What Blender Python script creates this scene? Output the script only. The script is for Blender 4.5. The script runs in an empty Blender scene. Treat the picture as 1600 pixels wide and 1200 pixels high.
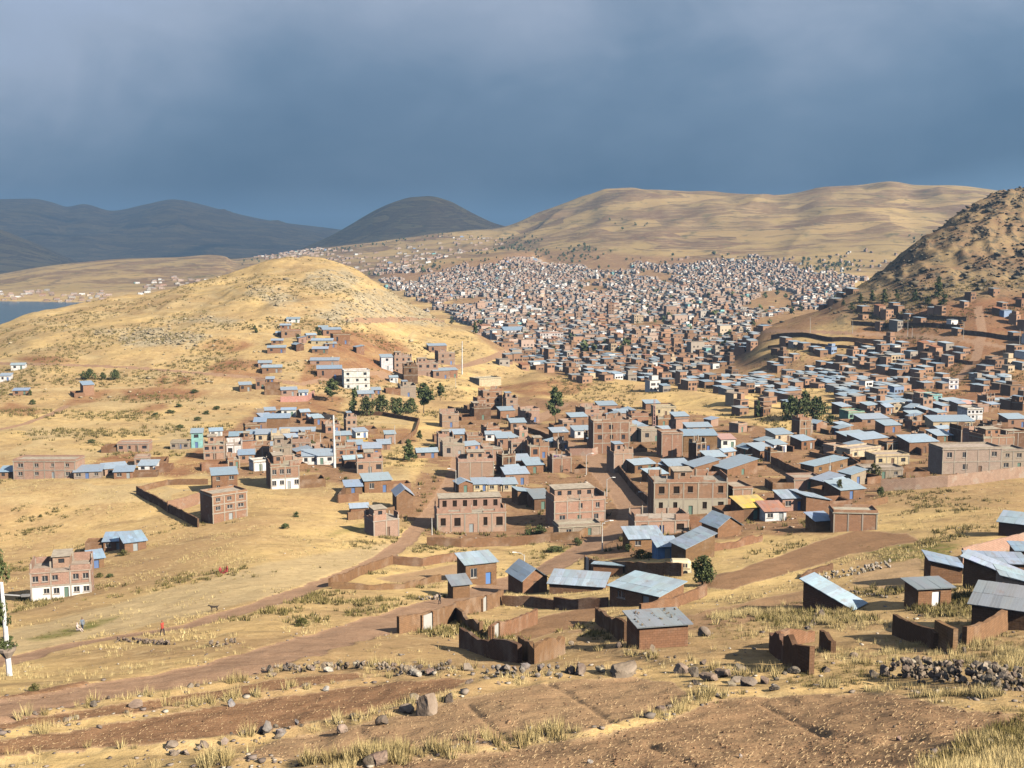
import bpy, math, random
import numpy as np
from mathutils import Vector, Matrix, Euler

random.seed(7)
RNG = np.random.default_rng(11)
R = math.radians
scene = bpy.context.scene
col = scene.collection

# ------------------------------------------------------------------ camera
F = 1797.0                      # focal length in photo pixels (1600 wide)
PITCH = R(6.35)
CZ = 90.0                       # camera height above datum (the lake lies near 0)
cam_d = bpy.data.cameras.new('camera'); cam_d.sensor_width = 36.0
cam_d.lens = 36.0 * F / 1600.0
cam_d.clip_start = 0.5; cam_d.clip_end = 60000.0
cam = bpy.data.objects.new('camera', cam_d); col.objects.link(cam)
cam.location = (0, 0, CZ); cam.rotation_euler = (R(90) - PITCH, 0, 0)
scene.camera = cam

# ------------------------------------------------------------------ light
SUN_EL, SUN_AZ = R(33), R(52)   # azimuth measured from behind the camera (-Y) towards +X
sun_dir = Vector((math.sin(SUN_AZ) * math.cos(SUN_EL), -math.cos(SUN_AZ) * math.cos(SUN_EL), math.sin(SUN_EL)))
sd = bpy.data.lights.new('sun', 'SUN'); sd.energy = 5.0; sd.angle = R(0.53); sd.color = (1.0, 0.90, 0.74)
sun = bpy.data.objects.new('sun', sd); col.objects.link(sun)
sun.rotation_euler = sun_dir.to_track_quat('Z', 'Y').to_euler()
sun.location = (0, -50, 400)

world = bpy.data.worlds.new('World'); scene.world = world; world.use_nodes = True
def build_world():
    nt = world.node_tree; N = nt.nodes; L = nt.links; N.clear()
    out = N.new('ShaderNodeOutputWorld')
    tc = N.new('ShaderNodeTexCoord')
    sky = N.new('ShaderNodeTexSky'); sky.sky_type = 'NISHITA'; sky.sun_disc = False
    sky.sun_elevation = SUN_EL; sky.sun_rotation = math.pi - SUN_AZ; sky.altitude = 3800
    sky.air_density = 1.0; sky.dust_density = 0.6
    bg1 = N.new('ShaderNodeBackground'); bg1.inputs['Strength'].default_value = 0.07
    L.new(sky.outputs[0], bg1.inputs['Color'])
    sep = N.new('ShaderNodeSeparateXYZ'); L.new(tc.outputs['Generated'], sep.inputs[0])
    # storm deck: elevation decides base tone, noise breaks it up
    ns = N.new('ShaderNodeTexNoise'); ns.inputs['Scale'].default_value = 3.4; ns.inputs['Detail'].default_value = 5
    ns.inputs['Roughness'].default_value = 0.5; ns.inputs['Distortion'].default_value = 0.3
    mp = N.new('ShaderNodeMapping'); mp.inputs['Scale'].default_value = (1.0, 1.0, 1.7)
    mp.inputs['Location'].default_value = (1.3, 0.2, 0.4)
    L.new(tc.outputs['Generated'], mp.inputs[0]); L.new(mp.outputs[0], ns.inputs['Vector'])
    # lighter veil of cloud high on the left
    dt = N.new('ShaderNodeVectorMath'); dt.operation = 'DOT_PRODUCT'
    v0 = Vector((-0.50, 0.80, 0.36)).normalized(); dt.inputs[1].default_value = v0
    L.new(tc.outputs['Generated'], dt.inputs[0])
    mr = N.new('ShaderNodeMapRange'); mr.inputs['From Min'].default_value = 0.90; mr.inputs['From Max'].default_value = 1.0
    mr.interpolation_type = 'SMOOTHSTEP'
    mr.inputs['To Max'].default_value = 0.12
    L.new(dt.outputs['Value'], mr.inputs['Value'])
    m1 = N.new('ShaderNodeMath'); m1.operation = 'MULTIPLY_ADD'; m1.inputs[1].default_value = 0.30; m1.inputs[2].default_value = -0.155
    L.new(ns.outputs['Fac'], m1.inputs[0])
    nz = N.new('ShaderNodeTexNoise'); nz.inputs['Scale'].default_value = 9.0; nz.inputs['Detail'].default_value = 8; nz.inputs['Roughness'].default_value = 0.6; nz.inputs['Distortion'].default_value = 0.5
    L.new(mp.outputs[0], nz.inputs['Vector'])
    m0 = N.new('ShaderNodeMath'); m0.operation = 'MULTIPLY_ADD'; m0.inputs[1].default_value = 0.10; L.new(nz.outputs['Fac'], m0.inputs[0]); m4 = N.new('ShaderNodeMath'); m4.operation = 'ADD'; m4.inputs[1].default_value = -0.05
    L.new(sep.outputs['Z'], m0.inputs[2]); L.new(m0.outputs[0], m4.inputs[0])
    m2 = N.new('ShaderNodeMath'); m2.operation = 'ADD'; L.new(m4.outputs[0], m2.inputs[0]); L.new(m1.outputs[0], m2.inputs[1])
    m3 = N.new('ShaderNodeMath'); m3.operation = 'ADD'; L.new(m2.outputs[0], m3.inputs[0]); L.new(mr.outputs[0], m3.inputs[1])
    cr = N.new('ShaderNodeValToRGB'); e = cr.color_ramp.elements
    e[0].position = 0.0; e[0].color = (0.027, 0.050, 0.088, 1)
    e[1].position = 1.0; e[1].color = (0.13, 0.165, 0.225, 1)
    for p, c in ((0.06, (0.035, 0.062, 0.105, 1)), (0.13, (0.082, 0.115, 0.166, 1)), (0.22, (0.200, 0.224, 0.280, 1)), (0.36, (0.265, 0.305, 0.41, 1))):
        q = e.new(p); q.color = c
    L.new(m3.outputs[0], cr.inputs[0])
    bg2 = N.new('ShaderNodeBackground'); L.new(cr.outputs[0], bg2.inputs['Color']); bg2.inputs['Strength'].default_value = 1.0
    mix = N.new('ShaderNodeMixShader'); mix.inputs[0].default_value = 0.93
    L.new(bg1.outputs[0], mix.inputs[1]); L.new(bg2.outputs[0], mix.inputs[2]); L.new(mix.outputs[0], out.inputs['Surface'])
build_world()

vs = scene.view_settings; vs.view_transform = 'Standard'; vs.look = 'None'; vs.gamma = 1.0; vs.use_curve_mapping = False
vs.exposure = 0.92
scene.cycles.volume_bounces = 0
scene.cycles.max_bounces = 5; scene.cycles.diffuse_bounces = 0; scene.cycles.glossy_bounces = 2
scene.cycles.transparent_max_bounces = 6

# ------------------------------------------------------------------ helpers: projection and noise
CP, SP = math.cos(PITCH), math.sin(PITCH)
def ray(u, v):
    a = (u - 800.0) / F; b = (v - 600.0) / F
    ry = CP - b * SP; rz = -SP - b * CP
    return a / ry, rz / ry          # s = x/y, t = z/y (relative to camera)
def project(x, y, zr):
    dep = y * CP - zr * SP
    up = y * SP + zr * CP
    return 800 + F * x / dep, 600 - F * up / dep

def vnoise(x, y, seed=0):
    xi = np.floor(x).astype(np.int64); yi = np.floor(y).astype(np.int64)
    xf = x - xi; yf = y - yi
    xf = xf * xf * xf * (xf * (xf * 6 - 15) + 10); yf = yf * yf * yf * (yf * (yf * 6 - 15) + 10)
    def h(a, b):
        n = (a * 374761393 + b * 668265263 + seed * 1274126177) & 0xFFFFFFFF
        n = ((n ^ (n >> 13)) * 1274126177) & 0xFFFFFFFF
        return ((n ^ (n >> 16)) & 0xFFFF) / 32767.5 - 1.0
    return (h(xi, yi) * (1 - xf) + h(xi + 1, yi) * xf) * (1 - yf) + (h(xi, yi + 1) * (1 - xf) + h(xi + 1, yi + 1) * xf) * yf
def sstep(a, b, x):
    t = np.clip((x - a) / (b - a), 0, 1); return t * t * (3 - 2 * t)

# ------------------------------------------------------------------ terrain height field (relative to the camera)
def pchip(xk, yk, x):
    xk = np.asarray(xk, float); yk = np.asarray(yk, float)
    h = np.diff(xk); dl = np.diff(yk) / h; m = np.zeros(len(xk))
    for i in range(1, len(xk) - 1):
        if dl[i - 1] * dl[i] > 0:
            w1 = 2 * h[i] + h[i - 1]; w2 = h[i] + 2 * h[i - 1]
            m[i] = (w1 + w2) / (w1 / dl[i - 1] + w2 / dl[i])
    m[0] = dl[0]; m[-1] = dl[-1]
    x = np.clip(x, xk[0], xk[-1]); k = np.clip(np.searchsorted(xk, x) - 1, 0, len(xk) - 2)
    t = (x - xk[k]) / h[k]; t2 = t * t; t3 = t2 * t
    return (2*t3-3*t2+1)*yk[k] + (t3-2*t2+t)*h[k]*m[k] + (-2*t3+3*t2)*yk[k+1] + (t3-t2)*h[k]*m[k+1]

LAKE = -88.0
COLS = [   # photo column, [(forward distance, photo row)], [(distance, height)]
 (-700, [(60,1200),(85,1110),(110,1050),(150,985),(200,930),(270,860),(340,790)], [(3,-3),(15,-9),(30,-16),(480,-72),(700,-76),(1000,-90),(1400,-96),(2100,-96),(2300,-84),(30000,-80)]),
 (0,    [(50,1215),(75,1105),(100,1050),(145,990),(200,933),(270,850),(330,748),(450,655)], [(3,-2.5),(15,-9),(30,-16),(620,-68),(900,-84),(1250,-98),(2100,-98),(2330,-84),(2700,-78),(30000,-70)]),
 (400,  [(50,1200),(70,1105),(88,1052),(112,1002),(150,950),(190,900),(235,850),(275,800),(320,752),(385,702),(470,655)], [(3,-2.5),(15,-9),(30,-15.5),(620,-70),(900,-80),(1300,-86),(2300,-74),(3000,-40),(4000,-10),(30000,0)]),
 (800,  [(45,1200),(60,1122),(80,1056),(122,1003),(160,950),(200,906),(240,860),(275,818),(325,758),(400,701),(500,650),(600,616),(800,575),(1000,545)], [(3,-2.5),(15,-8.5),(30,-15),(1450,-82),(1800,-66),(2300,-45),(2700,-22),(3400,0),(30000,20)]),
 (1200, [(38,1200),(58,1105),(74,1051),(105,1001),(135,950),(165,901),(205,851),(255,801),(310,751),(380,701),(480,651),(620,603)], [(3,-2.2),(15,-8),(25,-12.5),(800,-73),(1000,-72),(1300,-65),(1700,-54),(2200,-40),(2700,-20),(3400,0),(30000,20)]),
 (1600, [(30,1200),(46,1105),(68,1045),(100,990),(125,930),(152,880),(200,822),(290,751),(370,701),(480,641),(590,600)], [(3,-2),(15,-7.5),(800,-66),(1100,-64),(1700,-50),(2300,-30),(3400,10),(30000,20)]),
 (2300, [(30,1150),(50,1060),(80,980),(130,900),(200,810),(300,740),(480,640)], [(3,-1.5),(15,-6),(700,-60),(1100,-55),(1700,-40),(2300,-20),(3400,10),(30000,20)]),
]
def v2z(y, v): return ray(800, v)[1] * y
_cs = np.array([(c[0] - 800) / F for c in COLS])
_ck = []
for c in COLS:
    pts = sorted([(y, v2z(y, v)) for y, v in c[1]] + [(y, z) for y, z in c[2]])
    _ck.append(([math.log(p[0]) for p in pts], [p[1] for p in pts]))

S_AX = np.concatenate([-np.linspace(0.85, 0.535, 22), np.linspace(-0.52, 0.52, 620), np.linspace(0.535, 0.85, 22)])
Y_AX = np.concatenate([np.geomspace(3, 29, 22), np.linspace(30, 128, 215), np.geomspace(129, 398, 225), np.geomspace(400, 1190, 210),
                       np.geomspace(1200, 2480, 90), np.geomspace(2500, 4900, 105), np.geomspace(5000, 24000, 85)])
NS, NY = len(S_AX), len(Y_AX)
SG, YG = np.meshgrid(S_AX, Y_AX)            # rows = distance
XG = SG * YG
def base_z(S, Y):
    ly = np.log(Y)
    zc = np.stack([pchip(k[0], k[1], ly) for k in _ck])
    i = np.clip(np.searchsorted(_cs, S) - 1, 0, len(_cs) - 2)
    t = np.clip((S - _cs[i]) / (_cs[i + 1] - _cs[i]), 0, 1); t = t * t * (3 - 2 * t) * 0.5 + t * 0.5
    a = np.take_along_axis(zc, i[None], 0)[0]; b = np.take_along_axis(zc, (i + 1)[None], 0)[0]
    return a * (1 - t) + b * t

def hill(S, Y, sky, crest, foot, back, zfoot, zback, power=1.25, fade=None):
    us = [p[0] for p in sky]
    ss = np.array([ray(u, v)[0] for u, v in sky]); tt = np.array([ray(u, v)[1] for u, v in sky])
    o = np.argsort(ss)
    t = pchip(ss[o], tt[o], S)
    def iv(tab): return pchip([(u - 800) / F for u, _ in tab], [q for _, q in tab], S) if isinstance(tab, list) else np.full_like(S, float(tab))
    yc, yf, yb = iv(crest), iv(foot), iv(back)
    zf, zb = np.minimum(iv(zfoot), ZB - 4), np.minimum(iv(zback), ZB - 4)
    zc = t * yc
    x = np.clip((Y - yf) / (yc - yf), 0, 1)
    g = np.sin(x * math.pi / 2) ** power
    zfront = zf + (zc - zf) * g
    xb = np.clip((Y - yc) / (yb - yc), 0, 1)
    zbk = zc + (zb - zc) * (xb * xb * (3 - 2 * xb))
    z = np.where(Y < yc, zfront, zbk)
    z = z - 3500 * np.maximum(0, np.maximum(ss.min() - S, S - ss.max())) * (Y / 1500)
    z = np.where((Y < yf) | (Y > yb), np.minimum(z, -1e4), z)
    return z
def smax(a, b, k):
    h = np.clip(0.5 + 0.5 * (b - a) / k, 0, 1)
    r = a + (b - a) * h + k * h * (1 - h)
    return np.where(b < -5000, a, r)

HILLS = [
 ('near_hill', dict(sky=[(-700,600),(-300,560),(-60,532),(0,511),(60,491),(150,476),(250,456),(330,438),(395,419),(440,409),(480,406),(515,409),(555,423),(600,451),(650,482),(700,507),(745,525),(800,556),(850,600)],
      crest=[(-60,790),(0,800),(250,880),(470,930),(620,900),(760,760),(850,700)], foot=[(0,430),(250,440),(470,470),(620,520),(760,600)], back=[(0,1250),(470,1400),(760,1000)], zfoot=[(-400,-72),(0,-66),(400,-68),(800,-76)], zback=-95, power=1.3), 6.0),
 ('knoll', dict(sky=[(690,640),(760,607),(800,592),(860,584),(920,590),(1000,605),(1100,620),(1200,640),(1280,668),(1350,700)],
      crest=[(700,640),(860,650),(1000,600),(1200,490),(1300,440)], foot=[(700,560),(860,570),(1000,530),(1200,440),(1300,400)], back=[(700,760),(860,800),(1000,720),(1200,580)], zfoot=-75, zback=-80, power=1.0), 3.0),
 ('rocky_hill', dict(sky=[(1080,600),(1150,552),(1195,516),(1240,500),(1290,482),(1320,462),(1380,423),(1420,393),(1450,370),(1490,343),(1520,325),(1560,306),(1600,300),(1680,285),(1800,275),(2000,285),(2400,330)],
      crest=[(1100,800),(1250,800),(1400,900),(1600,1080),(1900,1200)], foot=[(1100,700),(1250,640),(1400,610),(1600,560),(1900,500)], back=[(1100,1000),(1400,1250),(1600,1600)], zfoot=[(1100,-80),(1400,-70),(1700,-66)], zback=-75, power=1.45), 5.0),
 ('orange_hill', dict(sky=[(500,460),(560,430),(620,412),(680,402),(740,393),(790,389),(825,393),(860,412),(900,430)],
      crest=2900, foot=2450, back=3500, zfoot=-50, zback=-30, power=1.0), 8.0),
 ('peninsula_hill', dict(sky=[(-700,470),(-300,448),(-50,436),(0,428),(60,417),(120,410),(200,404),(270,402),(330,398),(350,400),(370,411),(420,424),(480,440)],
      crest=3600, foot=[(-300,2500),(0,2600),(200,2450),(400,2500)], back=4700, zfoot=-84, zback=-70, power=1.15), 6.0),
 ('shoulder_hill', dict(sky=[(300,425),(380,405),(440,396),(520,385),(600,376),(680,366),(760,360),(800,366),(860,380),(950,400)],
      crest=4300, foot=3000, back=5200, zfoot=-35, zback=-20, power=0.9), 12.0),
 ('ridge', dict(sky=[(560,420),(660,395),(730,372),(770,360),(800,351),(850,331),(890,316),(925,305),(950,298),(985,296),(1010,299),(1060,301),(1120,304),(1200,309),(1240,305),(1295,295),(1340,293),(1390,288),(1430,293),(1480,294),(1530,297),(1580,301),(1700,300),(2000,290),(2400,300)],
      crest=[(700,4300),(950,4100),(1400,4000),(1700,3700)], foot=[(700,2900),(950,2400),(1400,2100),(1700,2000)], back=7000, zfoot=[(700,-30),(1000,-42),(1400,-46),(1800,-30)], zback=-30, power=1.5), 14.0),
 ('cone_hill', dict(sky=[(330,415),(400,404),(450,394),(500,376),(550,350),(585,331),(620,315),(645,309),(670,308),(700,315),(740,334),(780,351),(830,362),(900,380)],
      crest=5600, foot=4300, back=7600, zfoot=0, zback=-40, power=1.05), 10.0),
 ('left_hill', dict(sky=[(-700,290),(-300,310),(-60,345),(0,359),(40,374),(85,393),(125,410),(170,428),(210,445)],
      crest=6800, foot=4800, back=8000, zfoot=-80, zback=-70, power=1.0), 15.0),
 ('mountain', dict(sky=[(-700,300),(-200,322),(-60,316),(0,314),(50,313),(80,318),(105,325),(130,321),(175,331),(230,321),(270,314),(300,319),(340,328),(400,342),(450,350),(520,358),(570,366),(640,385),(800,410),(2400,415)],
      crest=13500, foot=8500, back=19000, zfoot=-60, zback=-60, power=0.9), 30.0),
]
def relief(X, Y, D):
    """unevenness of the ground at every scale the mesh can carry"""
    z = np.zeros_like(X)
    near = 1 - sstep(150, 320, D)
    z += 0.10 * vnoise(X / 1.1, Y / 1.1, 1) * (1 - sstep(60, 130, D))
    z += 0.16 * vnoise(X / 3.7, Y / 3.7, 2) * near
    z += 0.30 * vnoise(X / 12, Y / 12, 3) * (1 - sstep(300, 700, D))
    mid = sstep(350, 600, D)
    z += mid * (1.3 * vnoise(X / 33, Y / 33, 4) + 0.6 * vnoise(X / 14, Y / 14, 14)) * (1 - sstep(1300, 2000, D))
    return z

Z = base_z(SG, YG)
ZB = Z.copy()
OWNER = np.zeros(Z.shape, np.int32)
for i, (nm, kw, k) in enumerate(HILLS):
    zh = hill(SG, YG, **kw)
    up = sstep(0, 1, np.clip((zh - ZB) / 60.0, 0, 1))
    # gullies and spurs grow with the height of the hill
    if nm == 'near_hill': zh = zh + up * (2.6 * vnoise(XG / 45, YG / 60, 21) + 1.4 * vnoise(XG / 20, YG / 20, 22) + 0.9 * vnoise(XG / 8, YG / 9, 23))
    elif nm == 'rocky_hill':
        rid = 1 - np.abs(vnoise(XG / 26 + YG / 60, YG / 40, 24)); rid2 = 1 - np.abs(vnoise(XG / 10, YG / 14, 25))
        kk = sstep(-45, 5, zh)
        zh = zh + kk * (6 * (rid - 0.6) + 3 * (rid2 - 0.6) + 1.4 * vnoise(XG / 4.5, YG / 6, 26))
    elif nm in ('ridge', 'shoulder_hill', 'orange_hill', 'peninsula_hill', 'cone_hill'):
        rid = np.abs(vnoise(XG / 420 + YG / 1300, YG / 900, 31)); rid2 = np.abs(vnoise(XG / 170 - YG / 500, YG / 330, 32))
        dcr = 1 - sstep(0.75, 1.0, np.clip((zh - ZB) / (np.max(zh, axis=0)[None] - ZB + 1), 0, 1)) * 0.85
        zh = zh + np.clip((zh - ZB) / 90, 0, 1) * dcr * (-40 * (rid - 0.35) - 20 * (rid2 - 0.3) + 7 * vnoise(XG / 70, YG / 110, 33))
    elif nm in ('mountain', 'left_hill'):
        rid = np.abs(vnoise(XG / 1300, YG / 2600, 34)); rid2 = np.abs(vnoise(XG / 520, YG / 900, 35))
        zh = zh + np.clip((zh - ZB) / 250, 0, 1) * (-110 * (rid - 0.3) - 55 * (rid2 - 0.3)) * (1 - sstep(0.8, 1, np.clip((zh - ZB) / (np.max(zh, axis=0)[None] - ZB + 1), 0, 1)))
    OWNER = np.where(zh > Z, i + 1, OWNER)
    Z = smax(Z, zh, k)
DG = np.hypot(XG, YG)
Z = Z + relief(XG, YG, DG)

_iS = np.arange(NS); _iY = np.arange(NY)
def height(x, y):
    """terrain height (relative to the camera) at a world point"""
    s = x / y
    a = np.interp(s, S_AX, _iS); b = np.interp(y, Y_AX, _iY)
    i = min(int(a), NS - 2); j = min(int(b), NY - 2); fa = a - i; fb = b - j
    return (Z[j, i] * (1 - fa) + Z[j, i + 1] * fa) * (1 - fb) + (Z[j + 1, i] * (1 - fa) + Z[j + 1, i + 1] * fa) * fb
def heights(x, y):
    s = x / y
    a = np.interp(s, S_AX, _iS); b = np.interp(y, Y_AX, _iY)
    i = np.minimum(a.astype(int), NS - 2); j = np.minimum(b.astype(int), NY - 2); fa = a - i; fb = b - j
    return (Z[j, i] * (1 - fa) + Z[j, i + 1] * fa) * (1 - fb) + (Z[j + 1, i] * (1 - fa) + Z[j + 1, i + 1] * fa) * fb
def P(u, v, ymin=12.0):
    """ground point seen at photo pixel (u, v): x, y, z (relative height)"""
    s, t = ray(u, v)
    a = np.interp(s, S_AX, _iS); i = min(int(a), NS - 2); fa = a - i
    zc = Z[:, i] * (1 - fa) + Z[:, i + 1] * fa
    d = zc - t * Y_AX
    j0 = int(np.searchsorted(Y_AX, ymin))
    hit = np.nonzero(d[j0:] >= 0)[0]
    if len(hit) == 0:
        j = NY - 1; y = Y_AX[j]
        return s * y, y, zc[j]
    j = j0 + hit[0]
    if j == 0: return s * Y_AX[0], Y_AX[0], zc[0]
    y = Y_AX[j - 1] + (Y_AX[j] - Y_AX[j - 1]) * (-d[j - 1] / (d[j] - d[j - 1] + 1e-9)) if d[j - 1] < 0 else Y_AX[j]
    return s * y, y, float(np.interp(y, Y_AX, zc))
def mpp(p):   # metres per photo pixel at a point
    return (p[1] * CP - p[2] * SP) / F

# field banks: low ridges of earth between the plots
def poly_world(pts, step=6.0):
    out = []
    for (u0, v0), (u1, v1) in zip(pts[:-1], pts[1:]):
        n = max(2, int(math.hypot(u1 - u0, v1 - v0) / step))
        for k in range(n): out.append(P(u0 + (u1 - u0) * k / n, v0 + (v1 - v0) * k / n)[:2])
    out.append(P(*pts[-1])[:2])
    return np.array(out)
def dist_to(pl, X, Y, limit):
    """distance of every grid point to a polyline, computed near it only"""
    D = np.full(X.shape, 1e9)
    m = (X > pl[:, 0].min() - limit) & (X < pl[:, 0].max() + limit) & (Y > pl[:, 1].min() - limit) & (Y < pl[:, 1].max() + limit)
    xs, ys = X[m], Y[m]; d = np.full(xs.shape, 1e9)
    for a, b in zip(pl[:-1], pl[1:]):
        ab = b - a; l2 = ab @ ab + 1e-9
        mm = (xs > min(a[0], b[0]) - limit) & (xs < max(a[0], b[0]) + limit) & (ys > min(a[1], b[1]) - limit) & (ys < max(a[1], b[1]) + limit)
        if not mm.any(): continue
        t = np.clip(((xs[mm] - a[0]) * ab[0] + (ys[mm] - a[1]) * ab[1]) / l2, 0, 1)
        d[mm] = np.minimum(d[mm], np.hypot(xs[mm] - a[0] - t * ab[0], ys[mm] - a[1] - t * ab[1]))
    D[m] = d
    return D

BANKS = [
 [(-20,1188),(180,1172),(330,1162),(420,1148),(560,1128),(640,1108),(700,1086),(800,1062),(900,1052),(985,1050)],
 [(-20,1152),(200,1121),(420,1086),(600,1062),(700,1052)],
 [(-20,1124),(200,1096),(380,1066),(500,1047),(640,1040),(720,1046)],
 [(350,1192),(560,1192),(800,1164),(960,1140),(1060,1112),(1110,1086),(1260,1080),(1340,1072)],
 [(880,1012),(980,1018),(1060,1040),(1180,1060),(1260,1052)],
]
bank_w = [poly_world(b) for b in BANKS]
for bw in bank_w:
    d = dist_to(bw, XG, YG, 4)
    Z += 0.30 * np.exp(-(d / 1.0) ** 2)

# roads: digitised centre lines and width in metres
ROADS = [
 ('dirt_road', [(-60,1122),(0,1107),(200,1075),(350,1042),(500,1002),(620,966),(750,926),(850,890),(905,862),(950,835),(985,812),(992,798),(975,772),(950,745),(925,712)], 7.6, 'wide pale dirt road running from the foreground up into the village'),
 ('dirt_track', [(-40,1043),(0,1034),(120,1005),(300,976),(430,937),(520,906),(590,876),(635,845),(655,822),(690,778),(712,735),(716,715)], 4.2, 'reddish dirt track slanting past the dry grass field'),
 ('hill_road', [(-40,567),(100,570),(200,574),(300,582),(400,590),(470,600),(520,590),(600,582)], 4.0, 'earth road across the left hillside'),
 ('red_road', [(600,590),(680,580),(740,568),(790,552),(825,546)], 7.0, 'red earth road over the saddle'),
 ('village_street', [(925,712),(900,700),(850,678),(822,668),(850,650),(866,640),(880,632)], 6.0, 'bare village street climbing past the lone tree'),
 ('path', [(-20,676),(40,662),(85,645),(105,634)], 3.0, 'footpath on the left slope'),
 ('terrace_road', [(1195,517),(1260,518),(1330,521),(1420,525),(1500,530),(1600,548)], 5.0, 'level road cut along the foot of the rocky hill'),
 ('hillside_track', [(545,501),(600,500),(650,498),(692,501)], 5.0, 'pale track cut across the brow of the left hill'),
 ('slope_street', [(1475,612),(1500,590),(1525,560),(1535,520),(1528,480)], 5.0, 'straight street climbing the rocky hill'),
]
FURROWS = [[(855,1068),(880,1080),(920,1105),(958,1130)],[(1012,1164),(1050,1180),(1105,1204)],[(730,1100),(760,1128),(800,1162)],[(1190,1100),(1250,1132),(1290,1150),(1350,1160)],[(560,1140),(590,1165),(610,1185)],[(1380,1160),(1450,1152),(1540,1130)],[(620,1180),(640,1205),(650,1220)]]
furrow = np.zeros(Z.shape)
for fu in FURROWS: furrow = np.maximum(furrow, np.exp(-(dist_to(poly_world(fu), XG, YG, 3) / .20) ** 2))
Z -= .11 * furrow
road_mask = np.zeros(Z.shape); road_id = np.zeros(Z.shape, np.int32); ROADW = []
for i, (nm, pts, w, lb) in enumerate(ROADS):
    pl = poly_world(pts); ROADW.append(pl)
    d = dist_to(pl, XG, YG, w + 3) + 0.30 * vnoise(XG / 2.3, YG / 2.3, 60 + i)
    soft = 0.3 + pl[:, 1].mean() * 0.0012
    m = 1 - sstep(w / 2 - soft, w / 2 + soft, d)
    road_mask = np.maximum(road_mask, m); road_id = np.where(m > 0.5, i + 1, road_id)
    if pl[:, 1].mean() < 320:
        Z -= 0.18 * m
UG, VG = project(XG, YG, Z)

def in_poly(poly, U, V):
    c = np.zeros(U.shape, bool); n = len(poly)
    for i in range(n):
        x0, y0 = poly[i]; x1, y1 = poly[(i + 1) % n]
        if y0 == y1: continue
        t = (V - y0) / (y1 - y0)
        c ^= ((y0 > V) != (y1 > V)) & (U < x0 + t * (x1 - x0))
    return c
# visible ground only: running maximum of the line of sight
TG = Z / YG
VIS = TG >= np.maximum.accumulate(TG, axis=0) - 1e-4 - 0.0015
WU = UG + 5 * vnoise(XG / (0.02 * YG), YG / (0.05 * YG), 71); WV = VG + 2.0 * vnoise(XG / (0.02 * YG) + 9, np.log(YG) * 30, 72)
def region(polys, ymin=0, ymax=1e9):
    m = np.zeros(Z.shape, bool)
    for p in polys: m |= in_poly(p, WU, WV)
    return m & VIS & (YG > ymin) & (YG < ymax)
FIELDS = [
 ('ploughed_field', [(470,1300),(560,1197),(800,1169),(960,1145),(1070,1116),(1120,1092),(1260,1086),(1390,1082),(1500,1108),(1640,1122),(1560,1150),(1440,1182),(1400,1300)], 0.8, 'stubble strewn ploughed field filling the bottom right corner'),
 ('ploughed_field', [(360,1188),(440,1155),(640,1116),(720,1090),(860,1066),(985,1056),(1050,1066),(1090,1090),(1050,1108),(950,1136),(800,1160),(560,1188)], 0.75, 'pale brown fallow field above the bottom field'),
 ('ploughed_field', [(-60,1165),(200,1128),(400,1093),(600,1068),(700,1058),(745,1060),(690,1082),(620,1104),(420,1143),(200,1166),(-60,1186)], 1.0, 'dark ploughed strip with stones along its edge'),
 ('ploughed_field', [(-60,1135),(150,1106),(380,1072),(480,1055),(560,1052),(580,1058),(420,1081),(200,1116),(-60,1148)], 1.0, 'narrow ploughed strip below the dirt road'),
 ('ploughed_field', [(-60,1100),(60,1078),(135,1062),(160,1070),(70,1095),(-60,1116)], 1.0, 'small ploughed patch at the left edge'),
 ('ploughed_field', [(1085,912),(1160,885),(1290,842),(1340,828),(1420,832),(1440,846),(1330,866),(1220,900),(1140,922)], 0.9, 'brown fallow field beyond the round tree'),
 ('ploughed_field', [(870,988),(960,972),(1090,958),(1180,935),(1260,920),(1258,950),(1150,975),(1090,985)], 0.8, 'bare earth behind the adobe hut'),
 ('ploughed_field', [(770,985),(850,962),(930,945),(955,955),(915,975),(820,1000)], 0.9, 'bare plot inside the low adobe walls'),
 ('ploughed_field', [(580,905),(650,893),(720,880),(722,905),(650,915)], 0.7, 'earth plot inside the roadside wall'),
 ('ploughed_field', [(1330,896),(1400,880),(1440,870),(1440,905),(1380,920),(1330,915)], 0.5, 'stony plot behind the pale stone wall'),
]
field = np.zeros(Z.shape); field_id = np.zeros(Z.shape, np.int32)
for i, (nm, p, a, lb) in enumerate(FIELDS):
    m = region([p], 0, 330); field[m] = a; field_id[m] = i + 1
    if a == 1.0: Z += np.where(m, 0.035 * np.sin((XG * 0.35 + YG * 0.94) * 2 * math.pi / 0.9), 0)
red = region([[(242,604),(256,585),(266,585),(257,604)],[(266,604),(283,587),(299,588),(291,604)],[(96,632),(140,611),(182,609),(150,629),(112,634)],
   [(205,641),(258,631),(268,638),(215,645)],[(112,745),(165,714),(235,704),(205,725),(140,746)],[(240,742),(310,700),(345,712),(330,738),(280,745)],
   [(465,600),(480,560),(540,515),(600,525),(640,575),(600,600),(540,600)],[(595,541),(620,533),(642,551),(605,553)],[(-5,640),(20,630),(70,642),(40,652)],[(770,604),(860,592),(930,600),(900,614),(820,622)],
   [(320,575),(350,560),(420,565),(420,592),(330,588)],[(420,625),(470,615),(540,620),(530,650),(430,652)],[(520,690),(560,670),(640,668),(650,690),(560,705)],[(700,690),(640,720),(600,735),(640,715)],
   [(1330,520),(1450,476),(1600,460),(1600,640),(1420,640),(1340,560)],[(180,610),(260,606),(330,612),(300,622),(200,624)],[(20,560),(90,556),(140,562),(60,570)],[(300,540),(350,530),(400,540),(360,552)]], 300, 1300).astype(float)
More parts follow.
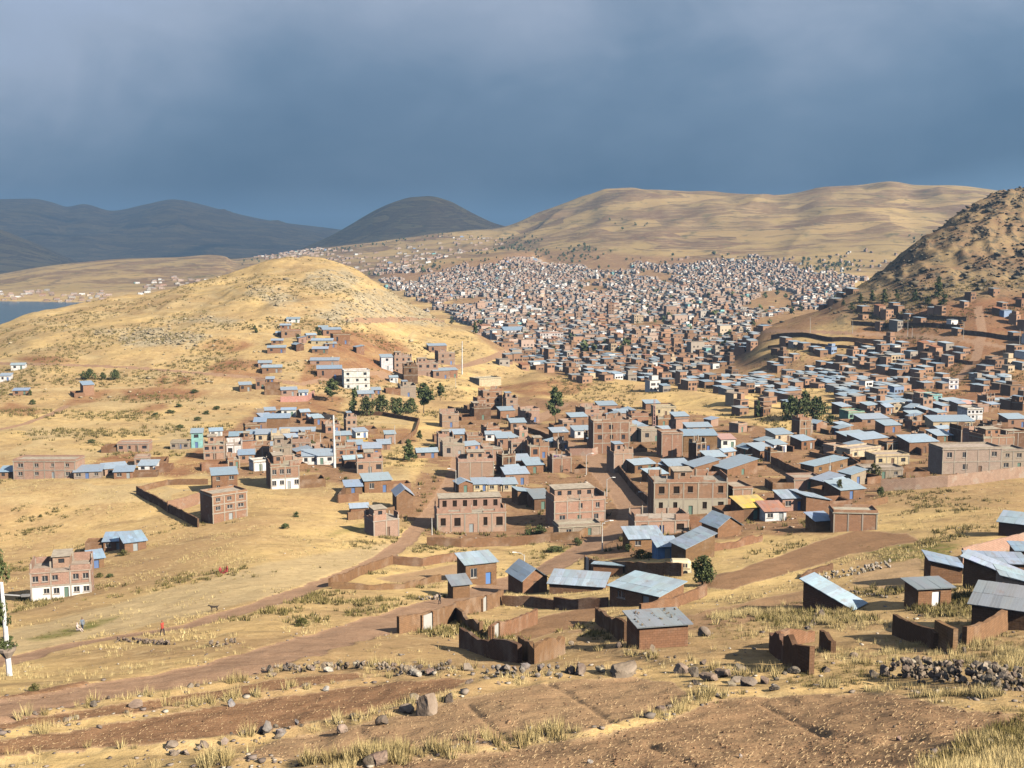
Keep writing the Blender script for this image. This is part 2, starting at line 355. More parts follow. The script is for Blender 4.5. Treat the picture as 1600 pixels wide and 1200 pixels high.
urban = region([[(610,815),(650,745),(690,665),(760,618),(880,625),(1000,640),(1120,650),(1250,680),(1320,650),(1600,600),(1600,742),(1480,750),(1372,770),(1330,800),(1300,832),(1160,838),(1110,850),(1000,870),(960,880),(900,860),(820,838),(690,850)],
   [(310,735),(330,690),(400,640),(520,650),(560,690),(600,720),(540,760),(470,745),(330,745)]], 200, 800).astype(float)
urban = np.maximum(urban, region([[(690,455),(640,450),(600,430),(590,425),(640,420),(800,395),(860,392),(1050,400),(1250,430),(1330,470),(1300,500),(1180,540),(1160,560),(1500,540),(1600,560),(1600,640),(1200,680),(1000,630),(870,595),(790,560),(740,520)]], 640, 3000).astype(float) * 0.85)
rock = region([[(545,455),(600,452),(650,478),(700,503),(690,512),(600,500),(560,480)],[(390,455),(440,448),(470,470),(430,480)],[(480,425),(545,420),(570,440),(540,455),(470,450)],[(480,490),(540,470),(600,485),(640,500),(520,505)],[(180,524),(250,519),(330,523),(300,540),(190,543)],[(380,452),(445,449),(448,458),(385,462)],[(150,516),(262,511),(262,519),(150,524)],[(250,500),(330,496),(390,500),(330,506)]], 500, 1300).astype(float)
pale_grass = region([[(0,990),(120,960),(300,910),(420,880),(600,850),(640,840),(590,872),(430,930),(200,985),(0,1028)]], 80, 330).astype(float)
green = region([[(40,1000),(90,985),(140,972),(190,962),(180,972),(110,992),(60,1002)],[(510,838),(560,820),(600,808),(560,830)],[(1330,850),(1400,850),(1500,850),(1480,870),(1380,880)],[(1460,1200),(1520,1150),(1600,1130),(1640,1220)],[(860,860),(900,850),(890,870)]], 10, 330).astype(float)
def blur(m, n=2):
    for _ in range(n):
        p = np.pad(m, 1, mode='edge')
        m = (p[1:-1, 1:-1] * 2 + p[:-2, 1:-1] + p[2:, 1:-1] + p[1:-1, :-2] + p[1:-1, 2:]) / 6
    return m
red, urban, rock, pale_grass, green = blur(red, 3), blur(urban, 4), blur(rock, 4), blur(pale_grass, 4), blur(green, 5)
field = blur(field, 1)

# ------------------------------------------------------------------ materials
def mat_new(name):
    m = bpy.data.materials.new(name); m.use_nodes = True
    nt = m.node_tree; b = nt.nodes['Principled BSDF']; b.inputs['Roughness'].default_value = 0.9
    b.inputs['Specular IOR Level'].default_value = 0.15
    return m, nt, b
class NB:
    def __init__(s, nt): s.nt = nt; s.N = nt.nodes; s.L = nt.links
    def _set(s, sock, v):
        if hasattr(v, 'is_linked'): s.L.new(v, sock)
        elif isinstance(v, (tuple, list)) and len(v) == 3 and sock.type == 'RGBA': sock.default_value = (*v, 1)
        else: sock.default_value = v
    def coord(s, kind='Object'): return s.N.new('ShaderNodeTexCoord').outputs[kind]
    def pos(s): return s.N.new('ShaderNodeNewGeometry').outputs['Position']
    def noise(s, vec, scale, detail=4, rough=0.55, dist=0.0):
        n = s.N.new('ShaderNodeTexNoise'); n.inputs['Scale'].default_value = scale; n.inputs['Detail'].default_value = detail
        n.inputs['Roughness'].default_value = rough; n.inputs['Distortion'].default_value = dist
        s.L.new(vec, n.inputs['Vector']); return n.outputs['Fac']
    def vor(s, vec, scale, out='Distance', feat='F1'):
        n = s.N.new('ShaderNodeTexVoronoi'); n.feature = feat; n.inputs['Scale'].default_value = scale; s.L.new(vec, n.inputs['Vector']); return n.outputs[out]
    def ramp(s, fac, lo, hi, a=0.0, b=1.0):
        n = s.N.new('ShaderNodeMapRange'); n.inputs['From Min'].default_value = lo; n.inputs['From Max'].default_value = hi
        n.inputs['To Min'].default_value = a; n.inputs['To Max'].default_value = b; s._set(n.inputs['Value'], fac); return n.outputs['Result']
    def math(s, op, a, b=0.0):
        n = s.N.new('ShaderNodeMath'); n.operation = op; s._set(n.inputs[0], a); s._set(n.inputs[1], b); return n.outputs[0]
    def mix(s, fac, a, b, mode='MIX'):
        n = s.N.new('ShaderNodeMix'); n.data_type = 'RGBA'; n.blend_type = mode
        s._set(n.inputs['Factor'], fac); s._set(n.inputs['A'], a); s._set(n.inputs['B'], b); return n.outputs['Result']
    def attr(s, name):
        n = s.N.new('ShaderNodeAttribute'); n.attribute_name = name; return n
    def sep(s, v):
        n = s.N.new('ShaderNodeSeparateXYZ'); s.L.new(v, n.inputs[0]); return n.outputs
    def scalev(s, v, sc):
        n = s.N.new('ShaderNodeMapping'); n.inputs['Scale'].default_value = sc; s.L.new(v, n.inputs[0]); return n.outputs[0]
    def bump(s, h, strength, dist, bsdf):
        n = s.N.new('ShaderNodeBump'); n.inputs['Strength'].default_value = strength; n.inputs['Distance'].default_value = dist
        s.L.new(h, n.inputs['Height']); s.L.new(n.outputs[0], bsdf.inputs['Normal'])

GOLD, TAN, STRAW = (0.68, 0.485, 0.21), (0.49, 0.34, 0.165), (0.72, 0.56, 0.30)
SOIL, DARKSOIL, REDSOIL = (0.235, 0.135, 0.075), (0.15, 0.088, 0.052), (0.30, 0.135, 0.07)
def ground_material():
    m, nt, b = mat_new('earth_and_dry_grass'); q = NB(nt); p = q.pos()
    A = q.attr('mask_a').outputs['Color']; B = q.attr('mask_b').outputs['Color']; Cc = q.attr('mask_c').outputs['Color']
    fa = q.sep(A); fb = q.sep(B); fc = q.sep(Cc)       # a: field, road, red   b: rock, urban, green   c: pale, far, rocky
    n_l = q.noise(p, 0.012, 6, 0.6); n_m = q.noise(p, 0.06, 6, 0.65, 0.4); n_s = q.noise(p, 0.45, 6, 0.7); n_t = q.noise(p, 3.0, 4, 0.7)
    n_f = q.noise(p, 0.0035, 7, 0.62, 0.5)
    # dry grass
    g = q.mix(q.ramp(n_m, 0.36, 0.62), TAN, GOLD)
    g = q.mix(q.ramp(n_l, 0.46, 0.62, 0, 0.75), g, (0.37, 0.235, 0.125))
    g = q.mix(q.ramp(q.noise(q.scalev(p, (0.35, 1.0, 2.5)), 0.11, 6, 0.68, 0.6), 0.54, 0.68, 0, 0.7), g, (0.235, 0.155, 0.085))
    g = q.mix(q.ramp(n_s, 0.55, 0.72, 0, 0.75), g, (0.25, 0.18, 0.085))
    g = q.mix(q.ramp(n_s, 0.46, 0.30, 0, 0.5), g, STRAW)
    g = q.mix(q.ramp(n_t, 0.60, 0.75, 0, 0.45), g, (0.20, 0.145, 0.07))
    # thin lines of old terraces and dry walls along the contours
    z = q.sep(p)[2]
    w = q.math('ADD', q.math('MULTIPLY', z, 0.24), q.math('MULTIPLY', q.noise(p, 0.011, 3), 5.0))
    fr = q.math('FRACT', w); line = q.ramp(fr, 0.80, 0.95, 0, 1)
    gaps = q.ramp(q.noise(p, 0.022, 4), 0.44, 0.52)
    line = q.math('MULTIPLY', q.math('MULTIPLY', line, gaps), q.ramp(fc[1], 0.03, 0.2, 0.0, 0.95))
    g = q.mix(line, g, (0.15, 0.10, 0.06))
    lite = q.math('MULTIPLY', q.ramp(fr, 0.50, 0.78, 0, 0.7), q.math('MULTIPLY', gaps, q.ramp(fc[1], 0.03, 0.2)))
    g = q.mix(lite, g, (0.62, 0.47, 0.25))
    g = q.mix(q.math('MULTIPLY', q.ramp(fc[1], 0.02, 0.2, 0, 0.6), q.ramp(n_m, 0.30, 0.60, 1.0, 0.35)), g, q.mix(q.ramp(n_s, 0.4, 0.62), (0.42, 0.325, 0.165), (0.28, 0.185, 0.10)))
    # far hills: browner soil patches, olive scrub
    far = q.mix(q.ramp(n_f, 0.46, 0.55), (0.36, 0.26, 0.12), (0.22, 0.145, 0.085))
    far = q.mix(q.ramp(q.noise(p, 0.011, 5, 0.65), 0.53, 0.66, 0, 0.7), far, (0.24, 0.135, 0.085))
    cells = q.sep(q.vor(q.scalev(p, (0.55, 1.0, 3.0)), 0.010, 'Color'))
    far = q.mix(q.ramp(cells[0], 0.56, 0.62, 0, 0.7), far, (0.44, 0.31, 0.14))
    far = q.mix(q.ramp(cells[1], 0.58, 0.64, 0, 0.75), far, (0.17, 0.10, 0.066))
    far = q.mix(q.ramp(q.noise(p, 0.019, 6, 0.7), 0.56, 0.66, 0, 0.85), far, (0.10, 0.095, 0.05))
    w2 = q.math('ADD', q.math('MULTIPLY', z, 0.075), q.math('MULTIPLY', q.noise(p, 0.0032, 4), 5.0)); fr2 = q.math('FRACT', w2); gp2 = q.ramp(q.noise(p, 0.009, 4, 0.6), 0.45, 0.53)
    far = q.mix(q.math('MULTIPLY', q.ramp(fr2, 0.74, 0.90, 0, 0.8), gp2), far, (0.17, 0.12, 0.075))
    far = q.mix(q.math('MULTIPLY', q.ramp(fr2, 0.40, 0.20, 0, 0.5), gp2), far, (0.40, 0.29, 0.145))
    far = q.mix(q.math('MULTIPLY', line, 0.7), far, (0.15, 0.11, 0.07))
    far = q.mix(q.math('MULTIPLY', lite, 0.8), far, (0.40, 0.30, 0.16))
    g = q.mix(q.ramp(fc[1], 0.35, 0.9), g, far)
    # rocky hill: dark lichen rock, red brown scree
    rk = q.mix(q.ramp(q.noise(p, 0.03, 5, 0.65), 0.42, 0.58), (0.30, 0.215, 0.115), (0.25, 0.16, 0.095))
    rk = q.mix(q.ramp(q.noise(p, 0.13, 7, 0.75), 0.50, 0.60), rk, (0.105, 0.092, 0.068))
    rk = q.mix(q.ramp(q.noise(p, 0.3, 6, 0.75), 0.60, 0.70, 0, 0.7), rk, (0.34, 0.26, 0.13))
    rk = q.mix(q.ramp(q.vor(p, 0.22), 0.0, 0.22, 0.8, 0.0), rk, (0.055, 0.048, 0.036))
    g = q.mix(fc[2], g, rk)
    # pale trampled grass, green damp patches
    g = q.mix(q.math('MULTIPLY', fc[0], 0.8), g, q.mix(q.ramp(n_s, 0.4, 0.65), (0.56, 0.43, 0.24), (0.46, 0.34, 0.19)))
    g = q.mix(q.math('MULTIPLY', fb[2], q.ramp(n_s, 0.62, 0.42, 0.2, 0.95)), g, (0.17, 0.17, 0.045))
    # pale scree rock
    rc = q.mix(q.ramp(q.noise(p, 0.35, 6, 0.75), 0.42, 0.6), (0.48, 0.41, 0.28), (0.28, 0.225, 0.14))
    g = q.mix(q.math('MULTIPLY', fb[0], q.ramp(q.noise(p, 0.08, 5, 0.7), 0.40, 0.52, 0.2, 0.95)), g, rc)
    # trodden village earth
    ur = q.mix(q.ramp(n_s, 0.38, 0.62), (0.33, 0.195, 0.112), (0.235, 0.135, 0.078))
    ur = q.mix(q.ramp(n_m, 0.56, 0.62, 0, 0.8), ur, (0.44, 0.31, 0.15))
    g = q.mix(q.math('MULTIPLY', fb[1], q.ramp(n_m, 0.36, 0.46, 0.7, 1.0)), g, ur)
    rd = q.mix(q.ramp(n_s, 0.35, 0.65), (0.31, 0.145, 0.075), (0.21, 0.10, 0.056))
    g = q.mix(q.math('MULTIPLY', fa[2], q.ramp(n_m, 0.35, 0.60, 1.0, 0.6)), g, rd)
    # ploughed soil with straw
    so = q.mix(q.ramp(n_s, 0.35, 0.65), (0.32, 0.18, 0.10), (0.25, 0.138, 0.076))
    so = q.mix(q.ramp(n_t, 0.55, 0.72, 0, 0.4), so, (0.22, 0.13, 0.075))
    st = q.noise(q.scalev(p, (1.0, 0.35, 1.0)), 9.0, 3, 0.7)
    so = q.mix(q.ramp(st, 0.56, 0.72, 0, 0.45), so, (0.42, 0.29, 0.165))
    fine = q.mix(q.ramp(n_s, 0.4, 0.62), (0.44, 0.29, 0.165), (0.50, 0.345, 0.195))
    so = q.mix(q.ramp(fa[0], 0.95, 0.60), so, q.mix(q.ramp(st, 0.54, 0.72, 0, 0.4), fine, (0.47, 0.335, 0.18)))
    g = q.mix(q.ramp(q.math('ADD', fa[0], q.math('MULTIPLY', q.math('SUBTRACT', n_s, 0.5), 0.8)), 0.32, 0.50), g, so)
    # dirt roads with paler wheel tracks
    ro = q.mix(q.ramp(n_s, 0.36, 0.64), (0.385, 0.245, 0.16), (0.325, 0.20, 0.128))
    ro = q.mix(q.ramp(n_t, 0.55, 0.7, 0, 0.4), ro, (0.22, 0.145, 0.09))
    g = q.mix(q.ramp(q.math('ADD', fa[1], q.math('MULTIPLY', q.math('SUBTRACT', n_s, 0.5), 0.9)), 0.30, 0.62), g, ro)
    n_x = q.noise(p, 11.0, 3, 0.8)
    g = q.mix(q.ramp(n_x, 0.52, 0.70, 0, 0.55), g, q.mix(1.0, g, (0.42, 0.38, 0.36), 'MULTIPLY'))
    g = q.mix(q.ramp(n_x, 0.46, 0.30, 0, 0.35), g, (0.62, 0.48, 0.29))
    n_y = q.noise(p, 0.9, 5, 0.75)
    g = q.mix(q.ramp(n_y, 0.55, 0.72, 0, 0.5), g, q.mix(1.0, g, (0.55, 0.50, 0.46), 'MULTIPLY'))
    nt.links.new(g, b.inputs['Base Color'])
    b.inputs['Roughness'].default_value = 0.95; b.inputs['Specular IOR Level'].default_value = 0.05
    h = q.math('ADD', q.math('MULTIPLY', n_s, 0.5), q.math('MULTIPLY', n_t, 0.12))
    q.bump(h, 0.7, 0.6, b)
    return m
M = {}
M['ground'] = ground_material()

def color_mat(name, scale_grain=2.0, rough=0.9, grain=0.35, spec=0.1, streak=False, bump=0.0, courses=0.0):
    """base colour comes from the object's own colour; noise gives wear"""
    m, nt, b = mat_new(name); q = NB(nt); p = q.coord('Object')
    oi = nt.nodes.new('ShaderNodeObjectInfo')
    n1 = q.noise(p, scale_grain, 5, 0.65); n2 = q.noise(p, scale_grain * 0.22, 3, 0.5)
    c = q.mix(q.ramp(n1, 0.35, 0.7, 0, grain), oi.outputs['Color'], (0.10, 0.065, 0.045))
    c = q.mix(q.ramp(n2, 0.5, 0.75, 0, grain * 0.8), c, (0.52, 0.42, 0.33))
    if streak:
        s = q.noise(q.scalev(p, (3.0, 0.25, 0.25)), 1.6, 3, 0.6)
        c = q.mix(q.ramp(s, 0.48, 0.72, 0, 0.5), c, (0.27, 0.27, 0.27))
        rust = q.noise(q.scalev(p, (1.2, 0.5, 0.5)), 0.9, 4, 0.65)
        c = q.mix(q.ramp(rust, 0.58, 0.72, 0, 0.6), c, (0.24, 0.15, 0.10)); c = q.mix(q.math('MULTIPLY', oi.outputs['Random'], 0.35), c, (0.25, 0.28, 0.31))
        wv = nt.nodes.new('ShaderNodeTexWave'); wv.inputs['Scale'].default_value = 1.1; wv.bands_direction = 'X'
        nt.links.new(p, wv.inputs['Vector']); c = q.mix(q.ramp(wv.outputs['Fac'], 0.0, 0.25, 0.35, 0.0), c, (0.30, 0.34, 0.37))
    if name == 'masonry_wall':
        pt = q.noise(p, 0.35, 4, 0.6); c = q.mix(q.ramp(pt, 0.56, 0.62, 0, 0.55), c, (0.40, 0.34, 0.28)); c = q.mix(q.math('MULTIPLY', oi.outputs['Random'], 0.3), c, (0.45, 0.33, 0.25))
    if courses:
        br = nt.nodes.new('ShaderNodeTexBrick'); br.inputs['Scale'].default_value = 1.0
        br.inputs['Brick Width'].default_value = courses * 2; br.inputs['Row Height'].default_value = courses; br.inputs['Mortar Size'].default_value = courses * 0.10
        br.inputs['Color1'].default_value = (1, 1, 1, 1); br.inputs['Color2'].default_value = (0.82, 0.82, 0.82, 1); br.inputs['Mortar'].default_value = (0.62, 0.6, 0.58, 1)
        sp = q.sep(p); cb = nt.nodes.new('ShaderNodeCombineXYZ'); nt.links.new(q.math('ADD', sp[0], sp[1]), cb.inputs[0]); nt.links.new(sp[2], cb.inputs[1])
        nt.links.new(cb.outputs[0], br.inputs['Vector']); c = q.mix(0.8, c, br.outputs['Color'], 'MULTIPLY')
    nt.links.new(c, b.inputs['Base Color']); b.inputs['Roughness'].default_value = rough; b.inputs['Specular IOR Level'].default_value = spec
    if bump: q.bump(n1, bump, 0.1, b)
    return m
M['wall'] = color_mat('masonry_wall', 1.1, 0.92, 0.34, 0.1, courses=0.28)
M['adobe'] = color_mat('adobe_wall', 1.6, 0.95, 0.42, 0.05, bump=0.6, courses=0.22)
M['tin'] = color_mat('corrugated_tin', 0.8, 0.42, 0.16, 0.45, streak=True)
M['slab'] = color_mat('concrete_slab', 0.9, 0.92, 0.5, 0.1)
M['paint'] = color_mat('painted_wood', 2.0, 0.6, 0.15, 0.3)
M['stone'] = color_mat('lichen_stone', 3.2, 0.95, 0.6, 0.1, bump=1.0)
M['metal'] = color_mat('grey_metal', 2.0, 0.5, 0.2, 0.4)
def simple(name, c, rough=0.9, spec=0.1, metallic=0.0):
    m, nt, b = mat_new(name); b.inputs['Base Color'].default_value = (*c, 1); b.inputs['Roughness'].default_value = rough
    b.inputs['Specular IOR Level'].default_value = spec; b.inputs['Metallic'].default_value = metallic
    q = NB(nt); n = q.noise(q.coord('Object'), 3.0, 3); nt.links.new(q.mix(q.ramp(n, 0.35, 0.7, 0, 0.25), c, tuple(x * 0.6 for x in c)), b.inputs['Base Color'])
    return m
M['glass'] = simple('window_glass', (0.035, 0.04, 0.05), 0.12, 0.6)
M['unlit_sheet'] = simple('unlit_room_sheet', (0.03, 0.022, 0.018), 1.0, 0.0)  # black sheet painted for the shade inside unglazed openings
M['bark'] = simple('bark', (0.16, 0.115, 0.08))
M['rubber'] = simple('rubber', (0.02, 0.02, 0.02), 0.8)
def leaf_mat(name, c1, c2):
    m, nt, b = mat_new(name); q = NB(nt); oi = nt.nodes.new('ShaderNodeObjectInfo'); p = q.coord('Object')
    a = q.attr('tone'); c = q.mix(a.outputs['Fac'], c1, c2)
    c = q.mix(q.math('MULTIPLY', oi.outputs['Random'], 0.3), c, (0.09, 0.075, 0.03))
    nt.links.new(c, b.inputs['Base Color']); b.inputs['Roughness'].default_value = 0.7
    return m
M['leaf'] = leaf_mat('dark_leaves', (0.05, 0.07, 0.03), (0.15, 0.18, 0.07))
M['leaf_olive'] = leaf_mat('olive_leaves', (0.06, 0.065, 0.022), (0.16, 0.15, 0.05))
M['stubble'] = leaf_mat('pale_stubble', (0.36, 0.245, 0.135), (0.58, 0.43, 0.25))
M['straw'] = leaf_mat('dry_straw', (0.44, 0.32, 0.14), (0.80, 0.64, 0.32))
M['scrub'] = leaf_mat('dry_scrub', (0.10, 0.085, 0.035), (0.26, 0.21, 0.075))
def vcol_mat(name, rough=0.9, grain=0.15):
    m, nt, b = mat_new(name); q = NB(nt); a = q.attr('tint'); n = q.noise(q.pos(), 0.5, 3)
    nt.links.new(q.mix(q.ramp(n, 0.4, 0.7, 0, grain), a.outputs['Color'], (0.1, 0.08, 0.06)), b.inputs['Base Color']); b.inputs['Roughness'].default_value = rough
    return m
M['tint'] = vcol_mat('far_house_walls')

# ------------------------------------------------------------------ object helpers
def mesh_of(name, v, f):
    me = bpy.data.meshes.new(name); me.from_pydata([tuple(x) for x in v], [], [tuple(x) for x in f]); me.update(); return me
def mesh_np(name, verts, faces, smooth=False):
    """fast path: verts (n,3), faces (m,k) with one k"""
    me = bpy.data.meshes.new(name); n, (m, k) = len(verts), faces.shape
    me.vertices.add(n); me.vertices.foreach_set('co', np.asarray(verts, np.float32).ravel())
    me.loops.add(m * k); me.loops.foreach_set('vertex_index', faces.astype(np.int32).ravel())
    me.polygons.add(m); me.polygons.foreach_set('loop_start', np.arange(0, m * k, k, dtype=np.int32))
    me.polygons.foreach_set('loop_total', np.full(m, k, np.int32))
    if smooth: me.polygons.foreach_set('use_smooth', np.ones(m, bool))
    me.update(calc_edges=True); return me
def link(name, me, mat=None, parent=None, color=None, loc=None, rot=None, scale=None):
    o = bpy.data.objects.new(name, me); col.objects.link(o)
    if mat is not None and me is not None and len(me.materials) == 0: me.materials.append(M[mat] if isinstance(mat, str) else mat)
    if parent is not None: o.parent = parent
    if color is not None: o.color = (*color, 1)
    if loc is not None: o.location = loc
    if rot is not None: o.rotation_euler = rot
    if scale is not None: o.scale = scale
    return o
def tag(o, label, cat, group=None, kind=None):
    if label: o['label'] = label
    if cat: o['category'] = cat
    if group: o['group'] = group
    if kind: o['kind'] = kind
    return o
def W(p, dz=0.0): return Vector((p[0], p[1], p[2] + CZ + dz))

# ------------------------------------------------------------------ terrain sheets
def build_terrain():
    V = np.stack([XG, YG, Z + CZ], -1).reshape(-1, 3)
    idx = np.arange(NS * NY).reshape(NY, NS)
    Q = np.stack([idx[:-1, :-1], idx[:-1, 1:], idx[1:, 1:], idx[1:, :-1]], -1).reshape(-1, 4)
    far = np.where(np.isin(OWNER, [4, 5, 6, 7, 8, 9, 10]), 1.0, sstep(2200, 2700, YG))
    far = np.where(OWNER == 1, 0.24, far); far = np.maximum(far, 0.22 * (UG < 640) * (VG < 790) * (YG > 300) * (OWNER == 0)); far = blur(far, 3)
    rocky = np.where((OWNER == 3), 1.0, 0.0) * sstep(-62, -35, Z); rocky = blur(rocky, 4)
    pad = np.zeros_like(field)
    ma = np.stack([field, road_mask, red, pad], -1).reshape(-1, 4)
    mb = np.stack([rock, urban, green, pad], -1).reshape(-1, 4)
    mc = np.stack([pale_grass, far, rocky, pad], -1).reshape(-1, 4)
    own = OWNER[:-1, :-1].ravel(); rid = road_id[:-1, :-1].ravel(); fid = field_id[:-1, :-1].ravel()
    code = own.copy(); code = np.where(fid > 0, 100 + fid, code); code = np.where(rid > 0, 200 + rid, code)
    names = {0: ('ground', 'dry grassy ground of the valley')}
    for i, h in enumerate(HILLS): names[i + 1] = (h[0], None)
    lab = {'near_hill': 'grassy hill on the left with a pale rocky brow', 'knoll': 'low golden knoll in front of the city', 'rocky_hill': 'dark rocky hill on the right edge',
           'orange_hill': 'smooth orange hill above the city', 'peninsula_hill': 'long pale hill behind the lakeside town', 'shoulder_hill': 'scrubby slope below the cone hill',
           'ridge': 'long sunlit terraced ridge behind the city', 'cone_hill': 'shaded cone shaped hill on the skyline', 'left_hill': 'purple hill at the far left', 'mountain': 'blue shaded mountains on the left horizon'}
    for c in np.unique(code):
        sel = Q[code == c]
        used, inv = np.unique(sel, return_inverse=True)
        if c >= 200: nm, lb = ROADS[c - 201][0], ROADS[c - 201][3]
        elif c >= 100: nm, lb = FIELDS[c - 101][0], FIELDS[c - 101][3]
        else: nm = names[c][0]; lb = names[c][1] or lab[nm]
        me = mesh_np(nm, V[used], inv.reshape(-1, 4), True)
        for an, arr in (('mask_a', ma), ('mask_b', mb), ('mask_c', mc)):
            at = me.attributes.new(an, 'FLOAT_COLOR', 'POINT'); at.data.foreach_set('color', arr[used].astype(np.float32).ravel())
        o = link(nm, me, 'ground'); tag(o, lb, nm.replace('_', ' ').split(' ')[-1], kind='structure')
build_terrain()

def build_lake():
    m, nt, b = mat_new('lake_water'); q = NB(nt); p = q.pos()
    b.inputs['Base Color'].default_value = (0.035, 0.075, 0.095, 1); b.inputs['Roughness'].default_value = 0.18; b.inputs['Specular IOR Level'].default_value = 0.5
    q.bump(q.noise(q.scalev(p, (0.3, 0.1, 0.3)), 0.35, 4), 0.35, 0.5, b)
    me = mesh_of('lake', [(-6000, 900, 0), (-150, 900, 0), (-150, 2400, 0), (-6000, 2400, 0)], [(0, 1, 2, 3)])
    o = link('lake', me, m, loc=(0, 0, LAKE + CZ)); tag(o, 'slate blue lake water at the left edge', 'lake', kind='structure')
build_lake()

#==PART2==
# ------------------------------------------------------------------ shared small meshes
def box_mesh(name, x0, x1, y0, y1, z0, z1):
    v = [(x0,y0,z0),(x1,y0,z0),(x1,y1,z0),(x0,y1,z0),(x0,y0,z1),(x1,y0,z1),(x1,y1,z1),(x0,y1,z1)]
    return mesh_of(name, v, [(3,2,1,0),(4,5,6,7),(0,1,5,4),(1,2,6,5),(2,3,7,6),(3,0,4,7)])
_cache = {}
def unit(matname, key='box'):
    """unit cube (centred in x and y, standing on z = 0) in one material"""
    k = (matname, key)
    if k not in _cache:
        me = box_mesh(key, -.5, .5, -.5, .5, 0, 1); me.materials.append(M[matname]); _cache[k] = me
    return _cache[k]
def frame_mesh():
    if 'frame' not in _cache:
        v, f = [], []
        def bx(x0, x1, z0, z1):
            b = len(v); v.extend([(x0,-.5,z0),(x1,-.5,z0),(x1,.5,z0),(x0,.5,z0),(x0,-.5,z1),(x1,-.5,z1),(x1,.5,z1),(x0,.5,z1)])
            f.extend([tuple(b + i for i in q) for q in ((3,2,1,0),(4,5,6,7),(0,1,5,4),(1,2,6,5),(2,3,7,6),(3,0,4,7))])
        t = 0.07
        bx(-.5, .5, 0, t); bx(-.5, .5, 1 - t, 1); bx(-.5, -.5 + t, t, 1 - t); bx(.5 - t, .5, t, 1 - t); bx(-t / 2, t / 2, t, 1 - t)
        me = mesh_of('window_frame', v, f); me.materials.append(M['paint']); _cache['frame'] = me
    return _cache['frame']

BRICK, ADOBE, PINK, WHITE, GREY, CREAM, DARK = (0.34,0.185,0.115), (0.275,0.155,0.088), (0.43,0.27,0.20), (0.74,0.72,0.70), (0.36,0.30,0.24), (0.56,0.45,0.30), (0.19,0.11,0.07)  # DARK: dark adobe, and adobe walls whose shade is put into the colour
TEAL, BLUE, ORANGE, YELLOW, GREENP = (0.25,0.50,0.50), (0.16,0.28,0.50), (0.50,0.17,0.05), (0.80,0.50,0.04), (0.30,0.50,0.36)
TINC, TINB, TIND, TERRA, SALMON, CONC = (0.36,0.46,0.56), (0.28,0.40,0.54), (0.22,0.25,0.28), (0.46,0.17,0.08), (0.58,0.31,0.25), (0.44,0.385,0.31)
WALLWORD = {BRICK:'brown brick', ADOBE:'adobe', PINK:'pale pink brick', WHITE:'white', GREY:'grey block', CREAM:'cream', DARK:'dark brown adobe', TEAL:'turquoise', BLUE:'blue', ORANGE:'orange', YELLOW:'yellow', GREENP:'mint green'}
ROOFWORD = {TINC:'pale tin roof', TINB:'blue tin roof', TIND:'dark tin roof', TERRA:'red tile roof', SALMON:'pink roof', CONC:'flat roof', YELLOW:'yellow roof'}
HOUSES = []      # (label parts, root, u, v) collected for the labels
def jit(c, a=0.10, rnd=random):
    k = 1 + rnd.uniform(-a, a); return tuple(min(0.9, max(0.01, x * k * (1 + rnd.uniform(-0.04, 0.04)))) for x in c)

class MB:
    def __init__(s): s.v = []; s.f = []
    def add(s, pts, *faces):
        b = len(s.v); s.v.extend(pts); s.f.extend([tuple(b + i for i in q) for q in faces])
    def box(s, x0, x1, y0, y1, z0, z1):
        s.add([(x0,y0,z0),(x1,y0,z0),(x1,y1,z0),(x0,y1,z0),(x0,y0,z1),(x1,y0,z1),(x1,y1,z1),(x0,y1,z1)], (3,2,1,0),(4,5,6,7),(0,1,5,4),(1,2,6,5),(2,3,7,6),(3,0,4,7))
    def prism(s, top, th):
        """slab whose upper face is the polygon top, th thick, downwards"""
        n = len(top); bot = [(p[0], p[1], p[2] - th) for p in top]
        s.add(list(top) + bot, tuple(range(n)), tuple(range(2 * n - 1, n - 1, -1)), *[(i, i + n, (i + 1) % n + n, (i + 1) % n) for i in range(n)])
    def build(s, name, mat, parent=None, color=None, **k): return link(name, mesh_of(name, s.v, s.f), mat, parent, color, **k)

def facade(mb, o, ex, nrm, Wd, z0, z1, holes, rev=0.22):
    """a wall face with real rectangular openings and reveals"""
    ex = Vector(ex); nrm = Vector(nrm); o = Vector(o)
    xs = sorted({0.0, Wd, *[h[0] for h in holes], *[h[1] for h in holes]}); zs = sorted({z0, z1, *[h[2] for h in holes], *[h[3] for h in holes]})
    def pt(x, z, d=0.0): q = o + ex * x - nrm * d; return (q.x, q.y, z)
    for a, b in zip(xs[:-1], xs[1:]):
        for c, d in zip(zs[:-1], zs[1:]):
            mx, mz = (a + b) / 2, (c + d) / 2
            if any(h[0] < mx < h[1] and h[2] < mz < h[3] for h in holes): continue
            mb.add([pt(a, c), pt(b, c), pt(b, d), pt(a, d)], (0, 1, 2, 3))
    for h in holes:
        a, b, c, d = h
        mb.add([pt(a,c), pt(b,c), pt(b,d), pt(a,d), pt(a,c,rev), pt(b,c,rev), pt(b,d,rev), pt(a,d,rev)], (0,1,5,4),(1,2,6,5),(2,3,7,6),(3,0,4,7))

